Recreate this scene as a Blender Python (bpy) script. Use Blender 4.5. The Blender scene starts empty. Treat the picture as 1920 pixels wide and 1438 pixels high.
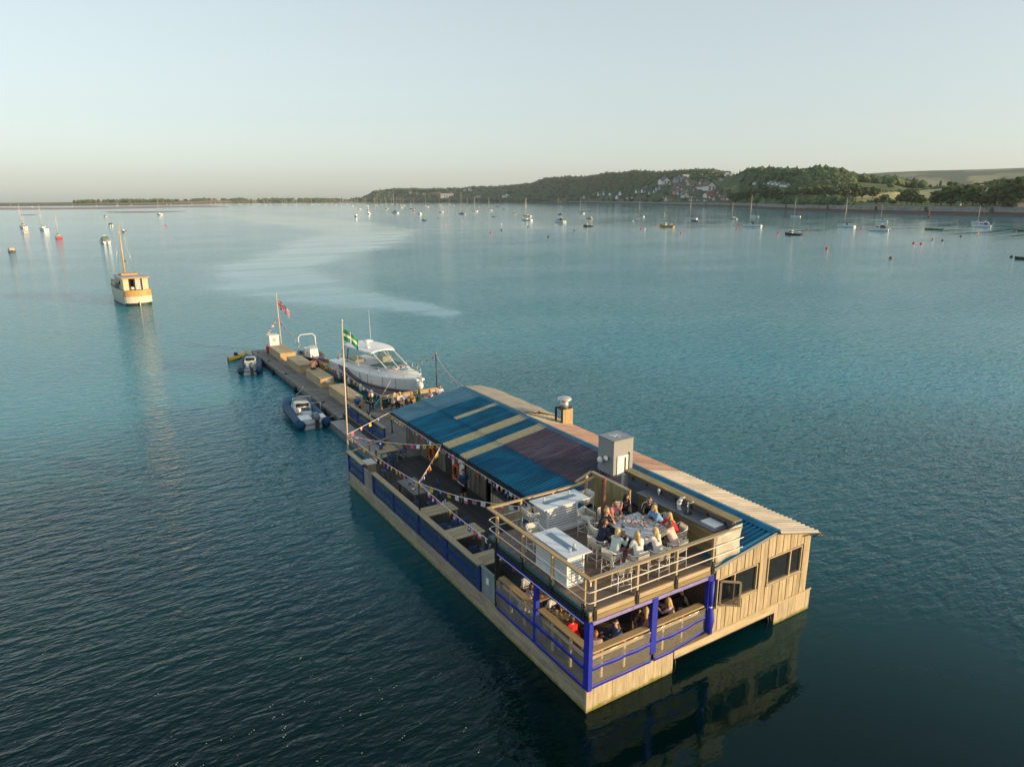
# Floating cafe moored in an estuary on a summer evening.  World frame: origin at the near hull corner on the waterline,
# X along the lit front face, Y along the long shaded side away from the viewer, Z up, metres.
import bpy, bmesh, math, random
import numpy as np
from mathutils import Vector, Matrix

S = bpy.context.scene
COL = S.collection
R = math.radians
random.seed(7)
RNG = np.random.RandomState(11)

# ------------------------------------------------------------------ camera, sky, sun, exposure
cam_d = bpy.data.cameras.new('drone_camera')
cam = bpy.data.objects.new('drone_camera', cam_d); COL.objects.link(cam)
th, yaw, roll = R(14.602), R(32.015), R(-.1546)
fw = Vector((math.sin(yaw)*math.cos(th), math.cos(yaw)*math.cos(th), -math.sin(th)))
r0 = Vector((math.cos(yaw), -math.sin(yaw), 0)); u0 = r0.cross(fw)
rt = r0*math.cos(roll)+u0*math.sin(roll); upv = -r0*math.sin(roll)+u0*math.cos(roll)
mw = Matrix((rt, upv, -fw)).transposed().to_4x4(); mw.translation = (-12.22, -15.10, 16.0)
cam.matrix_world = mw
cam_d.sensor_fit = 'HORIZONTAL'; cam_d.sensor_width = 36; cam_d.lens = 1320.6/1920*36
cam_d.clip_start = .5; cam_d.clip_end = 30000
S.camera = cam

SUN_AZ, SUN_EL = 141.5, 9.0          # azimuth clockwise from +Y
world = bpy.data.worlds.new('World'); S.world = world; world.use_nodes = True
nt = world.node_tree; nt.nodes.clear()
sky = nt.nodes.new('ShaderNodeTexSky'); sky.sky_type = 'NISHITA'; sky.sun_disc = False
sky.sun_elevation = R(SUN_EL); sky.sun_rotation = R(SUN_AZ)
sky.altitude = 10; sky.air_density = .95; sky.dust_density = 1.2; sky.ozone_density = 1.8
hs = nt.nodes.new('ShaderNodeHueSaturation'); hs.inputs['Saturation'].default_value = .55
gm = nt.nodes.new('ShaderNodeGamma'); gm.inputs['Gamma'].default_value = .55      # soft film response of the whole sky
bg = nt.nodes.new('ShaderNodeBackground'); bg.inputs['Strength'].default_value = .15
wo = nt.nodes.new('ShaderNodeOutputWorld')
nt.links.new(sky.outputs[0], gm.inputs[0]); tn = nt.nodes.new('ShaderNodeMix'); tn.data_type = 'RGBA'; tn.blend_type = 'MULTIPLY'; tn.inputs[0].default_value = 1; tn.inputs[7].default_value = (.97, 1.02, 1.0, 1)
nt.links.new(gm.outputs[0], hs.inputs['Color']); nt.links.new(hs.outputs[0], tn.inputs[6]); nt.links.new(tn.outputs[2], bg.inputs[0]); nt.links.new(bg.outputs[0], wo.inputs[0])

sun_d = bpy.data.lights.new('sun', 'SUN'); sun_d.energy = 2.35; sun_d.angle = R(.6); sun_d.color = (1, .69, .36)
sun = bpy.data.objects.new('sun', sun_d); COL.objects.link(sun)
sv = Vector((math.sin(R(SUN_AZ))*math.cos(R(SUN_EL)), math.cos(R(SUN_AZ))*math.cos(R(SUN_EL)), math.sin(R(SUN_EL))))
sun.rotation_euler = sv.to_track_quat('Z', 'Y').to_euler(); sun.location = sv*200

vs = S.view_settings; vs.view_transform = 'Standard'; vs.look = 'None'; vs.exposure = 1.5; vs.gamma = 1; vs.use_curve_mapping = False
S.render.engine = 'CYCLES'; S.cycles.use_denoising = True; S.cycles.max_bounces = 6; S.cycles.transparent_max_bounces = 12
S.cycles.caustics_reflective = False; S.cycles.caustics_refractive = False

# ------------------------------------------------------------------ materials
M = {}
def mat(name, c, rough=.6, var=.12, sc=4.0, st=(1, 1, 1), rand=0.0, bump=0.0, metal=0.0, spec=.5, c2=None, emit=None):
    if name in M: return M[name]
    m = bpy.data.materials.new(name); m.use_nodes = True; M[name] = m
    n = m.node_tree.nodes; l = m.node_tree.links; p = n['Principled BSDF']
    p.inputs['Roughness'].default_value = rough; p.inputs['Metallic'].default_value = metal; p.inputs['Specular IOR Level'].default_value = spec
    tc = n.new('ShaderNodeTexCoord'); mp = n.new('ShaderNodeMapping'); mp.inputs['Scale'].default_value = st
    nz = n.new('ShaderNodeTexNoise'); nz.inputs['Scale'].default_value = sc; nz.inputs['Detail'].default_value = 5; nz.inputs['Roughness'].default_value = .62
    l.new(tc.outputs['Object'], mp.inputs[0]); l.new(mp.outputs[0], nz.inputs['Vector'])
    cr = n.new('ShaderNodeValToRGB'); e = cr.color_ramp.elements
    e[0].position = .3; e[1].position = .7
    e[0].color = tuple(max(0, v*(1-var)) for v in c)+(1,)
    e[1].color = (tuple(min(1, v*(1+var)) for v in c) if c2 is None else tuple(c2))+(1,)
    l.new(nz.outputs['Fac'], cr.inputs[0]); out = cr.outputs[0]
    if rand:
        oi = n.new('ShaderNodeObjectInfo'); mr = n.new('ShaderNodeMapRange')
        mr.inputs['To Min'].default_value = 1-rand; mr.inputs['To Max'].default_value = 1+rand
        l.new(oi.outputs['Random'], mr.inputs[0])
        mx = n.new('ShaderNodeMix'); mx.data_type = 'RGBA'; mx.blend_type = 'MULTIPLY'; mx.inputs[0].default_value = 1
        l.new(out, mx.inputs[6]); l.new(mr.outputs[0], mx.inputs[7]); out = mx.outputs[2]
    l.new(out, p.inputs['Base Color'])
    if bump:
        b = n.new('ShaderNodeBump'); b.inputs['Strength'].default_value = bump; b.inputs['Distance'].default_value = .02
        l.new(nz.outputs['Fac'], b.inputs['Height']); l.new(b.outputs[0], p.inputs['Normal'])
    return m
def clear(name, c, alpha, rough=.1, spec=.5):
    m = mat(name, c, rough, .1, 3, spec=spec); m.node_tree.nodes['Principled BSDF'].inputs['Alpha'].default_value = alpha; return m
G = {'x': (.12, 1, 1), 'y': (1, .12, 1), 'z': (1, 1, .12)}
def wood(kind, ax):
    c, var, rnd = {'pale': ((.40, .315, .20), .22, .14), 'new': ((.47, .33, .165), .2, .12), 'grey': ((.25, .235, .195), .3, .16),
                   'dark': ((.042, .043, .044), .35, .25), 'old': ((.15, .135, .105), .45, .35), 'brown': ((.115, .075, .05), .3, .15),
                   'olive': ((.27, .215, .10), .3, .18), 'wpine': ((.42, .345, .22), .3, .17), 'box': ((.46, .36, .215), .18, .08), 'dock': ((.17, .165, .148), .38, .3)}[kind]
    return mat('wood_%s_%s' % (kind, ax), c, .75, var, 11, G[ax], rnd, .25)
white = mat('white_paint', (.78, .79, .78), .45, .05, 3)
whiteM = mat('white_metal', (.80, .80, .79), .4, .04, 6)
black = mat('black_metal', (.018, .019, .021), .45, .2, 6)
steel = mat('steel', (.62, .62, .62), .3, .06, 5, metal=.9)
blue = mat('blue_canvas', (.014, .028, .40), .55, .25, 5, bump=.4)
blueP = mat('blue_board', (.010, .028, .22), .6, .25, 4)
clearp = clear('clear_plastic', (.66, .62, .52), .13, .09, 1.0)
panel = clear('tinted_panel', (.035, .085, .125), .62, .15)
glass = clear('window_glass', (.03, .04, .045), .55, .03, 1.0)
drink = clear('clear_glass', (.75, .85, .88), .4, .05, 1.0)
rubber = mat('black_rubber', (.012, .012, .013), .7, .2)
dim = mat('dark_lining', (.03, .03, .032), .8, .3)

# ------------------------------------------------------------------ mesh and object helpers
ORG = {}
class B:
    def __init__(s): s.v = []; s.f = []; s.m = []; s.s = []
    def add(s, vs, fs, mi=0, sm=False):
        o = len(s.v); s.v += [tuple(v) for v in vs]
        for f in fs: s.f.append(tuple(i+o for i in f)); s.m.append(mi); s.s.append(sm)
        return s
    def box(s, x0, x1, y0, y1, z0, z1, mi=0):
        return s.add([(x0, y0, z0), (x1, y0, z0), (x1, y1, z0), (x0, y1, z0), (x0, y0, z1), (x1, y0, z1), (x1, y1, z1), (x0, y1, z1)],
                     [(0, 3, 2, 1), (4, 5, 6, 7), (0, 1, 5, 4), (1, 2, 6, 5), (2, 3, 7, 6), (3, 0, 4, 7)], mi)
    def obox(s, c, sz, rot=None, mi=0):
        rot = rot or Matrix.Identity(3); c = Vector(c); x, y, z = (v/2 for v in sz)
        P = [c+rot@Vector(p) for p in ((-x, -y, -z), (x, -y, -z), (x, y, -z), (-x, y, -z), (-x, -y, z), (x, -y, z), (x, y, z), (-x, y, z))]
        return s.add(P, [(0, 3, 2, 1), (4, 5, 6, 7), (0, 1, 5, 4), (1, 2, 6, 5), (2, 3, 7, 6), (3, 0, 4, 7)], mi)
    def bar(s, a, b, w, h, mi=0):
        a, b = Vector(a), Vector(b); d = (b-a); L = d.length; d.normalize()
        up = Vector((0, 0, 1)) if abs(d.z) < .95 else Vector((0, 1, 0)); x = d.cross(up).normalized(); z = x.cross(d)
        return s.obox((a+b)/2, (w, L, h), Matrix((x, d, z)).transposed(), mi)
    def path(s, pts, r, n=6, mi=0, r1=None, closed=False):
        pts = [Vector(p) for p in pts]; k = len(pts); rings = []; x = None
        for i, p in enumerate(pts):
            if closed: d = pts[(i+1) % k]-pts[i-1]
            else: d = pts[min(i+1, k-1)]-pts[max(i-1, 0)]
            d.normalize()
            if x is None: x = d.orthogonal().normalized()
            else: x = (x-d*x.dot(d)).normalized()
            y = d.cross(x); rr = r if r1 is None else r+(r1-r)*i/(k-1)
            rings.append([p+(x*math.cos(2*math.pi*j/n)+y*math.sin(2*math.pi*j/n))*rr for j in range(n)])
        fs = []
        for i in range(k if closed else k-1):
            a, b = i*n, ((i+1) % k)*n
            for j in range(n): fs.append((a+j, a+(j+1) % n, b+(j+1) % n, b+j))
        if not closed: fs += [tuple(range(n-1, -1, -1)), tuple(range((k-1)*n, k*n))]
        return s.add([v for q in rings for v in q], fs, mi, True)
    def tube(s, a, b, r, r1=None, n=8, mi=0): return s.path([a, b], r, n, mi, r1)
    def lathe(s, c, prof, n=14, mi=0, sm=True):
        vs = [(c[0]+r*math.cos(2*math.pi*j/n), c[1]+r*math.sin(2*math.pi*j/n), c[2]+z) for r, z in prof for j in range(n)]
        fs = [(i*n+j, i*n+(j+1) % n, (i+1)*n+(j+1) % n, (i+1)*n+j) for i in range(len(prof)-1) for j in range(n)]
        fs += [tuple(range(n-1, -1, -1)), tuple(range((len(prof)-1)*n, len(prof)*n))]
        return s.add(vs, fs, mi, sm)
    def ell(s, c, r, n=10, m=6, mi=0, rot=None):
        prof = [(math.sin(math.pi*(i+.02)/(m+.04)), -math.cos(math.pi*(i+.02)/(m+.04))) for i in range(m+1)]
        o = len(s.v); s.lathe((0, 0, 0), prof, n, mi); c = Vector(c)
        for i in range(o, len(s.v)):
            q = Vector((s.v[i][0]*r[0], s.v[i][1]*r[1], s.v[i][2]*r[2]))
            if rot: q = rot@q
            s.v[i] = tuple(c+q)
        return s
    def prism(s, poly, ax, a, b, mi=0):
        n = len(poly)
        P = lambda p, t: {'x': (t, p[0], p[1]), 'y': (p[0], t, p[1]), 'z': (p[0], p[1], t)}[ax]
        return s.add([P(p, a) for p in poly]+[P(p, b) for p in poly], [tuple(range(n-1, -1, -1)), tuple(range(n, 2*n))]+[(i, (i+1) % n, n+(i+1) % n, n+i) for i in range(n)], mi)
    def grid(s, rows, mi=0, sm=True, mf=None):
        k = len(rows[0]); o = len(s.v); s.v += [tuple(v) for r in rows for v in r]
        for i in range(len(rows)-1):
            for j in range(k-1):
                s.f.append((o+i*k+j, o+i*k+j+1, o+(i+1)*k+j+1, o+(i+1)*k+j)); s.m.append(mf(i, j) if mf else mi); s.s.append(sm)
        return s
    def slab(s, rows, t, mi=0, sm=True):
        """a sheet with thickness t straight down"""
        k = len(rows[0]); n = len(rows)
        s.grid(rows, mi, sm); s.grid([[(p[0], p[1], p[2]-t) for p in r][::-1] for r in rows], mi, sm)
        edge = [(0, j) for j in range(k)]+[(i, k-1) for i in range(1, n)]+[(n-1, j) for j in range(k-2, -1, -1)]+[(i, 0) for i in range(n-2, -1, -1)]
        E = [rows[i][j] for i, j in edge]
        return s.grid([[(p[0], p[1], p[2]-t) for p in E], E], mi, False)
    def mesh(s, name, mats):
        me = bpy.data.meshes.new(name); me.from_pydata(s.v, [], s.f)
        for m in (mats if isinstance(mats, (list, tuple)) else [mats]): me.materials.append(m)
        me.polygons.foreach_set('material_index', s.m); me.polygons.foreach_set('use_smooth', s.s); me.update(); return me
    def build(s, name, mats, parent=None, label=None, cat=None, group=None, kind=None):
        o = ORG.get(parent, (0, 0, 0)) if parent else (0, 0, 0)
        if parent and any(o): s.v = [(v[0]-o[0], v[1]-o[1], v[2]-o[2]) for v in s.v]
        ob = bpy.data.objects.new(name, s.mesh(name, mats)); COL.objects.link(ob); ob.parent = parent
        if parent: ORG[ob] = o
        return tag(ob, label, cat, group, kind)
def tag(o, label=None, cat=None, group=None, kind=None):
    for k, v in (('label', label), ('category', cat), ('group', group), ('kind', kind)):
        if v: o[k] = v
    return o
def thing(name, label, cat, loc=(0, 0, 0), rz=0, group=None, local=False):
    o = bpy.data.objects.new(name, None); COL.objects.link(o); o.location = loc; o.rotation_euler = (0, 0, rz)
    o.empty_display_size = .2
    ORG[o] = (0, 0, 0) if local else tuple(loc)
    return tag(o, label, cat, group)
def solo(b, name, mats, label, cat, loc, group=None, kind=None):
    """a thing that is one mesh, its origin at loc"""
    b.v = [(v[0]-loc[0], v[1]-loc[1], v[2]-loc[2]) for v in b.v]
    o = b.build(name, mats, None, label, cat, group, kind); o.location = loc; ORG[o] = tuple(loc); return o
def link(name, me, parent=None, loc=(0, 0, 0), rz=0, sc=None):
    o = bpy.data.objects.new(name, me); COL.objects.link(o); o.parent = parent; o.location = loc; o.rotation_euler = (0, 0, rz)
    if sc: o.scale = sc
    return o
def dup(src, loc, rz=None, label=None, group=None, sc=None):
    def cp(o, par):
        c = o.copy(); COL.objects.link(c); c.parent = par
        for ch in o.children: cp(ch, c)
        return c
    c = cp(src, None); c.location = loc
    if rz is not None: c.rotation_euler = (0, 0, rz)
    if sc: c.scale = sc
    if label: c['label'] = label
    if group: c['group'] = group
    return c
def pieces(name, parent, me, locs, rz=0):
    o = ORG.get(parent, (0, 0, 0))
    for p in locs: ORG[link(name, me, parent, (p[0]-o[0], p[1]-o[1], p[2]-o[2]), rz)] = o
# ---- terrain: columns set from image coordinates and assumed distances (azimuth in degrees from +Y, shore distance, crest distance, crest height) laid out around the ground point below the camera
CAM_XY = (-12.22, -15.10)
COLS = [(-9.575, 3247, 5600, 6.0), (-3.129, 3078, 5400, 4.2), (-0.219, 3014, 5200, 6.6), (0.693, 2996, 5140, 8.5), (2.893, 3087, 5000, 12.9), (4.193, 3146, 5000, 13.8), (6.204, 3296, 5000, 15.2), (7.237, 3381, 5043, 15.9), (11.173, 4986, 5336, 19.0), (15.702, 5200, 6100, 20.3), (17.263, 5200, 6100, 19.9), (18.845, 5200, 6100, 19.5), (20.448, 5200, 5600, 32.4), (21.46, 5200, 5550, 68.7), (22.887, 5169, 5519, 83.6), (25.36, 4924, 5274, 80.4), (27.859, 4737, 5087, 81.4), (29.743, 4611, 4961, 89.9), (30.583, 4559, 4909, 87.2), (32.053, 4472, 4822, 95.9), (33.566, 4389, 4739, 105.8), (33.734, 4380, 4730, 110.4), (34.615, 4283, 4633, 132.7), (36.248, 4116, 4466, 137.3), (37.375, 4011, 4361, 134.1), (37.917, 3962, 4312, 137.6), (39.452, 3333, 3683, 131.6), (41.715, 2704, 3200, 123.2), (42.042, 2633, 3161, 120.9), (43.384, 2313, 3000, 111.6), (44.875, 2039, 2800, 106.5), (46.071, 1863, 2705, 105.4), (47.373, 1745, 2600, 104.1), (48.037, 1691, 2600, 96.7), (49.084, 1613, 2020, 81.0), (49.966, 1553, 1903, 77.8), (50.273, 1487, 1837, 75.8), (51.3, 1300, 1650, 69.4), (51.714, 1260, 1610, 67.9), (53.422, 1118, 1540, 64.0), (54.008, 1076, 1540, 64.7), (54.623, 1054, 1540, 65.5), (55.661, 1020, 1520, 60.5), (56.403, 997, 1520, 54.4), (57.275, 972, 1520, 48.3), (57.861, 955, 1530, 47.1), (59.685, 903, 1560, 43.4), (60.576, 880, 1650, 38.5), (61.868, 855, 1560, 35.5), (63.159, 832, 1500, 36.2), (63.99, 818, 1470, 35.8), (64.807, 809, 1440, 35.4), (66.396, 792, 1380, 34.9), (67.339, 782, 1350, 34.2), (73.345, 706, 1200, 32.5)]
FARRIDGE = [(53.537, 137.6), (55.64, 172.6), (56.998, 199.3), (59.358, 215.0), (61.941, 221.0), (64.399, 222.6), (66.891, 227.0), (73.982, 221.4)]
def _lin(xs, ys, x):
    return float(np.interp(x, xs, ys))
_CA = [c[0] for c in COLS]
def column(az):
    return [_lin(_CA, [c[i] for c in COLS], az) for i in (1, 2, 3)]
def bumpy(x, y):
    return (math.sin(x*.013+y*.007)+math.sin(x*.031-y*.023+1.7)*.6+math.sin(x*.0047+y*.0121+.5)*1.4)
def ground_z(x, y):
    dx, dy = x-CAM_XY[0], y-CAM_XY[1]
    az = math.degrees(math.atan2(dx, dy)); r = math.hypot(dx, dy)
    s, c, h = column(az)
    if r < s: return -1.2
    b = s+min(45, .05*s+8)
    if r < b: return -.15+2.9*(r-s)/(b-s)
    base = 7.2 if az > 34.5 else 3.0
    base = min(base, max(h, 2.75))
    if r < b+14: return 2.75+(base-2.75)*(r-b)/14
    b += 14
    t = min(1, (r-b)/max(60, c-b))
    z = base+(h-base)*(.35*t+.65*t*t*(3-2*t))
    z += bumpy(x, y)*min(2.2, h*.03)*min(1, t*3)*(1-t*.6)
    if r > c: z -= min(.7*h, (r-c)*.16) if az > 48.5 else min(.3*h, (r-c)*.03)
    return z
BOATS = [
(-31.9, 518.5, -17.0, 'Y', 10.5, 'white', 'navy', 14.6, 'white yacht with dark spray hood, hindmost of the pair at the left edge'),
(-28.1, 436.5, -5.3, 'Y', 9.5, 'cream', 'none', 12.4, 'pale yacht with bare boom lying right in front of another at the left edge'),
(-20.8, 472.1, -17.3, 'Y', 10.5, 'white', 'grey', 14.1, 'white yacht moored between the yacht pair and the red yacht'),
(-13.6, 357.0, -4.5, 'Y', 9.5, 'red', 'grey', 12.5, 'red hulled yacht seen from astern with two raked masts'),
(-26.9, 267.8, -12.2, 'M', 5.5, 'dark', 'canvas', 0, 'small dark motorboat with a pale wheelhouse at the left edge'),
(1.5, 308.3, -10.0, 'M', 9, 'white', 'green', 0, 'white motor cruiser with a green canvas canopy seen from astern'),
(15.7, 528.6, -7.2, 'M', 7, 'white', 'dark', 0, 'small white cabin cruiser behind the green canopied cruiser'),
(28.2, 842.3, -11.7, 'M', 7, 'cream', 'brown', 0, 'tiny cream cruiser, farthest of the three motorboats above the motor barge'),
(16.0, 420.5, -15.7, 'F', 5, 'dark', 'canvas', 5.8, 'small dark boat with a thin pole mast behind the motor barge mast'),
(88.7, 930.4, -17.6, 'Y', 12, 'cream', 'none', 18.9, 'cream yacht aground by the narrow second mud strip'),
(349.2, 842.5, -19.5, 'Y', 13, 'white', 'navy', 28.0, 'white yacht with red waterline and the tallest mast of the middle fleet'),
(344.4, 758.5, -7.7, 'M', 8, 'white', 'canvas', 0, 'white motorboat just behind the little blue covered launch'),
(235.9, 514.3, -13.1, 'D', 6, 'blue', 'navy', 0, 'blue covered launch with an outboard, nearest of the left middle fleet'),
(383.4, 726.1, -18.2, 'Y', 11, 'grey', 'navy', 23.8, 'long grey hulled yacht with a pale mast, biggest of its row'),
(486.8, 774.1, -5.2, 'F', 7, 'maroon', 'canvas', 18.6, 'maroon fishing boat with a thin mast'),
(345.4, 589.3, -16.1, 'D', 6, 'grey', 'dark', 0, 'grey open boat lying alone below the white shore cottages'),
(383.0, 588.1, -13.5, 'Y', 11, 'cream', 'none', 17.5, 'cream yacht half hidden behind a nearer yacht of the same size'),
(301.4, 464.3, -15.7, 'Y', 11, 'white', 'none', 17.6, 'white yacht nearest in the overlapping middle pair'),
(453.5, 629.6, -9.7, 'M', 7, 'navy', 'navy', 0, 'navy motorboat right behind the big white cruiser'),
(298.3, 415.2, -10.6, 'M', 10.5, 'white', 'dark', 0, 'big white motor cruiser with dark windows in mid channel'),
(507.9, 663.2, -10.2, 'Y', 10, 'white', 'navy', 18.2, 'white yacht with blue spray hood straight behind the black workboat'),
(262.5, 336.0, -16.2, 'F', 7, 'dark', 'cream', 0, 'black and red workboat with a cream wheelhouse'),
(370.0, 471.4, -15.9, 'M', 6.5, 'cream', 'canvas', 0, 'small cream cruiser above the black workboat'),
(454.8, 502.1, -16.4, 'Y', 9, 'white', 'navy', 17.1, 'white yacht with navy boom cover behind the yellow fishing boat'),
(539.0, 559.2, -15.1, 'M', 6, 'pinkish', 'canvas', 0, 'small pale pink motorboat right behind the yellow fishing boat'),
(295.1, 301.4, -18.4, 'F', 9.5, 'yellow', 'white', 7.8, 'yellow fishing boat with a white wheelhouse and blue gunwale'),
(437.1, 419.3, -18.0, 'Y', 10.5, 'white', 'dark', 18.2, 'white yacht with dark hood lying behind a long dark launch'),
(395.2, 374.8, -3.6, 'D', 8, 'dark', 'cream', 0, 'long dark launch with a pale stern in front of a white yacht'),
(464.0, 398.4, -3.7, 'Y', 8.5, 'grey', 'grey', 13.4, 'small grey yacht with a short mast left of the tall masted yacht'),
(537.2, 436.3, -17.6, 'M', 8, 'white', 'dark', 0, 'white motorboat behind the tall masted yacht'),
(342.0, 277.7, -20.6, 'Y', 12, 'white', 'navy', 18.4, 'tall masted white yacht with navy boom cover, nearest before the village end'),
(565.7, 413.6, -17.3, 'Y', 9.5, 'white', 'navy', 18.6, 'white yacht with blue boom cover off the stone sea wall'),
(272.6, 196.4, -8.4, 'F', 8.5, 'maroonblack', 'cream', 0, 'black open boat with a white cuddy and thin white gunwale'),
(379.1, 240.0, -7.0, 'Y', 10.5, 'white', 'bluec', 16.7, 'white yacht with blue sail cover and long dark forestay'),
(491.0, 285.5, -20.6, 'Y', 8, 'white', 'bluec', 12.3, 'small white yacht with bright blue cover behind a motor yacht'),
(346.3, 200.1, -10.6, 'M', 10.5, 'white', 'dark', 0, 'white motor cruiser with sloping wheelhouse, nearest off the pale field'),
(381.8, 191.1, -21.0, 'D', 8.5, 'green', 'dark', 0, 'low green open boat with dark outboard'),
(508.2, 228.0, -11.7, 'Y', 10, 'white', 'dark', 11.7, 'white yacht with dark rubbing strake, far one of the right hand pair'),
(440.9, 194.8, -9.5, 'M', 9.5, 'white', 'bluec', 0, 'white motorboat with blue covered cockpit, near one of the right hand pair'),
(398.6, 154.8, -3.3, 'D', 7, 'dark', 'dark', 0, 'dark open boat cut by the right edge, the farther one'),
(208.1, 74.3, -16.3, 'D', 6, 'dark', 'dark', 0, 'dark open boat cut by the right edge, the nearer one'),
(942.9, 1087.2, -6.6, 'D', 7, 'grey', 'grey', 0, 'grey dinghy off the shore left of the village'),
(1805.5, 1966.5, -5.3, 'M', 7, 'white', 'canvas', 0, 'white boat dried out on the beach, left of two'),
(1724.6, 1779.2, -4.4, 'M', 11, 'white', 'canvas', 0, 'long white boat dried out on the beach below the village'),
(846.6, 1418.9, -21.0, 'D', 9, 'dark', 'dark', 0, 'low dark boat lying off the hill foot'),
(638.4, 1051.7, -12.5, 'D', 6, 'dark', 'dark', 0, 'small dark boat just right of the low dark one'),]
FARBOATS = [
(795,3765,37.4,'w'),(754,3453,28.5,'w'),(718,3189,0,'w'),(736,3163,27.4,'w'),(706,2933,20.5,'w'),(612,2615,0,'w'),(772,3111,0,'d'),(791,3083,29.2,'c'),
(661,2552,23.4,'c'),(752,2870,24.3,'c'),(773,2840,26.2,'w'),(893,3242,23.0,'w'),(854,2992,37.3,'c'),(922,3199,34.3,'c'),(821,2775,35.8,'w'),
(776,2605,0,'w'),(761,2423,0,'w'),(999,3082,29.2,'c'),(880,2692,23.6,'c'),(745,2266,24.0,'w'),(720,2137,18.9,'w'),(906,2657,25.4,'p'),
(745,2108,20.3,'w'),(623,1758,0,'c'),(938,2613,25.2,'w'),(945,2603,29.0,'p'),(854,2304,27.5,'c'),(773,2074,24.8,'w'),(776,2070,23.3,'c'),
(651,1727,0,'c'),(433,1154,0,'r'),(310,830,0,'c'),(447,1234,0,'w'),(246,698,0,'d'),(987,2544,28.7,'c'),(882,2267,23.9,'c'),(763,1946,27.2,'g'),
(1337,3293,27.5,'w'),(515,1273,5.9,'g'),(1110,2622,29.1,'p'),(940,2193,28.7,'w'),(898,2075,26.4,'w'),(612,1427,0,'w'),(817,1882,0,'n'),
(550,1238,15.5,'d'),(443,990,0,'r'),(1743,3861,32.3,'w'),(822,1752,26.2,'c'),(703,1487,0,'c'),(1026,2081,40.0,'w'),(852,1717,0,'p'),(789,1574,0,'n'),
(431,876,9.9,'p'),(863,1593,22.7,'r'),(489,884,19.0,'w'),(557,960,20.9,'w'),(980,1364,21.7,'c'),(984,1360,14.5,'w'),(664,1183,0,'d'),
(678,3954,25.2,'w'),(643,3622,0,'r'),(574,3116,0,'r'),(656,3279,23.5,'w'),(618,3055,0,'w'),(333,3450,0,'w'),(358,3162,29.7,'c'),(370,3147,0,'w'),
(493,3454,21.9,'r'),(222,3034,0,'r'),(173,2979,17.8,'w'),(101,2821,0,'r'),(30,2721,11.3,'d'),(-72,2412,0,'w'),(-135,2716,10.4,'r'),(-120,2624,0,'r'),
(540,3272,28.0,'w'),(875,3270,0,'w'),(841,2746,0,'g'),(1044,3013,20.0,'w'),(1005,2520,22.9,'w'),(1171,2821,25.8,'w'),(1077,2419,0,'w'),
(1170,2291,22.0,'w'),(957,1851,0,'w'),(1029,3037,29.0,'w'),(1148,3615,28.8,'w'),(953,3152,0,'c'),(1057,3771,0,'w'),(898,4042,27.8,'w'),]
BUOYS = [
(280.2,210.5,'red'),(328.7,229.4,'red'),(358.0,217.0,'red'),(201.8,130.4,'red'),(181.4,96.6,'brown'),(253.5,130.3,'red'),(252.6,127.1,'red'),
(284.0,139.6,'orange'),(279.5,133.5,'dark'),(319.0,146.1,'dark'),(361.5,159.5,'orange'),(401.4,160.6,'dark'),(212.6,80.1,'dark'),(261.5,286.7,'red'),
(263.1,285.5,'pale'),(302.2,318.1,'red'),(242.5,237.2,'red'),(350.9,293.9,'red'),(303.8,256.1,'red'),(218.8,291.5,'dark'),(169.6,245.2,'dark'),
(228.0,350.3,'dark'),(190.8,320.0,'dark'),(239.8,401.1,'pale'),(169.8,295.8,'red'),(204.4,414.3,'pink'),(260.3,495.7,'pink'),(283.7,585.3,'dark'),
(358.4,402.9,'pale'),(381.2,249.0,'dark'),(543.5,381.0,'dark'),(497.0,372.7,'red'),(521.3,247.0,'dark'),(510.9,240.1,'dark'),(453.2,207.1,'dark'),
(47.7,517.4,'red'),(368.6,472.5,'red'),]
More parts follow.
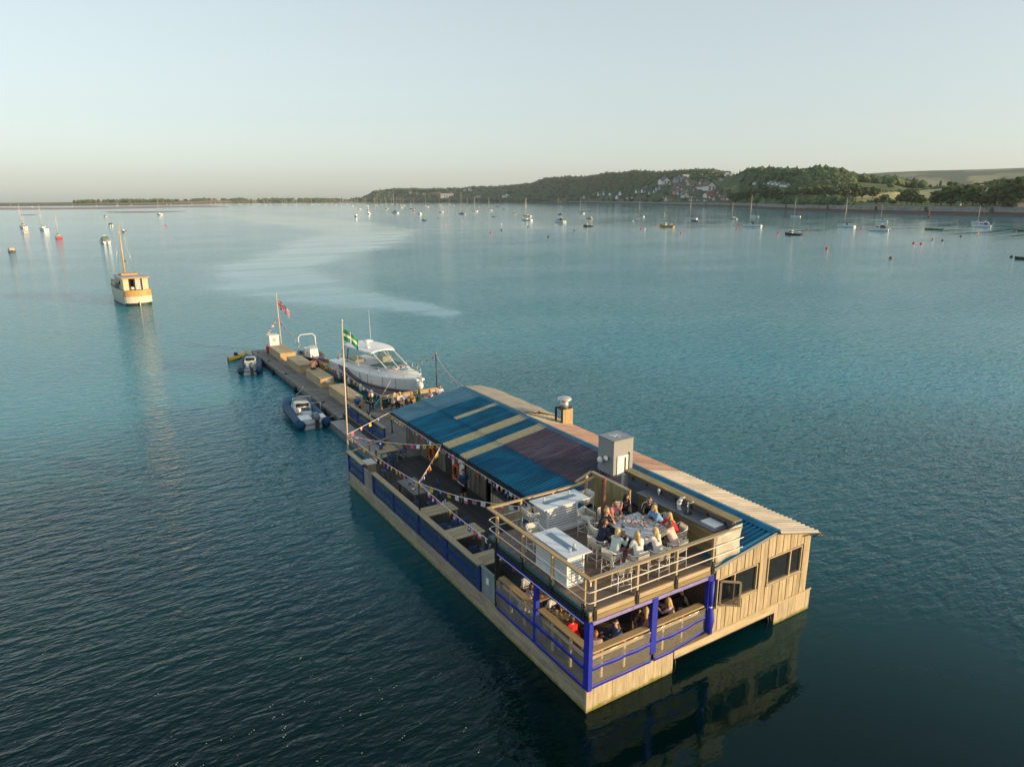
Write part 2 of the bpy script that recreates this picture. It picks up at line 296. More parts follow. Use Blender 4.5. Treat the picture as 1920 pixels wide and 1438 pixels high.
HOUSES = [
(1822,1895,24.4,'white','slate',2),(1779,1814,13.8,'grey','slate',0),(1776,1777,21.4,'grey','slate',2),(1813,1780,29.5,'grey','greyr',3),
(1696,1700,16.8,'brick','slate',2),(1635,1629,16.1,'white','slate',0),(1753,1715,11.4,'yellow','brown',0),(1672,1626,14.5,'palegrey','slate',0),
(1633,1570,14.1,'brick','slate',1),(1625,1531,15.6,'palegrey','slate',0),(1610,1500,13.7,'grey','slate',0),(1571,1437,21.5,'white','brown',3),
(1582,1501,11.8,'white','brown',1),(1576,1479,11.7,'white','brown',1),(1554,1438,19.7,'white','brown',1),(1584,1539,18.9,'aqua','slate',3),
(1571,1507,8.4,'pink','slate',0),(1618,1630,14.3,'orange','slate',1),(1562,1538,11.9,'yellow','brown',1),(1581,1576,13.9,'paleblue','slate',0),
(1636,1696,11.0,'grey','slate',0),(1554,1586,31.0,'peach','brown',3),(1520,1496,13.2,'white','brown',1),(1483,1465,19.4,'brick','brown',3),
(1497,1445,22.6,'cream','slate',3),(1520,1445,16.3,'yellow','slate',3),(1493,1373,23.6,'peach','redtile',3),(1511,1360,14.2,'cream','brown',3),
(1457,1354,13.9,'white','redtile',0),(1413,1295,17.9,'cream','redtile',3),(1446,1295,7.5,'yellow','slate',0),(1344,1192,9.8,'coral','slate',1),
(1329,1168,5.5,'white','slate',1),(1431,1376,18.5,'pink','slate',3),(1408,1330,15.0,'palegrey','slate',3),(1378,1280,13.2,'white','slate',3),
(1371,1246,10.1,'palegrey','slate',0),(2430,3949,25.1,'white','slate',2),(2424,3972,18.0,'white','slate',0),(2490,3208,22.0,'palegrey','slate',0),
(2290,2830,22.5,'white','slate',0),(2209,2690,21.5,'palegrey','slate',0),(2152,2582,15.6,'white','slate',0),(2048,2386,19.5,'white','slate',0),
(1912,2133,15.5,'white','slate',0),(1865,2046,17.2,'white','slate',0),(1797,1935,14.3,'palegrey','slate',0),(1786,1901,12.1,'white','slate',0),
(1789,1893,14.1,'palegrey','slate',0),(1781,1867,16.0,'grey','slate',0),(1683,1491,10.5,'white','greyr',0),(1591,1390,9.8,'white','greyr',0),
(1673,1497,13.9,'white','greyr',3),(1286,1057,6.5,'white','slate',1),(1200,960,8.4,'palegrey','slate',3),(1177,932,5.8,'white','slate',1),
(1156,906,5.7,'white','slate',1),(1142,885,5.6,'white','slate',1),(1122,860,5.5,'white','slate',1),(1107,839,6.5,'white','slate',1),
(1112,872,6.6,'white','slate',0),(2156,4821,20.4,'white','slate',0),(2176,4755,16.1,'white','slate',0),(2194,4671,15.9,'white','slate',0),
(2366,4388,15.4,'white','slate',0),(2378,4340,19.1,'white','slate',0),(2232,4399,68.6,'white','greyr',3),(2341,4159,33.2,'palegrey','greyr',3),
(1887,2123,22.0,'palegrey','slate',3),(2048,2407,19.6,'white','slate',0),(1962,2249,9.2,'cream','slate',1),(908,406,3.9,'white','slate',1),
(885,390,4.5,'white','slate',0),(783,322,10.0,'dark','slate',3),(1008,653,7.5,'brick','redtile',0),(1287,1093,5.3,'white','slate',1),
(823,398,2.9,'white','white',1),]
TREES = [
(830,421,19.4,26.4),(827,409,21.3,24.8),(824,396,23.2,27.3),(818,382,22.2,25.6),(807,368,20.5,19.9),(794,357,16.9,15.6),(834,429,11.2,12.6),
(883,490,19.6,19.6),(861,472,18.3,16.1),(856,457,12.3,13.0),(860,466,10.9,11.7),(880,496,13.6,12.0),(894,527,12.4,13.9),(886,532,9.2,9.2),
(878,506,6.0,10.6),(794,337,29.7,25.8),(794,327,29.5,25.7),(790,317,27.3,22.9),(796,343,10.4,11.7),(804,354,24.3,15.8),(806,360,8.6,13.2),
(806,369,9.9,14.6),(811,386,12.8,10.7),(813,401,8.1,10.8),(783,332,8.3,12.7),(996,747,24.1,22.2),(972,712,21.5,19.7),(950,682,21.8,22.6),
(946,660,24.9,24.0),(940,640,22.9,22.0),(939,627,21.0,20.2),(948,621,21.9,20.3),(963,614,24.6,22.1),(979,611,20.6,18.9),(986,599,18.0,17.2),
(1275,1090,21.1,24.8),(1252,1048,26.6,26.6),(1169,954,24.6,24.6),(1077,858,28.6,24.5),(1037,805,25.4,23.4),(1298,1130,16.6,17.8),(1017,779,12.4,15.2),
(936,646,11.9,15.2),(924,592,9.0,13.1),(924,621,7.5,11.6),(1224,616,11.2,9.2),(1256,624,7.3,8.3),(1230,548,10.0,16.0),(1246,571,7.1,14.2),
(1229,578,6.0,10.1),]
FIELDS = {'pale':[(966,637),(1024,637),(1091,627),(1223,652),(1209,592),(1188,534),(1061,475),(976,449),(938,481),(956,532),(937,565),(942,608)],'green':[[(1964,2194),(1912,2079),(1848,1953),(1828,1939),(1889,2062)],[(2509,3424),(2448,3098),(2156,2573),(2137,2542),(2509,3223),(2495,3394)],[(1550,1376),(1410,1221),(1361,1168),(1394,1215),(1497,1327)],[(2095,2446),(2037,2327),(2026,2315),(2086,2432)],[(1390,1182),(1340,1112),(1320,1092),(1374,1164)],[],[(2488,3503),(2497,3207),(1857,2059),(1838,2038),(2475,3179),(2472,3480)]],'tan':[[(2194,4636),(2256,4660),(2290,4576),(2244,4519)],[(2477,3412),(2498,3257),(2486,3231),(2466,3366)],[(2409,4171),(2434,4129),(2419,4105),(2395,4147)]]}
MUD = [[(-307,2338),(-132,2158),(1,2088),(161,2359),(302,2461),(418,2503),(381,1982),(320,1930),(234,1931),(182,1779),(69,1614),(-19,1615),(-105,1655),(-238,1780)],[(40,1243),(80,1260),(124,1248),(163,1242),(153,1181),(109,1111),(68,1102),(46,1154)],[(-50,1037),(-36,1025),(-37,999),(-47,1011)]]
SLICK = [(172,993),(165,733),(153,578),(144,446),(131,363),(100,288),(77,248),(52,206),(37,179),(28,151),(23,131),(23,113),(24,100),(27,89),(30,76)]
# ------------------------------------------------------------------ the setting: water, land, far ridge, mud, woods
def inpoly(p, poly):
    c = False; j = len(poly)-1
    for i in range(len(poly)):
        if (poly[i][1] > p[1]) != (poly[j][1] > p[1]) and p[0] < (poly[j][0]-poly[i][0])*(p[1]-poly[i][1])/(poly[j][1]-poly[i][1])+poly[i][0]: c = not c
        j = i
    return c
def polar(az, r): return (CAM_XY[0]+r*math.sin(R(az)), CAM_XY[1]+r*math.cos(R(az)))
def vnoise(x, y): return math.sin(x*1.3+y*.7)*.5+math.sin(x*.6-y*1.9+2)*.3+math.sin(x*2.7+y*2.3+1)*.2

def water():
    azs = list(np.arange(-16, 82, .4))+list(np.arange(82, 344, 4.0)); rs = [0.0]+list(np.geomspace(5, 7600, 190))
    V = np.zeros((len(rs)*len(azs), 3), 'f'); A = np.zeros(len(V), 'f')
    sl = np.array(SLICK, float); seg = [(sl[i], sl[i+1]) for i in range(len(sl)-1)]
    n = len(azs)
    for i, r in enumerate(rs):
        az = np.radians(azs); V[i*n:(i+1)*n, 0] = CAM_XY[0]+r*np.sin(az); V[i*n:(i+1)*n, 1] = CAM_XY[1]+r*np.cos(az)
    X, Y = V[:, 0].astype('d'), V[:, 1].astype('d')
    wx = X+3*np.sin(Y*.05)+2*np.sin(Y*.11+X*.07); wy = Y+4*np.sin(X*.06+1)
    D = np.hypot(X-CAM_XY[0], Y-CAM_XY[1])
    best = np.full(len(V), 1e9)
    for k_, (a, b) in enumerate(seg):
        d = b-a; t = np.clip(((wx-a[0])*d[0]+(wy-a[1])*d[1])/(d@d), 0, 1)
        dist = np.hypot(wx-a[0]-t*d[0], wy-a[1]-t*d[1]); w = np.maximum(9, .085*np.hypot(a[0]+t*d[0]-CAM_XY[0], a[1]+t*d[1]-CAM_XY[1]))
        tp = (k_+t)/len(seg); w = w*np.clip(np.minimum(tp*4+.35, (1-tp)*5+.25), .05, 1); best = np.minimum(best, dist/w)
    q_ = np.clip(1.45-best, 0, 1); calm = q_*q_*(3-2*q_)*.9
    ang = np.degrees(np.arctan2(X-CAM_XY[0], Y-CAM_XY[1]))
    big = .5+.5*np.sin(X*.012+np.sin(Y*.006)*2.1)*np.sin(Y*.0085+X*.004+.6)
    streak = .5+.5*np.sin((Y*.93-X*.37)*.021+np.sin((X*.9+Y*.3)*.0045)*3+np.sin(X*.017)*.8)
    farc = np.clip((D-110)/330, 0, 1)
    right = np.clip((ang-22)/24, 0, 1)
    calm = np.maximum(calm, farc*(.36+.46*right+.26*streak*big))
    near = np.clip((48-D)/40, 0, 1)*.48; calm = np.maximum(calm, near)
    lee = np.clip(1-np.hypot((X-6)/13, (Y+5)/9), 0, 1); calm = np.maximum(calm, np.clip(lee*2.2, 0, .93))
    lee2 = np.clip(1-np.abs(X+1.2)/2.4, 0, 1)*((Y > 0) & (Y < 22)); calm = np.maximum(calm, lee2*.75)
    A[:] = np.clip(calm, 0, 1)
    F = []
    for i in range(len(rs)-1):
        for j in range(n): F.append((i*n+j, (i+1)*n+j, (i+1)*n+(j+1) % n, i*n+(j+1) % n))
    me = bpy.data.meshes.new('water'); me.from_pydata(V.tolist(), [], [f[::-1] for f in F])
    at = me.attributes.new('calm', 'FLOAT', 'POINT'); at.data.foreach_set('value', A)
    # turbid teal body colour, shade painted in: dark near the viewer, brighter farther off
    u = np.clip((D-17+7*np.sin(X*.11+Y*.05)+5*np.sin(Y*.13-X*.04))/62, 0, 1); painted_tone = u*u*(3-2*u); painted_tone = np.clip(painted_tone+.1*np.clip(1.3-best, 0, 1), 0, 1).astype('f')
    at = me.attributes.new('painted_tone', 'FLOAT', 'POINT'); at.data.foreach_set('value', painted_tone)
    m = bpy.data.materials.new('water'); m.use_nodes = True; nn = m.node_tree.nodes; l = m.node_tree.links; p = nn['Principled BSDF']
    si = nn.new('ShaderNodeAttribute'); si.attribute_name = 'painted_tone'; sm = nn.new('ShaderNodeMix'); sm.data_type = 'RGBA'
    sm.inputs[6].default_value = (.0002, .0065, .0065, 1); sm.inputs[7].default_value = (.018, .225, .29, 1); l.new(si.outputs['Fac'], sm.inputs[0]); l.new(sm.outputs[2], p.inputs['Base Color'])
    p.inputs['Specular Tint'].default_value = (.32, .88, .98, 1); p.inputs['Roughness'].default_value = .06; p.inputs['IOR'].default_value = 1.34
    tc = nn.new('ShaderNodeTexCoord')
    def wave(rot, sx, sy, scale, det, dist=0):
        mp = nn.new('ShaderNodeMapping'); mp.inputs['Rotation'].default_value = (0, 0, R(rot)); mp.inputs['Scale'].default_value = (sx, sy, 1)
        l.new(tc.outputs['Object'], mp.inputs[0]); nz = nn.new('ShaderNodeTexNoise'); nz.inputs['Scale'].default_value = scale
        nz.inputs['Detail'].default_value = det; nz.inputs['Distortion'].default_value = dist; nz.inputs['Roughness'].default_value = .5
        l.new(mp.outputs[0], nz.inputs['Vector']); return nz.outputs['Fac']
    def mul(a, k):
        q = nn.new('ShaderNodeMath'); q.operation = 'MULTIPLY'; l.new(a, q.inputs[0])
        if isinstance(k, float): q.inputs[1].default_value = k
        else: l.new(k, q.inputs[1])
        return q.outputs[0]
    def add(a, b):
        q = nn.new('ShaderNodeMath'); q.operation = 'ADD'; l.new(a, q.inputs[0]); l.new(b, q.inputs[1]); return q.outputs[0]
    h = add(add(mul(wave(8, .42, 1, 1.7, 2, .5), 1.0), mul(wave(24, .45, 1, 4.0, 2, .4), .42)), mul(wave(-14, .5, 1, 9.5, 1), .12))
    ca = nn.new('ShaderNodeAttribute'); ca.attribute_name = 'calm'
    gust = nn.new('ShaderNodeMapRange'); gust.inputs['From Min'].default_value = .35; gust.inputs['From Max'].default_value = .65
    gust.inputs['To Min'].default_value = .72; gust.inputs['To Max'].default_value = 1.15
    l.new(wave(30, .5, 1, .035, 3), gust.inputs[0])
    inv = nn.new('ShaderNodeMapRange'); inv.inputs['To Min'].default_value = 1; inv.inputs['To Max'].default_value = .05; l.new(ca.outputs['Fac'], inv.inputs[0])
    brk = nn.new('ShaderNodeMapRange'); brk.inputs['From Min'].default_value = .38; brk.inputs['From Max'].default_value = .62; brk.inputs['To Min'].default_value = .8; brk.inputs['To Max'].default_value = 1.3
    l.new(wave(18, .12, 1, .16, 4, .8), brk.inputs[0]); cm_ = mul(ca.outputs['Fac'], brk.outputs[0]); l.new(cm_, inv.inputs[0])
    b = nn.new('ShaderNodeBump'); b.inputs['Distance'].default_value = .18
    l.new(mul(inv.outputs[0], gust.outputs[0]), b.inputs['Strength']); l.new(h, b.inputs['Height']); l.new(b.outputs[0], p.inputs['Normal'])
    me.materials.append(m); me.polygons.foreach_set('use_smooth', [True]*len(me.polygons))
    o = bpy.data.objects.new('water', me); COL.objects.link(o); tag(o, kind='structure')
    return o
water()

def vcol(name, attr, rough=.9, var=.25, sc=.05, noise2=None):
    m = bpy.data.materials.new(name); m.use_nodes = True; n = m.node_tree.nodes; l = m.node_tree.links; p = n['Principled BSDF']
    p.inputs['Roughness'].default_value = rough; p.inputs['Specular IOR Level'].default_value = .15
    a = n.new('ShaderNodeAttribute'); a.attribute_name = attr
    tc = n.new('ShaderNodeTexCoord'); nz = n.new('ShaderNodeTexNoise'); nz.inputs['Scale'].default_value = sc; nz.inputs['Detail'].default_value = 6
    l.new(tc.outputs['Object'], nz.inputs['Vector'])
    mr = n.new('ShaderNodeMapRange'); mr.inputs['From Min'].default_value = .3; mr.inputs['From Max'].default_value = .7
    mr.inputs['To Min'].default_value = 1-var; mr.inputs['To Max'].default_value = 1+var; l.new(nz.outputs['Fac'], mr.inputs[0])
    mx = n.new('ShaderNodeMix'); mx.data_type = 'RGBA'; mx.blend_type = 'MULTIPLY'; mx.inputs[0].default_value = 1
    l.new(a.outputs['Color'], mx.inputs[6]); l.new(mr.outputs[0], mx.inputs[7]); l.new(mx.outputs[2], p.inputs['Base Color'])
    return m
def big(name, V, F, colr, m, kind, label=None, smooth=True):
    me = bpy.data.meshes.new(name); V = np.asarray(V, 'f'); F = np.asarray(F, 'i')
    k = F.shape[1]; me.vertices.add(len(V)); me.vertices.foreach_set('co', V.ravel()); me.loops.add(F.size); me.loops.foreach_set('vertex_index', F.ravel())
    me.polygons.add(len(F)); me.polygons.foreach_set('loop_start', np.arange(0, F.size, k, dtype='i')); me.polygons.foreach_set('use_smooth', np.full(len(F), smooth))
    me.update(calc_edges=True); me.validate()
    at = me.attributes.new('tint', 'FLOAT_COLOR', 'POINT'); c4 = np.ones((len(V), 4), 'f'); c4[:, :3] = colr; at.data.foreach_set('color', c4.ravel())
    me.materials.append(m); o = bpy.data.objects.new(name, me); COL.objects.link(o); return tag(o, label, kind=kind)
landm = vcol('land', 'tint', .95, .22, .03)
FP = FIELDS['pale']; FG = FIELDS['green']; FT = FIELDS['tan']
def land_col(x, y, r, s, az):
    if r < s+4: return (.075, .062, .048)
    b = s+min(45, .05*s+8)
    if r < b: return (.085, .07, .054)
    if r < b+14: return (.12, .115, .085) if az > 34 else (.13, .115, .07)
    if inpoly((x, y), FP): return (.40, .38, .19)
    if any(inpoly((x, y), q) for q in FG): return (.145, .165, .06)
    if any(inpoly((x, y), q) for q in FT): return (.27, .21, .12)
    if az < 20: return (.29, .21, .11) if r < s+900 else (.16, .15, .07)
    k = .5+.5*vnoise(x*.004, y*.004)
    return (.05+.05*k, .085+.06*k, .04+.02*k)
def land():
    azs = np.arange(-20, 86, .3); V = []; Cc = []; NR = 0
    for az in azs:
        s, c, h = column(az); b = s+min(45, .05*s+8)
        rs = [s-120, s-3, s+4, s+(b-s)*.5, b-.2, b+.2, b+7, b+14.2]+list(b+14.2+(c-b-14)*np.linspace(.03, 1, 34))+[c+60, c+150, c+300, c+500, c+1500]
        NR = len(rs)
        for r in rs:
            x, y = polar(az, r); V.append((x, y, ground_z(x, y))); Cc.append(land_col(x, y, r, s, az))
    F = [(i*NR+j, (i+1)*NR+j, (i+1)*NR+j+1, i*NR+j+1) for i in range(len(azs)-1) for j in range(NR-1)]
    big('hills', V, F, Cc, landm, 'structure')
    V = []; Cc = []; azs = np.arange(50, 84, .3); rs = list(np.linspace(3600, 6500, 34))+[6900, 7400]; xa = [q[0] for q in FARRIDGE]; ha = [q[1] for q in FARRIDGE]
    for az in azs:
        h = float(np.interp(az, xa, ha)); h *= min(1, max(0, (az-51)/3.5))
        for r in rs:
            t = min(1, (r-3600)/2900); x, y = polar(az, r)
            z = -3+(h+3)*(t*t*(3-2*t))+bumpy(x*.5, y*.5)*3.5*t*(1-t)*2-(max(0, r-6500)*.05)
            V.append((x, y, z)); f = vnoise(az*1.6, r*.0031); f2 = vnoise(az*.9+4, r*.005)
            Cc.append((.24, .24, .12) if (.18 < t < .62 and f > .25) else (.15, .18, .075) if (f2 > .35 and t < .9) else (.045, .075, .045))
    n = len(rs); F = [(i*n+j, (i+1)*n+j, (i+1)*n+j+1, i*n+j+1) for i in range(len(azs)-1) for j in range(n-1)]
    big('far_hills', V, F, Cc, landm, 'structure')
land()
for k, poly in enumerate(MUD):
    b = B(); n = len(poly); cx, cy = (sum(p[i] for p in poly)/n for i in (0, 1)); fine = []
    for i in range(n):
        a, c = poly[i], poly[(i+1) % n]
        for t in (0, .25, .5, .75): fine.append((a[0]+(c[0]-a[0])*t+random.uniform(-4, 4), a[1]+(c[1]-a[1])*t+random.uniform(-6, 6)))
    rings = [[(p[0], p[1], -.4) for p in fine]+[(fine[0][0], fine[0][1], -.4)]]
    for sc, z in ((.96, .12), (.8, .3), (.4, .4), (.02, .42)):
        q = [(cx+(p[0]-cx)*sc, cy+(p[1]-cy)*sc, z) for p in fine]; rings.append(q+[q[0]])
    b.grid(rings[::-1]); b.build('mudflat', mat('wet_mud', (.27, .175, .125), .5, .25, .03), kind='structure')

# ---- ico crowns for the distant woods
def ico(sub):
    bm = bmesh.new(); bmesh.ops.create_icosphere(bm, subdivisions=sub, radius=1); v = np.array([q.co[:] for q in bm.verts]); f = np.array([[q.index for q in p.verts] for p in bm.faces]); bm.free(); return v, f
ICO = {1: ico(1), 2: ico(2)}
HP = np.array([(h[0], h[1]) for h in HOUSES], float)
def woods():
    P = []
    def ok(x, y, r, az, fieldmargin=True):
        if inpoly((x, y), FP) or any(inpoly((x, y), q) for q in FG+FT): return False
        d = np.hypot(HP[:, 0]-x, HP[:, 1]-y)
        if d.min() < 9: return False
        # keep the seaward side of each house open
        ux, uy = math.sin(R(az)), math.cos(R(az)); rx, ry = HP[:, 0]-x, HP[:, 1]-y; al = rx*ux+ry*uy; ac = np.abs(rx*uy-ry*ux)
        if ((al > 0) & (al < 150) & (ac < 13)).any(): return False
        al = -(rx*.622-ry*.783); ac = np.abs(rx*.783+ry*.622)      # gardens stay open towards the evening sun
        if ((al > 0) & (al < 95) & (ac < 13)).any(): return False
        return True
    def scatter(n, a0, a1, lo, hi, size, dens=None):
        k = 0; t = 0
        while k < n and t < n*6:
            t += 1; az = random.uniform(a0, a1); s, c, h = column(az); b = s+min(45, .05*s+8)+18
            u = random.random(); r = b+lo*1.0+(c+hi-b-lo)*u
            x, y = polar(az, r)
            if dens and random.random() > dens(x, y, r, az, u): continue
            if not ok(x, y, r, az): continue
            sz = random.uniform(*size)*(.55 if 43.5 < az < 49.6 and r < 2450 and size[0] == 5.0 else .78 if r < 1350 else 1); P.append((x, y, ground_z(x, y), sz, r, az)); k += 1
    village = lambda x, y, r, az, u: .22 if 43.5 < az < 49.6 and r < 2450 else (.9 if az < 57.0 else .35 if u > .75 else .0)
    scatter(6600, 37, 61.5, 4, 60, (5.0, 9.5), village)
    scatter(420, 65.2, 74, 4, 90, (4.0, 7.0), lambda x, y, r, az, u: .3 if u < .8 else .6); scatter(120, 59, 66, 4, 60, (3.5, 6), lambda x, y, r, az, u: .7 if u > .93 else .03)
    scatter(2300, 21.2, 37.5, 4, 80, (8, 13))
    scatter(520, 11, 21.5, 60, 40, (7, 11), lambda x, y, r, az, u: .85 if vnoise(az*1.4, 1) > -.25 else .15)
    scatter(330, 1.0, 12, 700, 0, (6, 10), lambda x, y, r, az, u: .8 if vnoise(az*2.1, 4) > -.05 else .1)
    scatter(420, 58, 75, 900, 400, (7, 11))
    for az in np.arange(51, 80, .55):       # hedgerows and copses on the far ridge
        for q in range(6):
            r = 4200+q*420+120*vnoise(az, q*3.1); x, y = polar(az+random.uniform(-.2, .2), r)
    # hedges round the pale field
    for i in range(len(FP)):
        a, c = FP[i], FP[(i+1) % len(FP)]; n = int(math.hypot(c[0]-a[0], c[1]-a[1])/9)
        for k in range(n):
            x, y = (a[0]+(c[0]-a[0])*k/n+random.uniform(-3, 3), a[1]+(c[1]-a[1])*k/n+random.uniform(-3, 3)); P.append((x, y, ground_z(x, y)-3, random.uniform(3.0, 4.6), 1000, 60))
    Vs = []; Fs = []; Cs = []; o = 0
    for x, y, z, sz, r, az in P:
        v, f = ICO[2] if r < 1350 else ICO[1]
        conif = random.random() < (.22 if z > 75 else .04)
        jit = 1+RNG.uniform(-.24, .24, (len(v), 1)) if r >= 1350 else 1+RNG.uniform(-.2, .2, (len(v), 1))+.16*np.sin(v[:, :1]*7+x)*np.sin(v[:, 1:2]*6+y); q = v*jit
        if conif: q = q*np.array([sz*.5, sz*.5, sz*1.15]); q[:, :2] *= (1.05-.6*np.clip(q[:, 2:3]/sz, -.6, 1)); zc = z+sz*1.0
        else: q = q*np.array([sz*random.uniform(.85, 1.25), sz*random.uniform(.85, 1.25), sz*random.uniform(.8, 1.1)]); zc = z+sz*.62
        Vs.append(q+np.array([x, y, zc])); Fs.append(f+o); o += len(v)
        g = random.random(); base = np.array((.036, .078, .042))*(1-g)+np.array((.100, .135, .048))*g
        if conif: base = np.array((.034, .062, .04))
        if random.random() < .07: base = np.array((.11, .105, .045))
        Cs.append(np.tile(base, (len(v), 1)))
    m = vcol('foliage', 'tint', .9, .45, .25)
    big('woodland', np.vstack(Vs), np.vstack(Fs), np.vstack(Cs), m, 'stuff', 'dark green mixed woods covering the hills behind the village', False)
woods()
LEAF = M['leaf'] = vcol('leaf_clumps', 'tint', .9, .4, .5)

def tree_meshes(k):
    rng = np.random.RandomState(40+k); Vs = []; Fs = []; Cs = []; o = 0; v0, f0 = ICO[1]
    lean = rng.uniform(-.1, .1, 2); wide = 1
    for i in range(64):
        while True:
            p = rng.uniform(-1, 1, 3)
            if .35 < np.linalg.norm(p*np.array([1, 1, 1.05])) < 1: break
        p[2] = p[2]*.40+.58; p[:2] *= .40*(1.12-.5*max(0, p[2]-.45))
        sz = rng.uniform(.075, .15); q = v0*(1+rng.uniform(-.38, .38, (len(v0), 1)))*np.array([sz, sz, sz*.8])
        Vs.append(q+p+np.append(lean*p[2], 0)); Fs.append(f0+o); o += len(v0)
        g = rng.rand(); Cs.append(np.tile(np.array((.032, .066, .028))*(1-g)+np.array((.098, .122, .036))*g, (len(v0), 1)))
    V = np.vstack(Vs).astype('f'); F = np.vstack(Fs); me = bpy.data.meshes.new('crown'); me.from_pydata(V.tolist(), [], F.tolist())
    at = me.attributes.new('tint', 'FLOAT_COLOR', 'POINT'); c4 = np.ones((len(V), 4), 'f'); c4[:, :3] = np.vstack(Cs); at.data.foreach_set('color', c4.ravel()); me.materials.append(LEAF)
    b = B().path([(0, 0, -.05), (.01, 0, .2), (lean[0]*.4, lean[1]*.4, .45), (lean[0]*.7, lean[1]*.7, .8)], .035, 7, r1=.008)
    for a in range(4): b.path([(0, 0, .25+.06*a), (.12*math.cos(a*1.7), .12*math.sin(a*1.7), .42+.05*a), (.27*math.cos(a*1.7), .27*math.sin(a*1.7), .58+.05*a)], .014, 5, r1=.004)
    return me, b.mesh('trunk', mat('bark', (.09, .07, .05), .9, .3))
TM = [tree_meshes(k) for k in range(5)]
def treelabel(i, x, y, h, w):
    az = math.degrees(math.atan2(x-CAM_XY[0], y-CAM_XY[1])); r = math.hypot(x-CAM_XY[0], y-CAM_XY[1])
    if az > 65.2: where = 'in the clump behind the far right sea wall'
    elif az < 58.4: where = 'in the shore row below the wooded hill'
    elif r > 1150: where = 'on the skyline along the top of the pale field'
    elif az > 61.3: where = 'in the dark clump below the pale field'
    else: where = 'in the bushy row before the pale field'
    size = 'tall' if h > 22 else 'low' if h < 11 else 'mid-sized'
    shape = 'broad' if w > h*1.15 else 'narrow' if w < h*.8 else 'round'
    return '%s %s tree %s' % (size, shape, where), where
for i, (x, y, h, w) in enumerate(TREES):
    lab, where = treelabel(i, x, y, h, w)
    t = thing('broadleaf_tree', lab, 'tree', (x, y, ground_z(x, y)), random.uniform(0, 6.28), 'trees '+where)
    cm, tm = TM[i % 5]; sc = (w/.95, w/.95, h/1.02)
    link('crown', cm, t, sc=sc); link('trunk', tm, t, sc=sc)

# ---- sea wall with buttresses along the shore, beach groynes
def seawall():
    t = thing('sea_wall', 'long grey stone sea wall with buttresses above the brown beach', 'wall', polar(50, 1550)+(3,))
    b = B(); pts = []
    for az in np.arange(36.5, 74, .25):
        s, c, h = column(az); r = s+min(45, .05*s+8)+2; pts.append((az, r))
    rows = []
    for az, r in pts:
        top = 7.6+.25*math.sin(az*5); rows.append([polar(az, r-1.2)+(1.5,), polar(az, r)+(top,), polar(az, r+1.6)+(top,), polar(az, r+1.7)+(2.0,)])
    b.grid(rows, 0, False); b.build('wall', mat('wall_stone', (.25, .245, .23), .9, .4, .12, (1, 1, 3)), t)
    rows = [[polar(az, r-.25)+(7.75+.25*math.sin(az*5),), polar(az, r-.25)+(8.1+.25*math.sin(az*5),), polar(az, r+1.8)+(8.1+.25*math.sin(az*5),), polar(az, r+1.8)+(7.75,)] for az, r in pts]
    B().grid(rows, 0, False).build('coping', mat('coping', (.33, .325, .31), .9, .2, .3), t)
    bm = B().prism([(0, -2.5), (-6.5, -2.5), (-.3, 4.6), (0, 4.6)], 'x', -1.2, 1.2).mesh('buttress', mat('buttress_stone', (.07, .068, .065), .9, .35, .3))
    o = ORG[t]; az = 47.0
    while az < 73.5:
        s, c, h = column(az); r = s+min(45, .05*s+8)+1; x, y = polar(az, r)
        link('buttress', bm, t, (x-o[0], y-o[1], 3-o[2]), -R(az+ (8 if az > 58 else 0))); az += 42/r*57.3*(1+.5*random.random())
seawall()

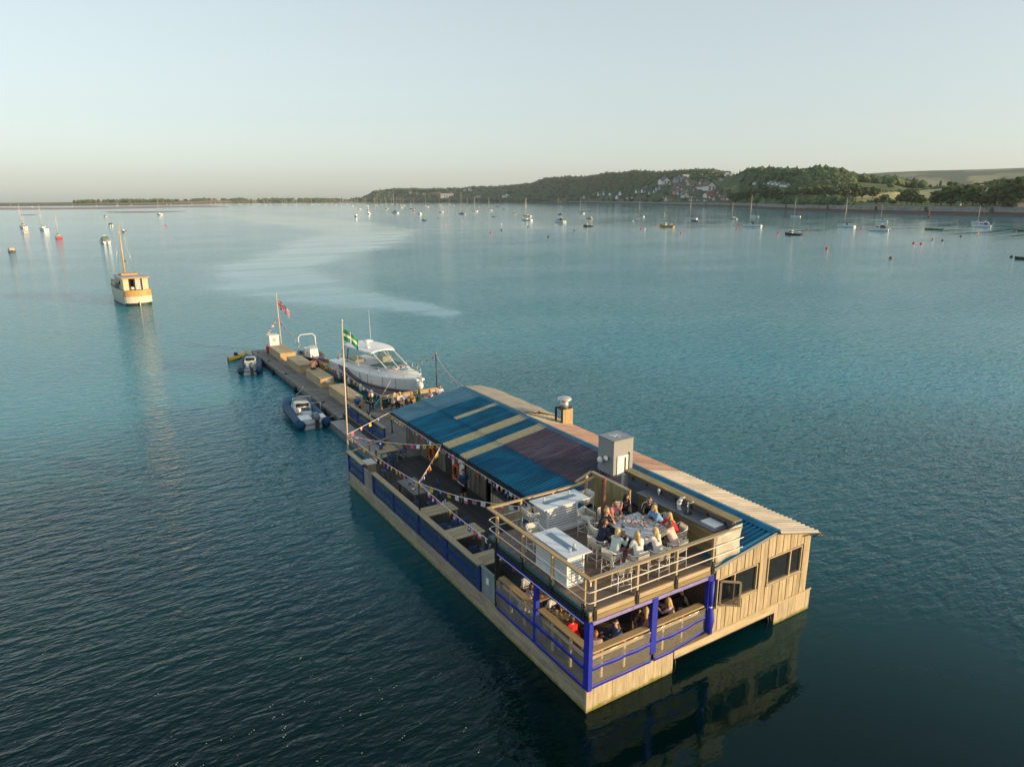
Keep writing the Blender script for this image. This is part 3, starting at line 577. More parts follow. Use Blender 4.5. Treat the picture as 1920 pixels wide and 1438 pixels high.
# ---- village houses
WC = {'white': (.82, .80, .76), 'grey': (.36, .37, .38), 'palegrey': (.52, .53, .53), 'brick': (.34, .19, .13), 'yellow': (.66, .52, .25), 'aqua': (.42, .56, .56), 'pink': (.62, .40, .36),
      'orange': (.62, .30, .16), 'paleblue': (.45, .55, .62), 'peach': (.66, .52, .42), 'cream': (.68, .60, .45), 'coral': (.58, .27, .2), 'dark': (.13, .125, .12)}
RC = {'slate': (.105, .11, .125), 'greyr': (.3, .31, .32), 'brown': (.16, .11, .085), 'redtile': (.30, .13, .085), 'white': (.7, .7, .7)}
winm = mat('dark_pane', (.04, .05, .06), .15, .2)
def house_mesh(kind):
    """unit width 1 along X, gable or ridge roofs; returns wall, roof, chimney, window meshes"""
    w, d, e, rdg = {0: (1, .75, .5, .86), 1: (1, 1.1, .62, 1.08), 2: (1, .7, .55, .9), 3: (1, .42, .32, .5)}[kind]
    wall = B(); roof = B(); ch = B()
    if kind in (0, 3):
        wall.prism([(-d/2, 0), (d/2, 0), (d/2, e), (0, rdg-.02), (-d/2, e)], 'x', -w/2, w/2)
        for s in (-1, 1): roof.prism([(s*(d/2+.04), e-.03), (0, rdg), (0, rdg+.05), (s*(d/2+.04), e+.02)][::s], 'x', -w/2-.03, w/2+.03)
        ch.box(w*.3, w*.4, -.06, .06, rdg-.08, rdg+.2)
    else:
        wall.prism([(-w/2, 0), (w/2, 0), (w/2, e), (0, rdg-.02), (-w/2, e)][::-1], 'y', -d/2, d/2)
        for s in (-1, 1): roof.prism([(s*(w/2+.05), e-.04), (0, rdg), (0, rdg+.06), (s*(w/2+.05), e+.02)][::-s], 'y', -d/2-.04, d/2+.04)
        ch.box(-.06, .06, d*.25, d*.36, rdg-.1, rdg+.2)
        if kind == 2:
            wall.prism([(-d/2, 0), (d*.3, 0), (d*.3, e*.9), (-d*.1, rdg*.85), (-d/2, e*.9)], 'x', -w*.9, -w/2)
            roof.prism([(-d/2-.04, e*.86), (-d*.1, rdg*.84), (-d*.1, rdg*.9), (-d/2-.04, e*.92)][::-1], 'x', -w*.93, -w/2); roof.prism([(d*.3+.04, e*.86), (-d*.1, rdg*.84), (-d*.1, rdg*.9), (d*.3+.04, e*.92)], 'x', -w*.93, -w/2)
    n = 5 if kind == 3 else 2; wins = []
    for i in range(n):
        x = -w/2+w*(i+.5)/n
        for z in ((e*.18, e*.45), (e*.58, e*.85)) if kind != 3 else ((e*.2, e*.42), (e*.6, e*.85)):
            wins.append(B().box(x-w*.11/(n/2), x+w*.11/(n/2), -d/2-.012, -d/2+.02, z[0], z[1]))
    return wall, roof, ch, wins
HM = {}
cnames = {'palegrey': 'pale grey', 'paleblue': 'pale blue', 'greyr': 'grey', 'redtile': 'red tiled', 'slate': 'slate', 'brown': 'brown', 'white': 'white'}
def hlabel(i, x, y, wc, rc, k):
    az = math.degrees(math.atan2(x-CAM_XY[0], y-CAM_XY[1])); r = math.hypot(x-CAM_XY[0], y-CAM_XY[1]); z = ground_z(x, y)
    form = {0: 'house', 1: 'gabled house', 2: 'house with a side wing', 3: 'long terrace'}[k]
    if az < 33: wh = 'on the far left wooded hill'
    elif az < 41.9: wh = 'on the shore left of the village' if z < 25 else 'on the slope left of the village'
    elif az < 45.0: wh = 'at the left edge of the village' if z > 20 else 'at the left of the village waterfront'
    elif az < 50.2: wh = 'on the village waterfront' if z < 16 else 'in the middle of the village' if z < 42 else 'high above the village'
    elif az < 56: wh = 'among trees right of the village'
    else: wh = 'near the sea wall by the pale field'
    return '%s %s %s %s' % (cnames.get(wc, wc), {'slate': 'slate-roofed', 'greyr': 'grey-roofed', 'brown': 'brown-roofed', 'redtile': 'red-tiled', 'white': 'white-roofed'}[rc], form, wh)
for i, (x, y, w, wc, rc, k) in enumerate(HOUSES):
    key = (k, wc, rc)
    if key not in HM:
        wa, ro, ch, wi = house_mesh(k); HM[key] = (wa.mesh('wall', mat('render_'+wc, WC[wc], .85, .08, .5)), ro.mesh('roof', mat('roof_'+rc, RC[rc], .8, .2, .6)), ch.mesh('chimney', mat('chimney_brick', (.3, .2, .15), .9)), [q.mesh('window', winm) for q in wi])
    az = math.degrees(math.atan2(x-CAM_XY[0], y-CAM_XY[1]))
    t = thing('village_house', hlabel(i, x, y, wc, rc, k), 'house', (x, y, ground_z(x, y)-.6), random.uniform(-.42, .1), 'houses of the hillside village' if 41 < az < 51 else 'houses scattered along the hills')
    w *= 1.22; sc = (w, w if k != 3 else w*.8, w*.88 if k != 3 else w*.75); a, r_, c_, ws = HM[key]
    link('wall', a, t, sc=sc); rf = link('roof', r_, t, sc=sc)
    if rc != 'white': link('chimney', c_, t, sc=sc)
    for q in ws: link('window', q, t, sc=sc)
# ------------------------------------------------------------------ the floating platform
HZ = .9; DK = .95; TZ = 3.65
hull_w = mat('hull_wood', (.40, .335, .225), .8, .28, 9, (.12, 1, 1), .12, .3)
def tide(m, ax):
    """weed and tide stain low on the hull: grows with an uneven edge above the waterline"""
    n = m.node_tree.nodes; l = m.node_tree.links; p = n['Principled BSDF']; src = p.inputs['Base Color'].links[0].from_socket
    tc = n.new('ShaderNodeTexCoord'); geo = n.new('ShaderNodeNewGeometry'); sp = n.new('ShaderNodeSeparateXYZ'); l.new(geo.outputs['Position'], sp.inputs[0])
    nz = n.new('ShaderNodeTexNoise'); nz.inputs['Scale'].default_value = 3; nz.inputs['Detail'].default_value = 6; l.new(geo.outputs['Position'], nz.inputs['Vector'])
    a = n.new('ShaderNodeMath'); a.operation = 'MULTIPLY_ADD'; a.inputs[1].default_value = -.34; l.new(nz.outputs['Fac'], a.inputs[0]); l.new(sp.outputs['Z'], a.inputs[2])
    mr = n.new('ShaderNodeMapRange'); mr.inputs['From Min'].default_value = -.14; mr.inputs['From Max'].default_value = .0; mr.inputs['To Min'].default_value = 1; mr.inputs['To Max'].default_value = 0
    l.new(a.outputs[0], mr.inputs[0]); mx = n.new('ShaderNodeMix'); mx.data_type = 'RGBA'; mx.inputs[7].default_value = (.17, .16, .025, 1)
    l.new(mr.outputs[0], mx.inputs[0]); l.new(src, mx.inputs[6]); l.new(mx.outputs[2], p.inputs['Base Color'])
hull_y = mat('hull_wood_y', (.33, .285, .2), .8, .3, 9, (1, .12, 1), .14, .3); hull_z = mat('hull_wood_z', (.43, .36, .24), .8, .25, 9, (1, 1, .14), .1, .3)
for q in (hull_y, hull_z): tide(q, 'z')

plat = thing('floating_platform', 'long timber clad floating platform carrying the cafe, weed along its waterline', 'platform', (0, 0, 0))
b = B(); b.box(.06, 3.72, .06, 22.2, -.6, HZ-.02); b.box(3.72, 9.2, 1.6, 22.2, -.6, HZ-.03); b.box(9.2, 11.22, .06, 24.3, -.6, HZ-.02); b.box(3.72, 9.2, .12, 1.6, .56, HZ-.03)
b.box(3.4, 11.9, 22.2, 33.2, -.6, HZ-.02); b.build('float_core', dim, plat)
me = {}
def plankmesh(key, sx, sy, sz, m, bev=0):
    if key not in me: me[key] = B().box(0, sx, 0, sy, 0, sz).mesh(key[0], m)
    return me[key]
rows = [(-.25, .0), (.005, .225), (.23, .45), (.455, .675), (.68, .9)]
for z0, z1 in rows:                                   # long shaded side: horizontal planks
    y = .06
    off = random.uniform(1.5, 3.6)
    while y < 22.2:
        y1 = min(22.2, y+off); off = random.choice((3.6, 4.2, 4.8)); L = y1-y
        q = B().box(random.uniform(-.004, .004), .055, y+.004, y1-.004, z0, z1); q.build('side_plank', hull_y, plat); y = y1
B().box(-.012, .075, -.012, .075, -.3, .905).build('corner_post', hull_z, plat)
x = .08
while x < 3.78:                                       # front block: upright boards
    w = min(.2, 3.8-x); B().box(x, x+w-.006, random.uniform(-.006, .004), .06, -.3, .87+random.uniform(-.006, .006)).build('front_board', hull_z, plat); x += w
x = 9.16
while x < 11.28:
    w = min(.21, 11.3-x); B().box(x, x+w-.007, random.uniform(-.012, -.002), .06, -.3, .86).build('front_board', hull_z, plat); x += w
for y in np.arange(.07, 8, 1.9): B().box(3.74, 3.8, y, y+1.88, -.3, .85).build('block_side_board', hull_z, plat)
B().box(3.81, 9.15, -.035, .11, .56, .87).build('front_beam', wood('wpine', 'x'), plat)
B().box(3.81, 9.15, .0, .09, .48, .55).build('steel_channel', black, plat)
B().box(5.66, 11.33, -.03, .0, .875, .945).build('sill_beam', wood('pale', 'x'), plat)
b = B()
for x in (3.86, 8.75, 8.9): b.path([(x, -.02, .55), (x+.02, -.05, .3), (x-.01, -.03, .02)], .022, 5)
b.build('mooring_chain', black, plat)
# deck boards, lower deck (run along Y)
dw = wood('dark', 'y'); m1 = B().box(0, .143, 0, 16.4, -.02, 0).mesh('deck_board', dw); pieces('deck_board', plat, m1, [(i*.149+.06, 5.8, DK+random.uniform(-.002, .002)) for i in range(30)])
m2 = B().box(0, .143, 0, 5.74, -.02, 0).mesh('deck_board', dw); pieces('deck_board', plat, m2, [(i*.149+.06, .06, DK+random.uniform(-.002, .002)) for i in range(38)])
m3 = B().box(0, .143, 0, 10.8, -.02, 0).mesh('deck_board', wood('dock', 'y')); pieces('deck_board', plat, m3, [(i*.149+3.42, 22.25, DK+random.uniform(-.002, .002)) for i in range(54)])
B().box(5.75, 10.9, .15, 24.2, DK-.03, DK).build('floor', mat('inner_floor', (.12, .1, .08), .6), plat)
b = B()
for y in (3, 9, 15, 20): b.lathe((-.02, y, .6), [(.02, -.1), (.03, 0)], 6)
lp = thing('landing_pad', 'pale grey low landing pontoon beside the blue boarded ramp fence', 'pontoon', (2.4, 28, 0))
B().box(2.35, 3.38, 24.0, 33.0, -.4, .52).build('float', mat('concrete_dark', (.16, .165, .16), .85, .25, 2), lp)
mm = B().box(0, 1.03, 0, .28, 0, .035).mesh('deck_board', mat('pad_board', (.34, .35, .34), .8, .18, 6, G['x'], .1)); pieces('deck_board', lp, mm, [(2.35, 24.0+i*.3, .525) for i in range(30)])

# ------------------------------------------------------------------ the cafe building
bld = thing('cafe_building', 'low timber clad cafe building with a blue corrugated metal roof', 'building', (4.5, 0, 0))
RX, RZ, EX, RE = 8.69, 4.1, 3.6, 11.12
def zl(x): return RZ-.161*(RX-x)
def zr(x): return RZ-.249*(x-RX)
def ztop(x): return zl(x) if x < RX else zr(x)
WINS = [(5.78, 7.80, 1.99, 2.99), (8.49, 10.37, 2.0, 3.03)]
bd = wood('wpine', 'z'); x = 5.66; i = 0
while x < 10.95:                                       # front cladding, board by board, cut round the windows
    w = min(.212, 10.97-x); t = ztop(x+w/2)-.06; y0 = -.025-(i % 2)*.012
    spans = [(.95, t)]
    for wx0, wx1, wz0, wz1 in WINS:
        if x+w > wx0-.04 and x < wx1+.04: spans = [(.95, wz0-.05), (wz1+.05, t)]
    for z0, z1 in spans: B().box(x, x+w-.027, y0, .03, z0+random.uniform(0, .012), z1).build('cladding_board', bd, bld)
    x += w; i += 1
b = B()
for x0, x1, z0, z1f in ((5.66, 5.74, .95, None), (7.84, 8.45, .95, None), (10.41, 10.97, .95, None)): b.prism([(x0, z0), (x1, z0), (x1, ztop(x1)-.08), (x0, ztop(x0)-.08)], 'y', .03, .08)
for wx0, wx1, wz0, wz1 in WINS: b.box(wx0-.06, wx1+.06, .03, .08, .95, wz0-.04); b.prism([(wx0-.06, wz1+.04), (wx1+.06, wz1+.04), (wx1+.06, ztop(wx1)-.09), (wx0-.06, ztop(wx0)-.09)], 'y', .03, .08)
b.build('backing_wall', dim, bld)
B().box(10.91, 10.97, .03, 24.3, .95, 3.5).build('side_wall', wood('wpine', 'z'), bld)
B().box(5.66, 5.72, .08, 6.2, .95, 3.3).build('inner_wall', wood('brown', 'z'), bld)
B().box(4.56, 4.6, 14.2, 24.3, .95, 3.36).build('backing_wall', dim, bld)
B().box(4.6, 10.9, 24.24, 24.3, .95, 3.5).build('end_wall', wood('old', 'z'), bld)
y = 14.2
while y < 24.25:
    w = random.choice((.14, .16, .19)); w = min(w, 24.3-y)
    if not 17.6 < y < 18.75: B().box(4.50+random.uniform(-.012, .01), 4.56, y, y+w-.012, .97, 3.36).build('old_board', wood('old', 'z'), bld)
    y += w
dr = B().box(4.48, 4.55, 17.85, 18.6, .97, 3.0).build('door', dim, bld); B().box(4.44, 4.5, 17.62, 17.84, .97, 3.05).build('door_frame', white, bld)
for k, (wx0, wx1, wz0, wz1) in enumerate(WINS):
    mx = 6.62 if k == 0 else 9.73; fr = B(); f = .055
    for a in ((wx0-.05, wx1+.05, wz0-.05, wz0), (wx0-.05, wx1+.05, wz1, wz1+.05), (wx0-.05, wx0, wz0, wz1), (wx1, wx1+.05, wz0, wz1), (mx-.03, mx+.03, wz0, wz1)): fr.box(a[0], a[1], -.06, .09, a[2], a[3])
    wo_ = B().box(wx0-.09, wx1+.09, -.09, -.02, wz0-.09, wz0-.05).build('window', wood('wpine', 'x'), bld)
    fr.build('frame', wood('pale', 'x'), wo_)
    panes = [(wx0, mx-.03), (mx+.03, wx1)]
    for q, (p0, p1) in enumerate(panes):
        if k == 0 and q == 0: continue
        B().box(p0, p1, .02, .03, wz0, wz1).build('pane', glass, wo_)
th_ = R(40); c0 = Vector((5.84, -.07, 0)); d = Vector((math.cos(th_), -math.sin(th_), 0)); W_ = .74
sash = B(); 
for p0, p1, z0, z1 in ((0, W_, 2.0, 2.07), (0, W_, 2.92, 2.99), (0, .07, 2.0, 2.99), (W_-.07, W_, 2.0, 2.99)):
    a = c0+d*((p0+p1)/2); sash.obox((a.x, a.y, (z0+z1)/2), (p1-p0, .045, z1-z0), Matrix.Rotation(-th_, 3, 'Z'))
so = sash.build('open_sash', wood('pale', 'z'), bld, 'window sash swung open outwards'); B().obox((c0+d*W_/2)+Vector((0, 0, 2.49)), (W_-.14, .008, .85), Matrix.Rotation(-th_, 3, 'Z')).build('pane', glass, so)
# corrugated sheets
RM = {'blue': mat('roof_blue', (.004, .105, .20), .5, .34, 2.0, (.3, 1, 1), rand=.16, spec=.2), 'paleblue': mat('roof_pale_blue', (.075, .20, .285), .42, .14, 1.2, rand=.06, spec=.4),
      'light': mat('rooflight', (.42, .37, .22), .5, .14, 4, rand=.06), 'plum': mat('roof_plum', (.088, .074, .102), .55, .35, 2.2, (.3, 1, 1), rand=.12, spec=.2),
      'cream': mat('roof_cream', (.385, .355, .30), .55, .22, 2.2, (.35, 1, 1), rand=.09), 'pinkish': mat('roof_pink', (.29, .19, .15), .6, .24, 2.2, (.35, 1, 1), rand=.1), 'tan': mat('roof_tan', (.35, .30, .225), .6, .24, 2.2, (.35, 1, 1), rand=.1)}
def sheet(x0, x1, y0, y1, zf, m, lift=0, label=None, pitch=.2, amp=.05):
    n = max(6, int((y1-y0)/pitch*6)); rows = []
    for i in range(n+1):
        y = y0+(y1-y0)*i/n; c_ = math.sin(2*math.pi*y/pitch); z = lift+amp*(abs(c_)**.7*(1 if c_ > 0 else -1)); rows.append([(x0, y, zf(x0)+z), (x1, y, zf(x1)+z)])
    B().slab(rows, .012).build('roof_sheet', RM[m], bld, label)
def run(x0, x1, ya, yb, zf, m, lift=0):
    n = max(1, round((yb-ya)/.95)); s_ = (yb-ya)/n
    for i in range(n): sheet(x0, x1, ya+i*s_, ya+(i+1)*s_+.02, zf, m, lift+.006*(i % 2))
XM = 5.76
for ya, yb, lo, up in ((6.45, 14.45, 'blue', 'plum'), (14.45, 15.28, 'light', 'light'), (15.28, 16.41, 'blue', 'blue'), (16.41, 17.24, 'light', 'light'), (17.24, 19.63, 'blue', 'blue'),
                       (19.63, 20.1, 'blue', 'light'), (20.1, 21.85, 'blue', 'blue'), (21.85, 24.45, 'paleblue', 'paleblue')):
    run(EX, XM+.06, ya, yb, zl, lo, .02); run(XM, RX-.1, ya, yb, zl, up, .045)
run(5.5, RX-.1, -.09, .9, zl, 'blue', .03); run(6.72, RX-.1, .9, 6.45, zl, 'blue', .03)
for ya, yb, m in ((-.3, 7.1, 'cream'), (7.1, 15.4, 'pinkish'), (15.4, 24.5, 'tan')): run(RX+.1, RE, ya, yb, zr, m, .03)
b = B()
for s_, zf in ((-1, zl), (1, zr)): b.slab([[(RX, y, RZ+.09), (RX+s_*.27, y, zf(RX+s_*.27)+.075)][::s_] for y in np.linspace(-.1, 24.5, 12)], .02)
b.build('ridge_cap', RM['blue'], bld)
B().slab([[(8.9, y, 4.16), (10.1, y, 4.02), (11.3, y, 3.62+.02*math.sin(y*3))] for y in np.linspace(17.6, 24.6, 60)], .05).build('raised_roof_panel', RM['tan'], bld)
b = B(); b.bar((5.45, -.1, zl(5.45)-.06), (RX, -.1, RZ-.06), .03, .12); b.bar((RX, -.1, RZ-.06), (RE+.1, -.1, zr(RE+.1)-.05), .03, .10); b.build('verge_board', mat('verge_grey', (.22, .24, .26), .5, .1), bld)
B().box(EX-.05, EX+.02, 6.45, 24.45, 3.13, 3.24).build('gutter', black, bld)
B().tube((RE+.02, -.34, 3.42), (RE+.02, 24.4, 3.42), .045).build('gutter', mat('gutter_grey', (.3, .28, .25), .5), bld)
B().tube((RE-.5, -.33, 3.5), (RE+.28, -.33, 3.44), .03).build('pipe_end', black, bld)
B().box(4.6, 11, .2, 24.2, 3.2, 3.23).build('ceiling', wood('brown', 'y'), bld)
b = B()
for y in (7.0, 10.2, 13.4): b.box(4.4, 4.52, y, y+.12, .95, 3.3)
b.build('bar_post', wood('old', 'z'), bld)
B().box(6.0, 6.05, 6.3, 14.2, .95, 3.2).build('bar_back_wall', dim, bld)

# bar servery under the eave
t = thing('servery_counter', 'timber servery counter with a dark top under the blue roof eave', 'counter', (4.3, 10, DK))
B().box(4.02, 4.55, 7.6, 12.9, 2.0, 2.06).build('counter_top', mat('dark_top', (.10, .12, .13), .35), t)
y = 7.62
while y < 12.85: B().box(4.1, 4.14, y, y+.19, .96, 2.0).build('front_board', wood('wpine', 'z'), t); y += .2
B().box(4.1, 4.5, 12.84, 12.9, .96, 2.0).build('end_panel', wood('pale', 'z'), t)
for k in range(14):
    y = 12.6-k*.16; q = thing('glass_bottle' if k % 3 else 'wine_glass', 'clear glass in the row of drinks glasses on the servery counter' if k % 3 == 0 else 'dark bottle in the row standing on the servery counter', 'glass' if k % 3 == 0 else 'bottle', (4.25+.12*(k % 2), y, 2.06), 0, 'glasses and bottles on the servery counter')
    bb = B().lathe((4.25+.12*(k % 2), y, 2.06), [(.035, 0), (.038, .14), (.014, .2), (.014, .27)] if k % 3 else [(.03, 0), (.006, .01), (.006, .09), (.035, .12), (.04, .2)], 8); bb.build('body', mat('bottle_glass', (.10, .14, .11), .15) if k % 3 else drink, q)
t = thing('hand_rail', 'bent grey steel handrail by the servery counter', 'handrail', (3.6, 8.6, DK))
B().path([(3.5, 8.0, DK), (3.5, 8.0, 1.85), (3.6, 8.15, 1.98), (3.65, 9.3, 2.0), (3.7, 9.5, 1.9), (3.7, 9.5, DK)], .025, 8).build('rail', steel, t)

# ------------------------------------------------------------------ roof terrace over the corner
ter = thing('roof_terrace', 'raised timber roof terrace with pine handrails over the corner of the cafe', 'terrace', (0, 0, TZ))
m1 = B().box(0, 6.58, 0, .138, -.024, 0).mesh('deck_board', mat('terrace_board', (.165, .118, .088), .62, .28, 10, G['x'], .2, .25)); pieces('deck_board', ter, m1, [(.03, .04+i*.144, TZ+random.uniform(-.002, .002)) for i in range(28)])
m1b = B().box(0, 5.06, 0, .138, -.024, 0).mesh('deck_board', M['terrace_board']); pieces('deck_board', ter, m1b, [(.03, .04+i*.144, TZ) for i in range(28, 42)])
b = B(); b.box(.05, 6.6, .06, 6.1, 3.36, TZ-.03); b.build('joist_frame', dim, ter)
B().box(-.0, 6.7, -.03, .03, 3.50, TZ+.0).build('edge_board', wood('pale', 'x'), ter); B().box(-.0, 5.56, -.045, .03, 3.33, 3.49).build('fascia', wood('olive', 'x'), ter)
teal = mat('teal_board', (.045, .115, .125), .6, .25, 6, G['y']); B().box(-.035, .03, .03, 6.13, 3.53, TZ+.0).build('edge_board', teal, ter); B().box(-.05, .03, .03, 6.13, 3.30, 3.52).build('fascia', black, ter)
for zz in (4.78,): pass
B().box(-.075, .075, -.075, 6.17, 4.765, 4.82).build('handrail', wood('new', 'y'), ter); B().box(.08, 6.78, -.075, .065, 4.765, 4.82).build('handrail', wood('wpine', 'x'), ter)
B().box(.08, 4.2, 6.05, 6.17, 4.765, 4.82).build('handrail', wood('new', 'x'), ter); B().bar((4.18, 6.11, 4.80), (5.05, 6.13, 4.95), .12, .05).build('handrail', wood('new', 'x'), ter)
for z in (4.39, 4.02):
    b = B().path([(0, 6.0, z), (-.09, 5.95, z), (-.09, .03, z), (-.075, -.075, z), (.03, -.09, z), (6.85, -.09, z)], .017, 7); b.build('steel_rail', mat('bright_rail', (.72, .70, .66), .35, .05), ter)
    B().tube((.05, 6.05, z), (4.4, 6.05, z), .014).build('steel_rail', M['bright_rail'], ter)
# posts with black bolted brackets
for y in (.2, 1.96, 3.73, 5.5):
    B().box(-.05, .05, y-.045, y+.045, TZ-.02, 4.765).build('rail_post', wood('new', 'z'), ter)
    br = B().box(-.085, -.05, y-.075, y+.075, 3.36, 3.86).build('post_bracket', black, ter)
    for z in (3.72, 3.80): B().tube((-.10, y, z), (-.085, y, z), .018, None, 6).build('bolt', steel, br)
for x in (.2, 1.94, 3.67, 5.42):
    B().box(x-.04, x+.04, -.05, .045, TZ-.02, 4.765).build('rail_post', wood('pale', 'z'), ter)
    br = B().box(x-.06, x+.06, -.085, -.05, 3.36, 3.84).build('post_bracket', black, ter)
    for z in (3.72, 3.78): B().tube((x, -.10, z), (x, -.085, z), .016, None, 6).build('bolt', steel, br)
for x in (1.4, 2.9): B().box(x-.04, x+.04, 6.02, 6.09, TZ, 4.765).build('rail_post', wood('new', 'z'), ter)
B().box(4.55, 4.65, 6.03, 6.12, TZ, 5.12).build('rail_post', wood('new', 'z'), ter)
B().box(.02, .06, -.02, .02, 4.55, 4.7).build('notice_plate', white, ter)
b = B(); rows = []
for i in range(9):
    u = i/8; rows.append([(5.5+.02*math.sin(j*2+i), -.02-.03*math.sin(u*7+j*.7), 3.72+(4.72-3.72+.28*u)*j/6+.0*u) if False else (5.5+1.28*u, -.02-.035*math.sin(u*9+j*.8), 3.70+.1*u+(1.02+.12*u)*j/6) for j in range(7)])
b.grid(rows); so = b.build('wind_sheet', clear('milky_sheet', (.70, .66, .56), .66, .35), ter)
md = so.modifiers.new('thick', 'SOLIDIFY'); md.thickness = .006
# stair wall, pit
sw = thing('stair_wall', 'greenish pine boarded wall beside the terrace stairs', 'wall', (5.08, 5, TZ))
y = 4.05
while y < 6.25: B().box(5.06, 5.10, y, y+.185, 3.66, 5.06).build('board', wood('olive', 'z'), sw); y += .19
B().box(5.02, 5.15, 4.0, 6.33, 5.06, 5.12).build('cap', wood('wpine', 'y'), sw); B().bar((5.08, 6.38, 5.08), (4.28, 6.36, 4.80), .12, .06).build('cap', wood('wpine', 'x'), sw)
B().box(5.05, 5.13, 3.96, 4.05, 3.66, 5.12).build('post', wood('olive', 'z'), sw)
st = thing('stairs', 'dark stairwell steps between the stair wall and the terrace bar', 'stairs', (5.7, 5.5, 3))
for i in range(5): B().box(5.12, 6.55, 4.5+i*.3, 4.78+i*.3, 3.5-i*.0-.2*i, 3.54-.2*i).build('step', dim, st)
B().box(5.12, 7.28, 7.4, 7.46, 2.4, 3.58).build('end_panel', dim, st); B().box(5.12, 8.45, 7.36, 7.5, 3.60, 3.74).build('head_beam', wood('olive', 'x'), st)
# bar on the terrace
bar = thing('terrace_bar', 'grey topped terrace bar counter with a framed back wall', 'counter', (6.2, 2.5, TZ))
B().box(5.78, 6.5, .35, 4.4, 4.66, 4.71).build('counter_top', mat('grey_top', (.115, .13, .145), .3, .1), bar)
z = 3.67
while z < 4.6: B().box(5.9, 5.93, .4, 4.35, z, z+.15).build('front_plank', wood('olive', 'y'), bar); z += .158
B().box(5.9, 6.5, .36, .4, 3.67, 4.66).build('end_panel', wood('brown', 'z'), bar)
B().box(6.58, 6.62, .1, 5.8, 3.67, 4.98).build('back_panel', mat('slate_blue_board', (.10, .145, .19), .6, .25, 5, G['y'], .1), bar)
for y in np.arange(.5, 5.9, .82): B().box(6.50, 6.58, y, y+.09, 4.71, 4.96).build('stud', wood('brown', 'z'), bar)
B().box(6.44, 6.5, .1, 5.85, 4.90, 4.97).build('rail', wood('brown', 'y'), bar); B().box(6.45, 6.86, .05, 5.9, 4.985, 5.03).build('cap', wood('olive', 'y'), bar)
B().box(6.3, 6.42, 5.75, 5.87, 3.7, 4.9).build('end_post', mat('pale_tube', (.55, .58, .58), .5), bar)
q = thing('serving_tray', 'white square tray at the near end of the terrace bar', 'tray', (6.2, .8, 4.71)); B().box(5.98, 6.46, .5, 1.15, 4.712, 4.76).build('tray', white, q)
q = thing('beer_tap', 'chrome beer tap on a round dark drip tray on the terrace bar', 'tap', (6.1, 1.9, 4.71))
B().lathe((6.1, 1.9, 4.71), [(.17, 0), (.17, .02), (.15, .025)], 16).build('drip_tray', black, q); B().lathe((6.1, 1.9, 4.735), [(.045, 0), (.03, .05), (.03, .34), (.05, .38), (.03, .43)], 10).build('column', steel, q); B().path([(6.1, 1.9, 5.08), (5.98, 1.82, 5.1), (5.95, 1.8, 5.0)], .016, 6).build('spout', steel, q); B().path([(6.12, 1.84, 5.12), (6.2, 1.74, 5.22)], .02, 6).build('lever', white, q)
q = thing('leaping_fish_pump', 'white and navy leaping fish shaped pump handle on the terrace bar', 'pump', (6.1, 2.35, 4.71))
pts = [(6.12, 2.34, 4.72), (6.08, 2.36, 4.86), (6.07, 2.33, 5.02), (6.1, 2.25, 5.18), (6.16, 2.14, 5.26)]; fb = B()
for i in range(4): fb.tube(pts[i], pts[i+1], (.05, .085, .095, .06)[i], (.085, .095, .06, .02)[i], 9)
fb.build('body', white, q); B().path([(6.05, 2.42, 4.8), (6.02, 2.4, 5.0), (6.06, 2.32, 5.17)], .05, 7, r1=.03).build('back', mat('navy', (.02, .03, .09), .4), q); B().lathe((6.12, 2.34, 4.712), [(.09, 0), (.05, .03)], 10).build('base', white, q)
q = thing('pump_clip', 'small white tap badge behind the man in black at the bar', 'badge', (6.25, 3.6, 4.71)); B().tube((6.25, 3.6, 4.71), (6.25, 3.6, 4.85), .02).build('stem', steel, q); B().ell((6.25, 3.6, 4.95), (.04, .07, .11)).build('badge', white, q)
# flue pipe
q = thing('flue_pipe', 'rusty black stove flue pipe rising through the terrace', 'pipe', (3.42, 3.62, TZ))
rust = mat('rust', (.03, .024, .02), .7, .5, 3, (1, 1, 1.2), c2=(.24, .085, .03)); B().tube((3.5, 3.66, TZ), (3.5, 3.66, 6.02), .085, None, 14).build('pipe', rust, q); B().lathe((3.5, 3.66, 5.98), [(.11, 0), (.11, .05), (.06, .08)], 12).build('cap', rust, q)
# roof cabinet with door
cab = thing('roof_cabinet', 'tall grey cabinet with a white door standing on the roof behind the terrace', 'cabinet', (7.3, 7.6, 3.7))
gm = mat('cabinet_grey', (.30, .31, .31), .5, .06, 2); B().box(7.32, 8.45, 7.6, 8.7, 3.6, 5.58).build('body', gm, cab); B().box(7.29, 8.48, 7.57, 8.73, 5.58, 5.62).build('lid', mat('cabinet_lid', (.22, .24, .26), .4, .15, 3), cab)
dr = B().box(7.52, 8.15, 7.56, 7.597, 3.76, 4.86).build('door', white, cab); B().box(7.93, 8.01, 7.55, 7.558, 3.86, 4.76).build('window_slot', dim, dr); B().tube((8.08, 7.53, 4.35), (8.16, 7.53, 4.35), .018).build('handle', steel, dr); B().box(8.19, 8.22, 7.55, 7.6, 3.76, 4.95).build('door_edge', dim, cab)
for k in range(16): 
    pass
for y, z, r in ((8.35, 4.55, .16), (7.95, 4.75, .12)):
    q = thing('flood_lamp', 'round white lamp on the shaded side of the roof cabinet' if r > .13 else 'smaller white lamp beside the round one on the roof cabinet', 'lamp', (7.2, y, z)); B().ell((7.16, y, z), (r*.8, r, r)).build('lamp_head', whiteM, q); B().tube((7.2, y, z), (7.32, y, z), .03).build('bracket', steel, q)
dp = B()
for k in range(30): dp.lathe((7.9+random.gauss(0, .16), 8.2+random.gauss(0, .14), 5.622), [(random.uniform(.012, .04), 0), (.008, .006)], 6)
dp.build('droppings', white, cab)
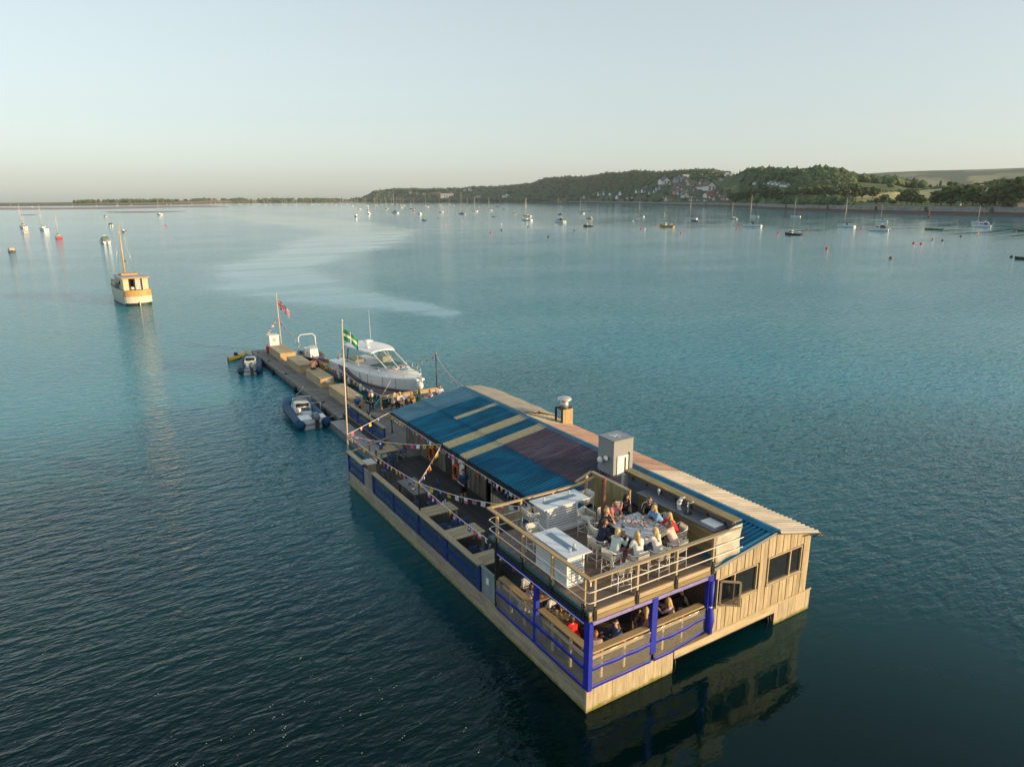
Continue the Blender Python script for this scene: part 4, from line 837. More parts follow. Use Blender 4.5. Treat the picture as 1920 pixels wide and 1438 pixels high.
# chimney
q = thing('timber_chimney', 'boarded timber chimney stack with a mushroom cowl at the far roof edge', 'chimney', (10.7, 16, 3.5))
for k in range(4): B().box(10.42+k*.172, 10.585+k*.172, 15.66, 15.70, 3.4, 4.52+.01*(k % 2)).build('board', wood('new', 'z'), q)
for x, y in ((10.36, 15.7), (10.36, 16.3), (11.05, 16.3)): B().box(x, x+.09, y, y+.09, 3.5, 4.5).build('post', dim, q)
B().box(10.36, 11.13, 15.68, 16.4, 4.5, 4.54).build('top_board', dim, q); B().lathe((10.75, 16.0, 3.55), [(.16, 0), (.16, .95)], 12).build('inner_pipe', mat('galv_blue', (.3, .36, .45), .4), q)
cw = B().lathe((10.75, 16.0, 4.54), [(.23, 0), (.23, .38), (.15, .40), (.15, .46)], 16).build('cowl_neck', mat('galvanised', (.58, .56, .53), .35, .1, 6, metal=.5), q); B().lathe((10.75, 16.0, 5.0), [(.40, 0), (.42, .05), (.34, .13), (.15, .18), (.02, .19)], 18).build('cowl_cap', M['galvanised'], cw)

# ------------------------------------------------------------------ clear screens round the corner of the lower deck
def drape(p0, p1, z0, z1, out, sag, n=28, k=18, belly=.045, seed=0, lift=None):
    rows = []; p0, p1, out = Vector(p0), Vector(p1), Vector(out)
    for i in range(n+1):
        u = i/n; row = []
        for j in range(k+1):
            v = j/k; bot = z0+(lift(u) if lift else 0); z = bot+(z1-bot)*v-sag*math.sin(math.pi*u)*(1-v)
            o = belly*math.sin(math.pi*v)*(.5+.5*math.sin(u*6+seed))*.6+.022*abs(math.sin(u*9-v*5+seed))*min(1, v*3)+.014*abs(math.sin(v*8+u*5+seed*2))
            row.append(tuple(p0.lerp(p1, u)+out*(.03+o))[:2]+(z,))
        rows.append(row)
    return rows
def screen(label, p0, p1, out, seed, lift=None, zl_=2.14):
    t = thing('weather_screen', label, 'screen', ((p0[0]+p1[0])/2, (p0[1]+p1[1])/2, HZ), 0, 'clear plastic screens round the lower corner')
    rows = drape(p0, p1, HZ-.03, zl_-.06, out, 0, seed=seed, lift=lift)
    def strip(i0, i1, j0, j1, dz, name, m, off):
        rr = [[(r[j][0]+out[0]*off, r[j][1]+out[1]*off, r[j][2]) for j in range(j0*2, j1*2+1)] for r in rows[i0*2:i1*2+1]]; o = B().grid(rr).build(name, m, t); q = o.modifiers.new('thick', 'SOLIDIFY'); q.thickness = .01; return o
    o = B().grid(rows).build('clear_sheet', clearp, t); q = o.modifiers.new('thick', 'SOLIDIFY'); q.thickness = .006
    strip(0, 14, 0, 1, 0, 'hem', blue, .012); strip(0, 14, 5, 6, 0, 'blue_band', blue, .012)
    # timber rails and uprights seen through the sheet
    d = Vector(p1)-Vector(p0); L_ = d.length; d.normalize(); inn = Vector(out)*-.14
    for z in (1.86,):
        a = Vector(p0)+d*.15+inn; c = Vector(p1)-d*.15+inn; B().bar(tuple(a)[:2]+(z,), tuple(c)[:2]+(z,), .04, .12).build('inner_rail', wood('pale', 'x' if abs(d.x) > .5 else 'y'), t)
    for f in (.25, .62):
        a = Vector(p0)+d*L_*f+inn*1.4; B().box(a.x-.04, a.x+.04, a.y-.04, a.y+.04, .95, zl_-.04).build('upright', wood('pale', 'z'), t)
    # ledge
    d = Vector(p1)-Vector(p0); d.normalize(); a = Vector(p0)+d*.09; c = Vector(p1)-d*.09; inn = Vector(out)*-.10
    B().bar(tuple(a+inn)[:2]+(zl_,), tuple(c+inn)[:2]+(zl_,), .26, .055).build('ledge', wood('new', 'x' if abs(d.x) > .5 else 'y'), t)
    return t
screen('clear plastic screen with a timber ledge on the shaded side next to the grey gate', (0, 5.5, 0), (0, 2.95, 0), (-1, 0, 0), 1.0, zl_=2.2)
screen('clear plastic screen with a timber ledge on the shaded side next to the corner', (0, 2.85, 0), (0, .1, 0), (-1, 0, 0), 2.4, zl_=2.28)
screen('sunlit clear plastic screen with blue bands beside the near corner', (.08, 0, 0), (2.68, 0, 0), (0, -1, 0), 4.1, zl_=2.16)
screen('sunlit clear plastic screen pulled up towards the tied blue curtain', (2.8, 0, 0), (5.24, 0, 0), (0, -1, 0), 5.2, lambda u: .42*max(0, u-.35), zl_=2.16)
t = thing('screen_frame', 'blue wrapped corner posts and head rails holding the clear screens', 'frame', (0, 0, HZ))
for (x, y, w, h0, h1) in ((0, .02, .19, .9, 3.32), (0, 2.9, .17, .9, 3.28), (0, 5.56, .10, .9, 3.7), (2.74, 0, .17, 1.2, 3.30), (5.36, -.01, .17, 2.0, 3.30)):
    B().box(x-.12 if x else -.07, x+(.12 if x else .09), y-w/2-(.07 if y == .02 else 0), y+w/2, h0, h1).build('post', blue if y != 5.56 else black, t)
B().box(-.06, .02, .12, 5.5, 3.16, 3.28).build('head_rail', blue, t); B().box(.1, 5.5, -.06, .03, 3.18, 3.31).build('head_rail', mat('violet_canvas', (.25, .22, .50), .6, .25, 6), t)
B().tube((-.07, .15, 3.22), (-.07, 5.4, 3.22), .012).build('head_cord', whiteM, t)
q = thing('rolled_curtain', 'bunched blue curtain tied at the end of the clear screens by the boarded wall', 'curtain', (5.36, -.1, 1))
B().lathe((5.38, -.1, 1.02), [(.05, 0), (.12, .12), (.17, .5), (.14, .85), (.06, 1.1), (.09, 1.2), (.10, 2.1)], 10).build('canvas', blue, q); B().lathe((5.38, -.1, 2.09), [(.075, 0), (.075, .05)], 10).build('tie', whiteM, q)

# ------------------------------------------------------------------ balustrade along the shaded side
def balustrade(label, ya, yb, posts, x=0.0, ztop=2.1, zb=.95, group='blue boarded balustrades along the decks', ax='y'):
    t = thing('balustrade', label, 'balustrade', (x, (ya+yb)/2, HZ), 0, group)
    B().box(x-.13, x+.13, ya, yb, ztop-.03, ztop+.03).build('top_rail', wood('pale', 'y'), t)
    for y in posts: B().box(x-.055, x+.03, y-.07, y+.07, zb-.02, ztop-.03).build('post', blueP, t)
    for a, c in zip(posts[:-1], posts[1:]):
        p = B().box(x-.02, x, a+.07, c-.07, zb+.06, ztop-.05).build('panel', panel, t)
        B().box(x-.045, x+.01, a+.07, c-.07, zb-.02, zb+.06).build('bottom_strip', blueP, p); B().box(x-.04, x-.021, a+.07, c-.07, zb+.42, zb+.60).build('blue_band', blueP, p); B().box(x-.035, x-.022, a+.07, c-.07, ztop-.1, ztop-.035).build('top_strip', blueP, p)
    return t
balustrade('long blue banded balustrade beside the wooden tables', 6.80, 18.28, [6.86, 9.75, 12.65, 15.6, 18.22])
balustrade('short blue banded balustrade at the far end by the tall flagpole', 19.72, 22.2, [19.8, 22.1])
balustrade('blue boarded ramp fence beside the chalkboard', 25.4, 33.0, [25.5, 27.7, 28.2, 30.4, 32.9], 3.55, 1.95, .75)
t = thing('timber_gate', 'closed timber panel gate between the two blue balustrades', 'gate', (0, 19, HZ)); 
for k in range(6): B().box(-.03, .01, 18.36+k*.215, 18.565+k*.215, .97, 1.95).build('board', wood('grey', 'z'), t)
B().box(-.05, .0, 18.33, 18.40, .95, 2.0).build('hinge_post', black, t)
t = thing('grey_gate', 'grey weathered plank gate with a small white notice by the corner screens', 'gate', (0, 6.2, HZ))
for k in range(5): B().box(-.04, 0, 5.68+k*.2, 5.87+k*.2, 1.0, 2.10).build('plank', mat('grey_plank', (.22, .26, .26), .7, .2, 8, G['z'], .1), t)
B().box(-.07, .03, 5.66, 6.70, 2.10, 2.15).build('top_rail', M['grey_plank'], t); B().box(-.055, -.042, 6.1, 6.3, 1.55, 1.82).build('notice', white, t); B().box(-.06, -.03, 6.66, 6.7, 1.2, 1.4).build('latch', black, t)
t = thing('cross_rail', 'weathered timber handrail across the deck at the tall flagpole', 'handrail', (1.5, 22.5, DK)); B().bar((.0, 22.2, 2.0), (2.95, 23.4, 2.0), .1, .07).build('rail', wood('pale', 'x'), t)
for p in ((.1, 22.24), (1.5, 22.8), (2.85, 23.36)): B().box(p[0]-.04, p[0]+.04, p[1]-.04, p[1]+.04, .95 if p[0] < 2 else .5, 1.97).build('post', wood('grey', 'z'), t)
# ------------------------------------------------------------------ terrace furniture
def bar_table(label, x0, x1, y0, y1, body, plinth):
    t = thing('fire_pit_table', label, 'table', ((x0+x1)/2, (y0+y1)/2, TZ), 0, 'white slatted fire pit bar tables')
    B().box(x0, x1, y0, y1, 4.68, 4.72).build('table_top', mat('white_top', (.66, .71, .74), .22, .05, 2), t)
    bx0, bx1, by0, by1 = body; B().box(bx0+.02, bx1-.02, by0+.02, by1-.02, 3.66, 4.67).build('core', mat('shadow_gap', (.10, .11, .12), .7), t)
    z = 3.8
    while z < 4.64:
        B().box(bx0, bx1, by0, by0+.02, z, z+.08).build('slat', white, t); B().box(bx0, bx0+.02, by0+.02, by1, z, z+.08).build('slat', white, t); B().box(bx1-.02, bx1, by0+.02, by1, z, z+.08).build('slat', white, t); z += .108
    for x, y in ((bx0, by0), (bx1, by0), (bx0, by1), (bx1, by1)): B().box(x-.03, x+.03, y-.03, y+.03, 3.66, 4.67).build('corner_post', white, t)
    px0, px1, py0, py1 = plinth; B().box(px0, px1, py0, py1, 3.655, 3.78).build('plinth', white, t)
    L = x1-x0 > y1-y0; cx, cy = (x0+x1)/2, (y0+y1)/2; a, c = (.75, .11) if L else (.11, .75)
    B().box(cx-a, cx+a, cy-c, cy+c, 4.722, 4.735).build('burner_tray', mat('burner_blue', (.10, .19, .28), .3, .2, 6), t)
    for s in (-1, 1):
        p = (cx+s*a*.8, cy+(.2 if L else 0), 4.72) if L else (cx+.16*s, cy-.62+.1*s, 4.72)
        q = thing('glass_lantern', 'clear glass candle holder on the %s fire pit table, %s one' % ('far' if L else 'near', ('left' if s < 0 else 'right')), 'candle holder', p); B().lathe(p, [(.05, 0), (.05, .16), (.045, .165), (.045, .02), (.01, .015)], 10).build('glass', drink, q); B().tube((p[0], p[1], p[2]+.02), (p[0], p[1], p[2]+.09), .02).build('candle', white, q)
    return t
bar_table('white slatted fire pit table along the far terrace rail', 1.72, 3.9, 4.95, 6.0, (1.92, 3.3, 5.0, 5.85), (1.92, 3.62, 4.92, 5.9))
bar_table('white slatted fire pit table beside the shaded side rail, nearest the corner', .28, 1.28, 1.5, 3.6, (.3, .95, 1.55, 3.3), (.26, .98, 1.5, 3.34))
# bar chair: faces +Y locally, seat centre over the origin
cush = mat('cushion', (.58, .55, .48), .9, .08, 8, bump=.2); rope = mat('rope_weave', (.64, .60, .50), .8, .15, 9)
def make_chair():
    t = thing('bar_chair', 'x', 'chair', (0, 0, 0), 0, 'white woven bar chairs on the terrace', True); f = whiteM
    for x, y in ((-.22, .2), (.22, .2), (-.24, -.22), (.24, -.22)): B().tube((x, y, .70), (x*1.06, y*1.12, 0), .017, .013, 7).build('leg', f, t)
    B().path([(-.24, .21, .27), (.24, .21, .27), (.25, -.235, .27), (-.25, -.235, .27)], .012, 6, closed=True).build('foot_rail', f, t)
    b = B(); b.tube((-.23, .2, .36), (.24, -.23, .36), .009, None, 5); b.tube((.23, .2, .36), (-.24, -.23, .36), .009, None, 5); b.build('cross_brace', f, t)
    B().path([(-.24, .23, .70), (.24, .23, .70), (.26, -.24, .70), (-.26, -.24, .70)], .018, 6, closed=True).build('seat_frame', f, t)
    B().path([(-.26, .22, .70), (-.28, .18, .93), (-.285, -.05, .94), (-.27, -.24, 1.02), (-.2, -.29, 1.08), (.2, -.29, 1.08), (.27, -.24, 1.02), (.285, -.05, .94), (.28, .18, .93), (.26, .22, .70)], .016, 7).build('back_frame', f, t)
    b = B()
    for i in range(13):
        x = -.22+i*.0367; b.tube((x*1.08, -.245, .71), (x, -.288, 1.075), .011, None, 4)
    for s in (-1, 1):
        for i in range(8): y = -.2+i*.055; b.tube((s*.262, y, .71), (s*.283, y, .945), .010, None, 4)
    for z in (.80, .9, .99): b.tube((-.25, -.25-.1*(z-.7), z), (.25, -.25-.1*(z-.7), z), .007, None, 4)
    b.build('woven_back', rope, t, kind='stuff')
    c = B(); c.box(-.22, .22, -.21, .21, .715, .76); s_ = c.build('seat_cushion', cush, t); md = s_.modifiers.new('bev', 'BEVEL'); md.width = .02; md.segments = 2
    return t
proto = make_chair()
def back_cushion(p, rz, label):
    t = thing('back_cushion', label, 'cushion', p, rz, 'pale back cushions on the bar chairs', True)
    b = B(); rows = [[(-.21+.42*i/8, -.19-.06*j/6-.05*math.sin(math.pi*i/8)*math.sin(math.pi*j/6), .78+.33*j/6) for i in range(9)] for j in range(7)]; rows2 = [[(x, -.19-.06*j/6+.06*math.sin(math.pi*i/8)*math.sin(math.pi*j/6), z) for i, (x, y, z) in enumerate(r)][::-1] for j, r in enumerate(rows)]
    b.grid(rows); b.grid(rows2); b.build('cushion', cush, t); return t
CH = [(2.15, 2.28, -90, 'bar chair under the man in navy, on the left of the long table'), (2.02, 1.35, -80, 'bar chair under the woman in the pale blue jumper, left of the long table'), (1.72, .52, -10, 'empty bar chair with a pale cushion nearest the terrace corner'),
      (2.62, .72, 0, 'bar chair under the long haired blonde in the white tee'), (3.42, .55, 4, 'bar chair under the blonde in the white blouse by the front rail'), (4.3, .62, 10, 'bar chair under the dark haired person in cream by the front rail'),
      (5.02, 1.35, 80, 'bar chair under the woman in red at the bar side of the long table'), (5.12, 2.2, 90, 'bar chair under the woman in light blue at the bar side of the long table'), (2.75, 3.05, -110, 'bar chair under the blond man in black by the flue pipe'),
      (3.75, 3.72, 180, 'bar chair under the man with pink sleeves at the far end of the table'), (4.5, 3.75, 172, 'bar chair under the woman in the low necked black top'), (5.35, 3.15, 130, 'bar chair under the man in the black coat by the bar'),
      (1.42, 5.4, -90, 'empty bar chair at the left end of the far fire pit table'), (4.05, 5.45, 95, 'empty bar chair with grey cushion right of the far fire pit table'), (.72, 4.02, 178, 'empty bar chair with a cushion at the far end of the near fire pit table'), (3.1, 4.1, 200, 'empty bar chair behind the rusty flue pipe')]
for i, (x, y, rz, lab) in enumerate(CH):
    c = proto if i == 0 else dup(proto, (0, 0, 0)); c.location = (x, y, TZ); c.rotation_euler = (0, 0, R(rz)); c['label'] = lab
for x, y, rz, lab in ((1.72, .52, -10, 'pale cushion on the empty chair nearest the terrace corner'), (1.42, 5.4, -90, 'pale pink lit cushion on the chair left of the far fire pit table'), (4.05, 5.45, 95, 'grey cushion on the chair right of the far fire pit table'), (.72, 4.02, 178, 'cream cushion behind the near fire pit table'), (2.62, .72, 0, 'cushion behind the long haired blonde in the white tee'), (3.42, .55, 4, 'cushion behind the blonde in the white blouse'), (4.3, .62, 10, 'cushion behind the dark haired person in cream')): back_cushion((x, y, TZ), R(rz), lab)
# long table with place settings
lt = thing('long_table', 'long grey topped dining table with cutlery and flowers, crowded with diners', 'table', (4, 2.2, TZ))
for i in range(6): B().box(3.2+i*.262, 3.2+i*.262+.256, 1.35, 3.15, 4.565, 4.605).build('top_board', mat('table_board', (.60, .64, .66), .45, .14, 7, G['y'], .05), lt)
for x, y in ((3.3, 1.5), (4.65, 1.5), (3.3, 3.0), (4.65, 3.0)): B().box(x-.045, x+.045, y-.045, y+.045, TZ, 4.56).build('leg', white, lt)
B().box(3.28, 4.66, 1.46, 3.04, 4.47, 4.565).build('apron', white, lt)
TT = 4.606
pl_m = mat('plate', (.72, .72, .70), .25); fl = [mat('petal_pink', (.72, .34, .36), .7), mat('petal_white', (.75, .66, .62), .7), mat('stem_green', (.08, .14, .05), .7)]
PLp = B().lathe((0, 0, 0), [(.07, 0), (.115, .014), (.12, .018), (.06, .006)], 16).mesh('plate', pl_m); i = 0
for x, y, w in ((3.36, 2.9, 'man in black'), (3.36, 2.3, 'man in navy'), (3.36, 1.65, 'jumper woman'), (3.75, 1.5, 'white tee blonde'), (4.25, 1.5, 'white blouse blonde'), (4.58, 1.75, 'cream top'), (4.6, 2.2, 'woman in red'), (4.6, 2.6, 'light blue dress'), (4.5, 3.0, 'black coat'), (4.1, 3.02, 'low necked top'), (3.7, 3.02, 'pink sleeves')):
    o = link('plate', PLp, None, (x, y, TT)); tag(o, 'white plate on the long table in front of the '+w, 'plate', 'plates on the long table')
    q = thing('cutlery', 'knife and fork on the long table beside the plate of the '+w, 'cutlery', (x, y, TT), 0, 'cutlery on the long table'); a = random.random()*3
    for s, nm in ((-1, 'fork'), (1, 'knife')): B().obox((x+s*.15, y, TT+.006), (.016, .19, .006), Matrix.Rotation(a*.15, 3, 'Z')).build(nm, steel, q)
for k, (x, y, c, nm) in enumerate(((3.55, 2.62, (.62, .42, .04), 'amber beer glass, near one of the two'), (3.62, 2.95, (.6, .45, .06), 'amber beer glass, far one of the two'), (4.3, 2.75, (.3, .35, .34), 'clear tumbler by the light blue dress'), (3.9, 2.9, (.3, .36, .34), 'clear tumbler between the far diners'), (4.45, 1.95, (.3, .36, .36), 'clear tumbler by the woman in red'), (3.72, 1.85, (.34, .36, .36), 'clear tumbler in front of the white tee'))):
    q = thing('drinking_glass', nm+' on the long table', 'glass', (x, y, TT), 0, 'drinks on the long table'); B().lathe((x, y, TT), [(.035, 0), (.043, .15), (.038, .15), (.033, .01)], 10).build('glass', drink, q); B().lathe((x, y, TT+.006), [(.03, 0), (.037, .11), (.01, .115)], 10).build('drink', mat('drink%d' % k, c, .15), q)
for k, (x, y, nm) in enumerate(((3.85, 2.35, 'pink flower posy at the middle of the long table'), (4.05, 2.05, 'pink and white flower posy nearer the front of the long table'), (3.72, 2.5, 'pale flower posy nearer the beer glasses'))):
    q = thing('flower_posy', nm, 'flowers', (x, y, TT), 0, 'flower posies on the long table'); B().lathe((x, y, TT), [(.04, 0), (.05, .08), (.035, .1)], 10).build('vase', white, q); b = B()
    for j in range(26): b.ell((x+random.gauss(0, .10), y+random.gauss(0, .13), TT+.10+random.uniform(0, .10)), (.035, .035, .028), 6, 4, random.choice((0, 0, 1, 1, 2)))
    b.build('blossoms', fl, q)
B().box(3.42, 3.52, 2.42, 2.56, TT, TT+.012).build('phone', black, thing('phone', 'dark phone lying on the left edge of the long table', 'phone', (3.47, 2.5, TT)))

# ------------------------------------------------------------------ lower deck tables and chairs
def deck_table(label, x0, x1, y0, y1, z=1.72, kind='pale', along='x', group='timber tables along the lower deck'):
    t = thing('deck_table', label, 'table', ((x0+x1)/2, (y0+y1)/2, DK), 0, group); n = max(3, round(((y1-y0) if along == 'x' else (x1-x0))/.19))
    for i in range(n):
        if along == 'x': a = y0+(y1-y0)*i/n; c = y0+(y1-y0)*(i+1)/n-.008; B().box(x0, x1, a, c, z-.04, z+random.uniform(0, .004)).build('top_board', wood(kind, 'x'), t)
        else: a = x0+(x1-x0)*i/n; c = x0+(x1-x0)*(i+1)/n-.008; B().box(a, c, y0, y1, z-.04, z+random.uniform(0, .004)).build('top_board', wood(kind, 'y'), t)
    for x in (x0+.1, x1-.1):
        for y in (y0+.1, y1-.1): B().box(x-.05, x+.05, y-.05, y+.05, DK, z-.04).build('leg', wood(kind, 'z'), t)
    B().box(x0+.12, x1-.12, y0+.09, y1-.09, z-.12, z-.04).build('apron', wood(kind, 'x'), t); return t
deck_table('square timber table with a blue jug by the cross rail', 1.8, 2.95, 21.85, 22.95)
deck_table('whitish timber table in the middle of the open deck', .95, 1.97, 15.25, 17.45, kind='dock', along='y')
deck_table('timber table built against the long balustrade by the bunting pole', .14, 2.1, 12.65, 13.65)
deck_table('timber bench table against the long balustrade, second from the grey gate', .14, 2.0, 9.9, 10.95, kind='wpine')
deck_table('timber bench table against the long balustrade next to the grey gate', .14, 2.0, 7.3, 8.35, kind='wpine')
q = thing('side_cabinet', 'pale boxed side table beside the timber gate', 'cabinet', (.75, 20.9, DK)); B().box(.46, 1.06, 20.5, 21.4, 1.66, 1.71).build('top', mat('pale_top', (.52, .54, .5), .6, .1), q); B().box(.5, 1.02, 20.55, 21.35, .96, 1.66).build('body', wood('pale', 'z'), q)
deckblue = mat('chair_blue', (.03, .07, .16), .7, .2)
def deck_chair():
    t = thing('deck_chair', 'x', 'chair', (0, 0, 0), 0, 'dark blue chairs along the lower deck', True)
    for x, y in ((-.2, .2), (.2, .2), (-.2, -.2), (.2, -.2)): B().tube((x, y, .45), (x*1.05, y*1.1, 0), .015, None, 6).build('leg', black, t)
    B().box(-.23, .23, -.22, .23, .43, .47).build('seat', deckblue, t); B().obox((0, -.25, .69), (.44, .03, .42), Matrix.Rotation(-.14, 3, 'X')).build('backrest', deckblue, t); B().path([(-.23, .18, .45), (-.25, .16, .66), (-.25, -.22, .68)], .013, 6).build('armrest', black, t); B().path([(.23, .18, .45), (.25, .16, .66), (.25, -.22, .68)], .013, 6).build('armrest', black, t); return t
dc = deck_chair(); first = [True]
for x, y, rz, lab in ((.6, 11.6, 0, 'blue chair left of two beside the bunting pole table'), (1.25, 11.65, 5, 'blue chair middle of the row below the bunting pole table'), (1.75, 11.6, -5, 'blue chair with a wooden slat at the end of the bunting pole table'), (.7, 8.95, 0, 'blue chair by the balustrade between the two bench tables'), (1.45, 8.95, 3, 'blue chair near the deck edge between the two bench tables'),
                      (.55, 14.5, 10, 'blue chair between the whitish table and the bunting pole table'), (1.6, 14.6, 0, 'blue chair at the near end of the whitish table'), (2.45, 16.1, 90, 'blue chair on the building side of the whitish table'), (.5, 16.6, -90, 'blue chair on the balustrade side of the whitish table'), (2.2, 21.2, 0, 'blue chair at the square table by the cross rail'), (3.3, 22.3, 95, 'blue chair right of the square table'), (1.3, 19.9, 30, 'blue chair near the side cabinet'), (2.5, 9.9, 90, 'blue chair by the terrace end of the deck'), (3.2, 7.3, 60, 'blue chair under the terrace corner by the servery')):
    c = dc if first[0] else dup(dc, (0, 0, 0)); first[0] = False; c.location = (x, y, DK); c.rotation_euler = (0, 0, R(rz)); c['label'] = lab
q = thing('water_jug', 'blue jug on the square timber table', 'jug', (2.1, 22.5, 1.72)); B().lathe((2.1, 22.5, 1.72), [(.1, 0), (.12, .12), (.08, .26), (.1, .32)], 12).build('body', mat('jug_blue', (.04, .12, .4), .3), q); B().path([(2.2, 22.5, 1.97), (2.27, 22.5, 1.9), (2.2, 22.5, 1.8)], .015, 6).build('handle', M['jug_blue'], q)
for k in range(7):
    x, y = 1.55+random.uniform(-.2, .25), 13.2+random.uniform(-.25, .3)
    q = thing('wine_glass', 'wine glass in the cluster on the bunting pole table', 'glass', (x, y, 1.725), 0, 'wine glasses clustered on the bunting pole table'); B().lathe((x, y, 1.725), [(.035, 0), (.006, .012), (.006, .1), (.04, .14), (.045, .2), (.036, .25)], 10).build('glass', drink, q)
for k, (x, y) in enumerate(((1.3, 16.6), (1.6, 16.2), (1.2, 15.9), (1.7, 15.5))):
    q = thing('bowl', ('dark', 'pink', 'white', 'brown')[k]+' bowl on the whitish deck table', 'bowl', (x, y, 1.725), 0, 'things on the whitish deck table'); B().lathe((x, y, 1.725), [(.04, 0), (.09, .05), (.08, .05), (.03, .01)], 12).build('bowl', mat('bowl%d' % k, ((.05, .05, .06), (.6, .3, .35), (.7, .7, .7), (.3, .15, .08))[k], .4), q)
# lower corner tables and planters inside the screens
deck_table('dark table laid for diners inside the sunlit front screen', 1.0, 2.4, 1.0, 1.8, kind='brown', group='tables under the terrace'); deck_table('dark table inside the front screen by the boarded wall', 3.3, 4.9, 1.05, 1.8, kind='brown', group='tables under the terrace'); deck_table('dark table with glasses inside the shaded side screen', .35, 1.5, 2.0, 3.1, kind='olive', group='tables under the terrace'); deck_table('dark table inside the shaded side screen by the grey gate', .62, 1.5, 3.95, 4.75, kind='olive', group='tables under the terrace')
for k in range(10):
    x, y = .55+random.uniform(0, .8), 2.1+random.uniform(0, .9)
    q = thing('wine_glass', 'glass on the crowded table inside the shaded side screen', 'glass', (x, y, 1.725), 0, 'glasses on the crowded table under the terrace'); B().lathe((x, y, 1.725), [(.035, 0), (.006, .012), (.006, .1), (.04, .14), (.045, .2), (.036, .25)], 10).build('glass', drink if k % 2 else mat('amber', (.4, .22, .05), .15), q)
B().box(6.9, 8.5, 1.2, 2.0, 1.66, 1.71).build('table_top', wood('dock', 'x'), thing('inner_table', 'pale table seen through the left gable window', 'table', (7, 1.6, DK))); B().box(9.0, 10.3, 1.0, 1.9, 1.66, 1.71).build('table_top', wood('pale', 'x'), thing('inner_table', 'pale boarded table seen through the right gable window', 'table', (9.5, 1.5, DK)))
# life rings, white panel, chalkboard, signs
def ring(loc, label):
    t = thing('life_ring', label, 'life ring', loc, 0, 'orange life rings on the old boards'); o = (mat('ring_orange', (.55, .10, .015), .5, .15), white)
    pts = [(loc[0], loc[1]+.36*math.cos(a), loc[2]+.36*math.sin(a)*1.15) for a in np.linspace(0, 2*math.pi, 28, endpoint=False)]; B().path(pts, .085, 10, closed=True).build('ring', o[0], t)
    for a in (.8, 2.4, 3.9, 5.5): B().obox((loc[0], loc[1]+.36*math.cos(a), loc[2]+.36*math.sin(a)*1.15), (.185, .19, .08), Matrix.Rotation(a, 3, 'X')).build('band', mat('ring_band', (.5, .16, .06), .6), t)
ring((4.4, 20.35, 1.62), 'orange life ring on the old boards, farther one'); ring((4.4, 17.25, 1.5), 'orange life ring behind the waiter, nearer one')
q = thing('white_board', 'tall white rounded board leaning behind the waiter', 'board', (4.36, 16.55, DK)); B().prism([(16.3, .97), (16.85, .97), (16.85, 2.7), (16.7, 2.95), (16.45, 2.95), (16.3, 2.7)], 'x', 4.36, 4.41).build('board', white, q)
q = thing('chalkboard', 'black chalkboard sign on the blue ramp fence', 'sign', (3.9, 27.7, 1.3)); B().box(3.70, 3.73, 27.15, 28.3, 1.28, 2.12).build('frame', mat('sign_frame', (.10, .09, .08), .7), q); B().box(3.685, 3.70, 27.19, 28.26, 1.32, 2.08).build('slate', mat('slate_black', (.012, .014, .015), .6), q)
def text(s, loc, size, rot, m, parent, name='lettering'):
    c = bpy.data.curves.new(name, 'FONT'); c.body = s; c.size = size; c.extrude = .002; c.align_x = 'CENTER'; c.materials.append(m); tmp = bpy.data.objects.new(name, c); COL.objects.link(tmp); dg = bpy.context.evaluated_depsgraph_get(); me = bpy.data.meshes.new_from_object(tmp.evaluated_get(dg)); bpy.data.objects.remove(tmp); o = bpy.data.objects.new(name, me); COL.objects.link(o); o.parent = parent; g = ORG[parent]; o.location = [loc[i]-g[i] for i in range(3)]; o.rotation_euler = rot; return o
chalk = mat('chalk', (.75, .75, .72), .9)
text('Toilets', (3.68, 27.72, 1.72), .33, (R(90), 0, R(-90)), chalk, q)
b = B(); b.path([(3.68, 28.15-.06*i, 1.47+.02*math.sin(i*1.9)) for i in range(14)], .012, 4); b.build('chalk_line', chalk, q)

# ------------------------------------------------------------------ pontoon with locker boxes
pon = thing('pontoon', 'narrow grey boarded pontoon leading away with storage lockers on it', 'pontoon', (4.8, 47, 0))
B().box(3.2, 6.3, 33.2, 61.6, -.5, .52).build('float', mat('float_dark', (.05, .05, .045), .9, .3, 2), pon)
mb = B().box(0, 3.2, 0, .14, 0, .05).mesh('deck_board', wood('dock', 'x')); pieces('deck_board', pon, mb, [(3.15+random.uniform(-.015, .015), 33.25+i*.1515, .55+random.uniform(-.003, .003)) for i in range(187)])
for k in range(5): B().box(3.1, 3.2, 33.25+k*5.68, 33.25+k*5.68+5.6, .28, .55).build('side_beam', wood('dock', 'y'), pon)
for y in (38, 43.5, 49, 55.3, 60):
    q = B().box(3.3, 3.55, y-.05, y+.05, .60, .68).build('cleat', black, pon)
for y in (36.5, 44.4, 52): B().lathe((3.0, y, -.1), [(.14, 0), (.14, .6), (.1, .62)], 10).build('fender', rubber, pon)
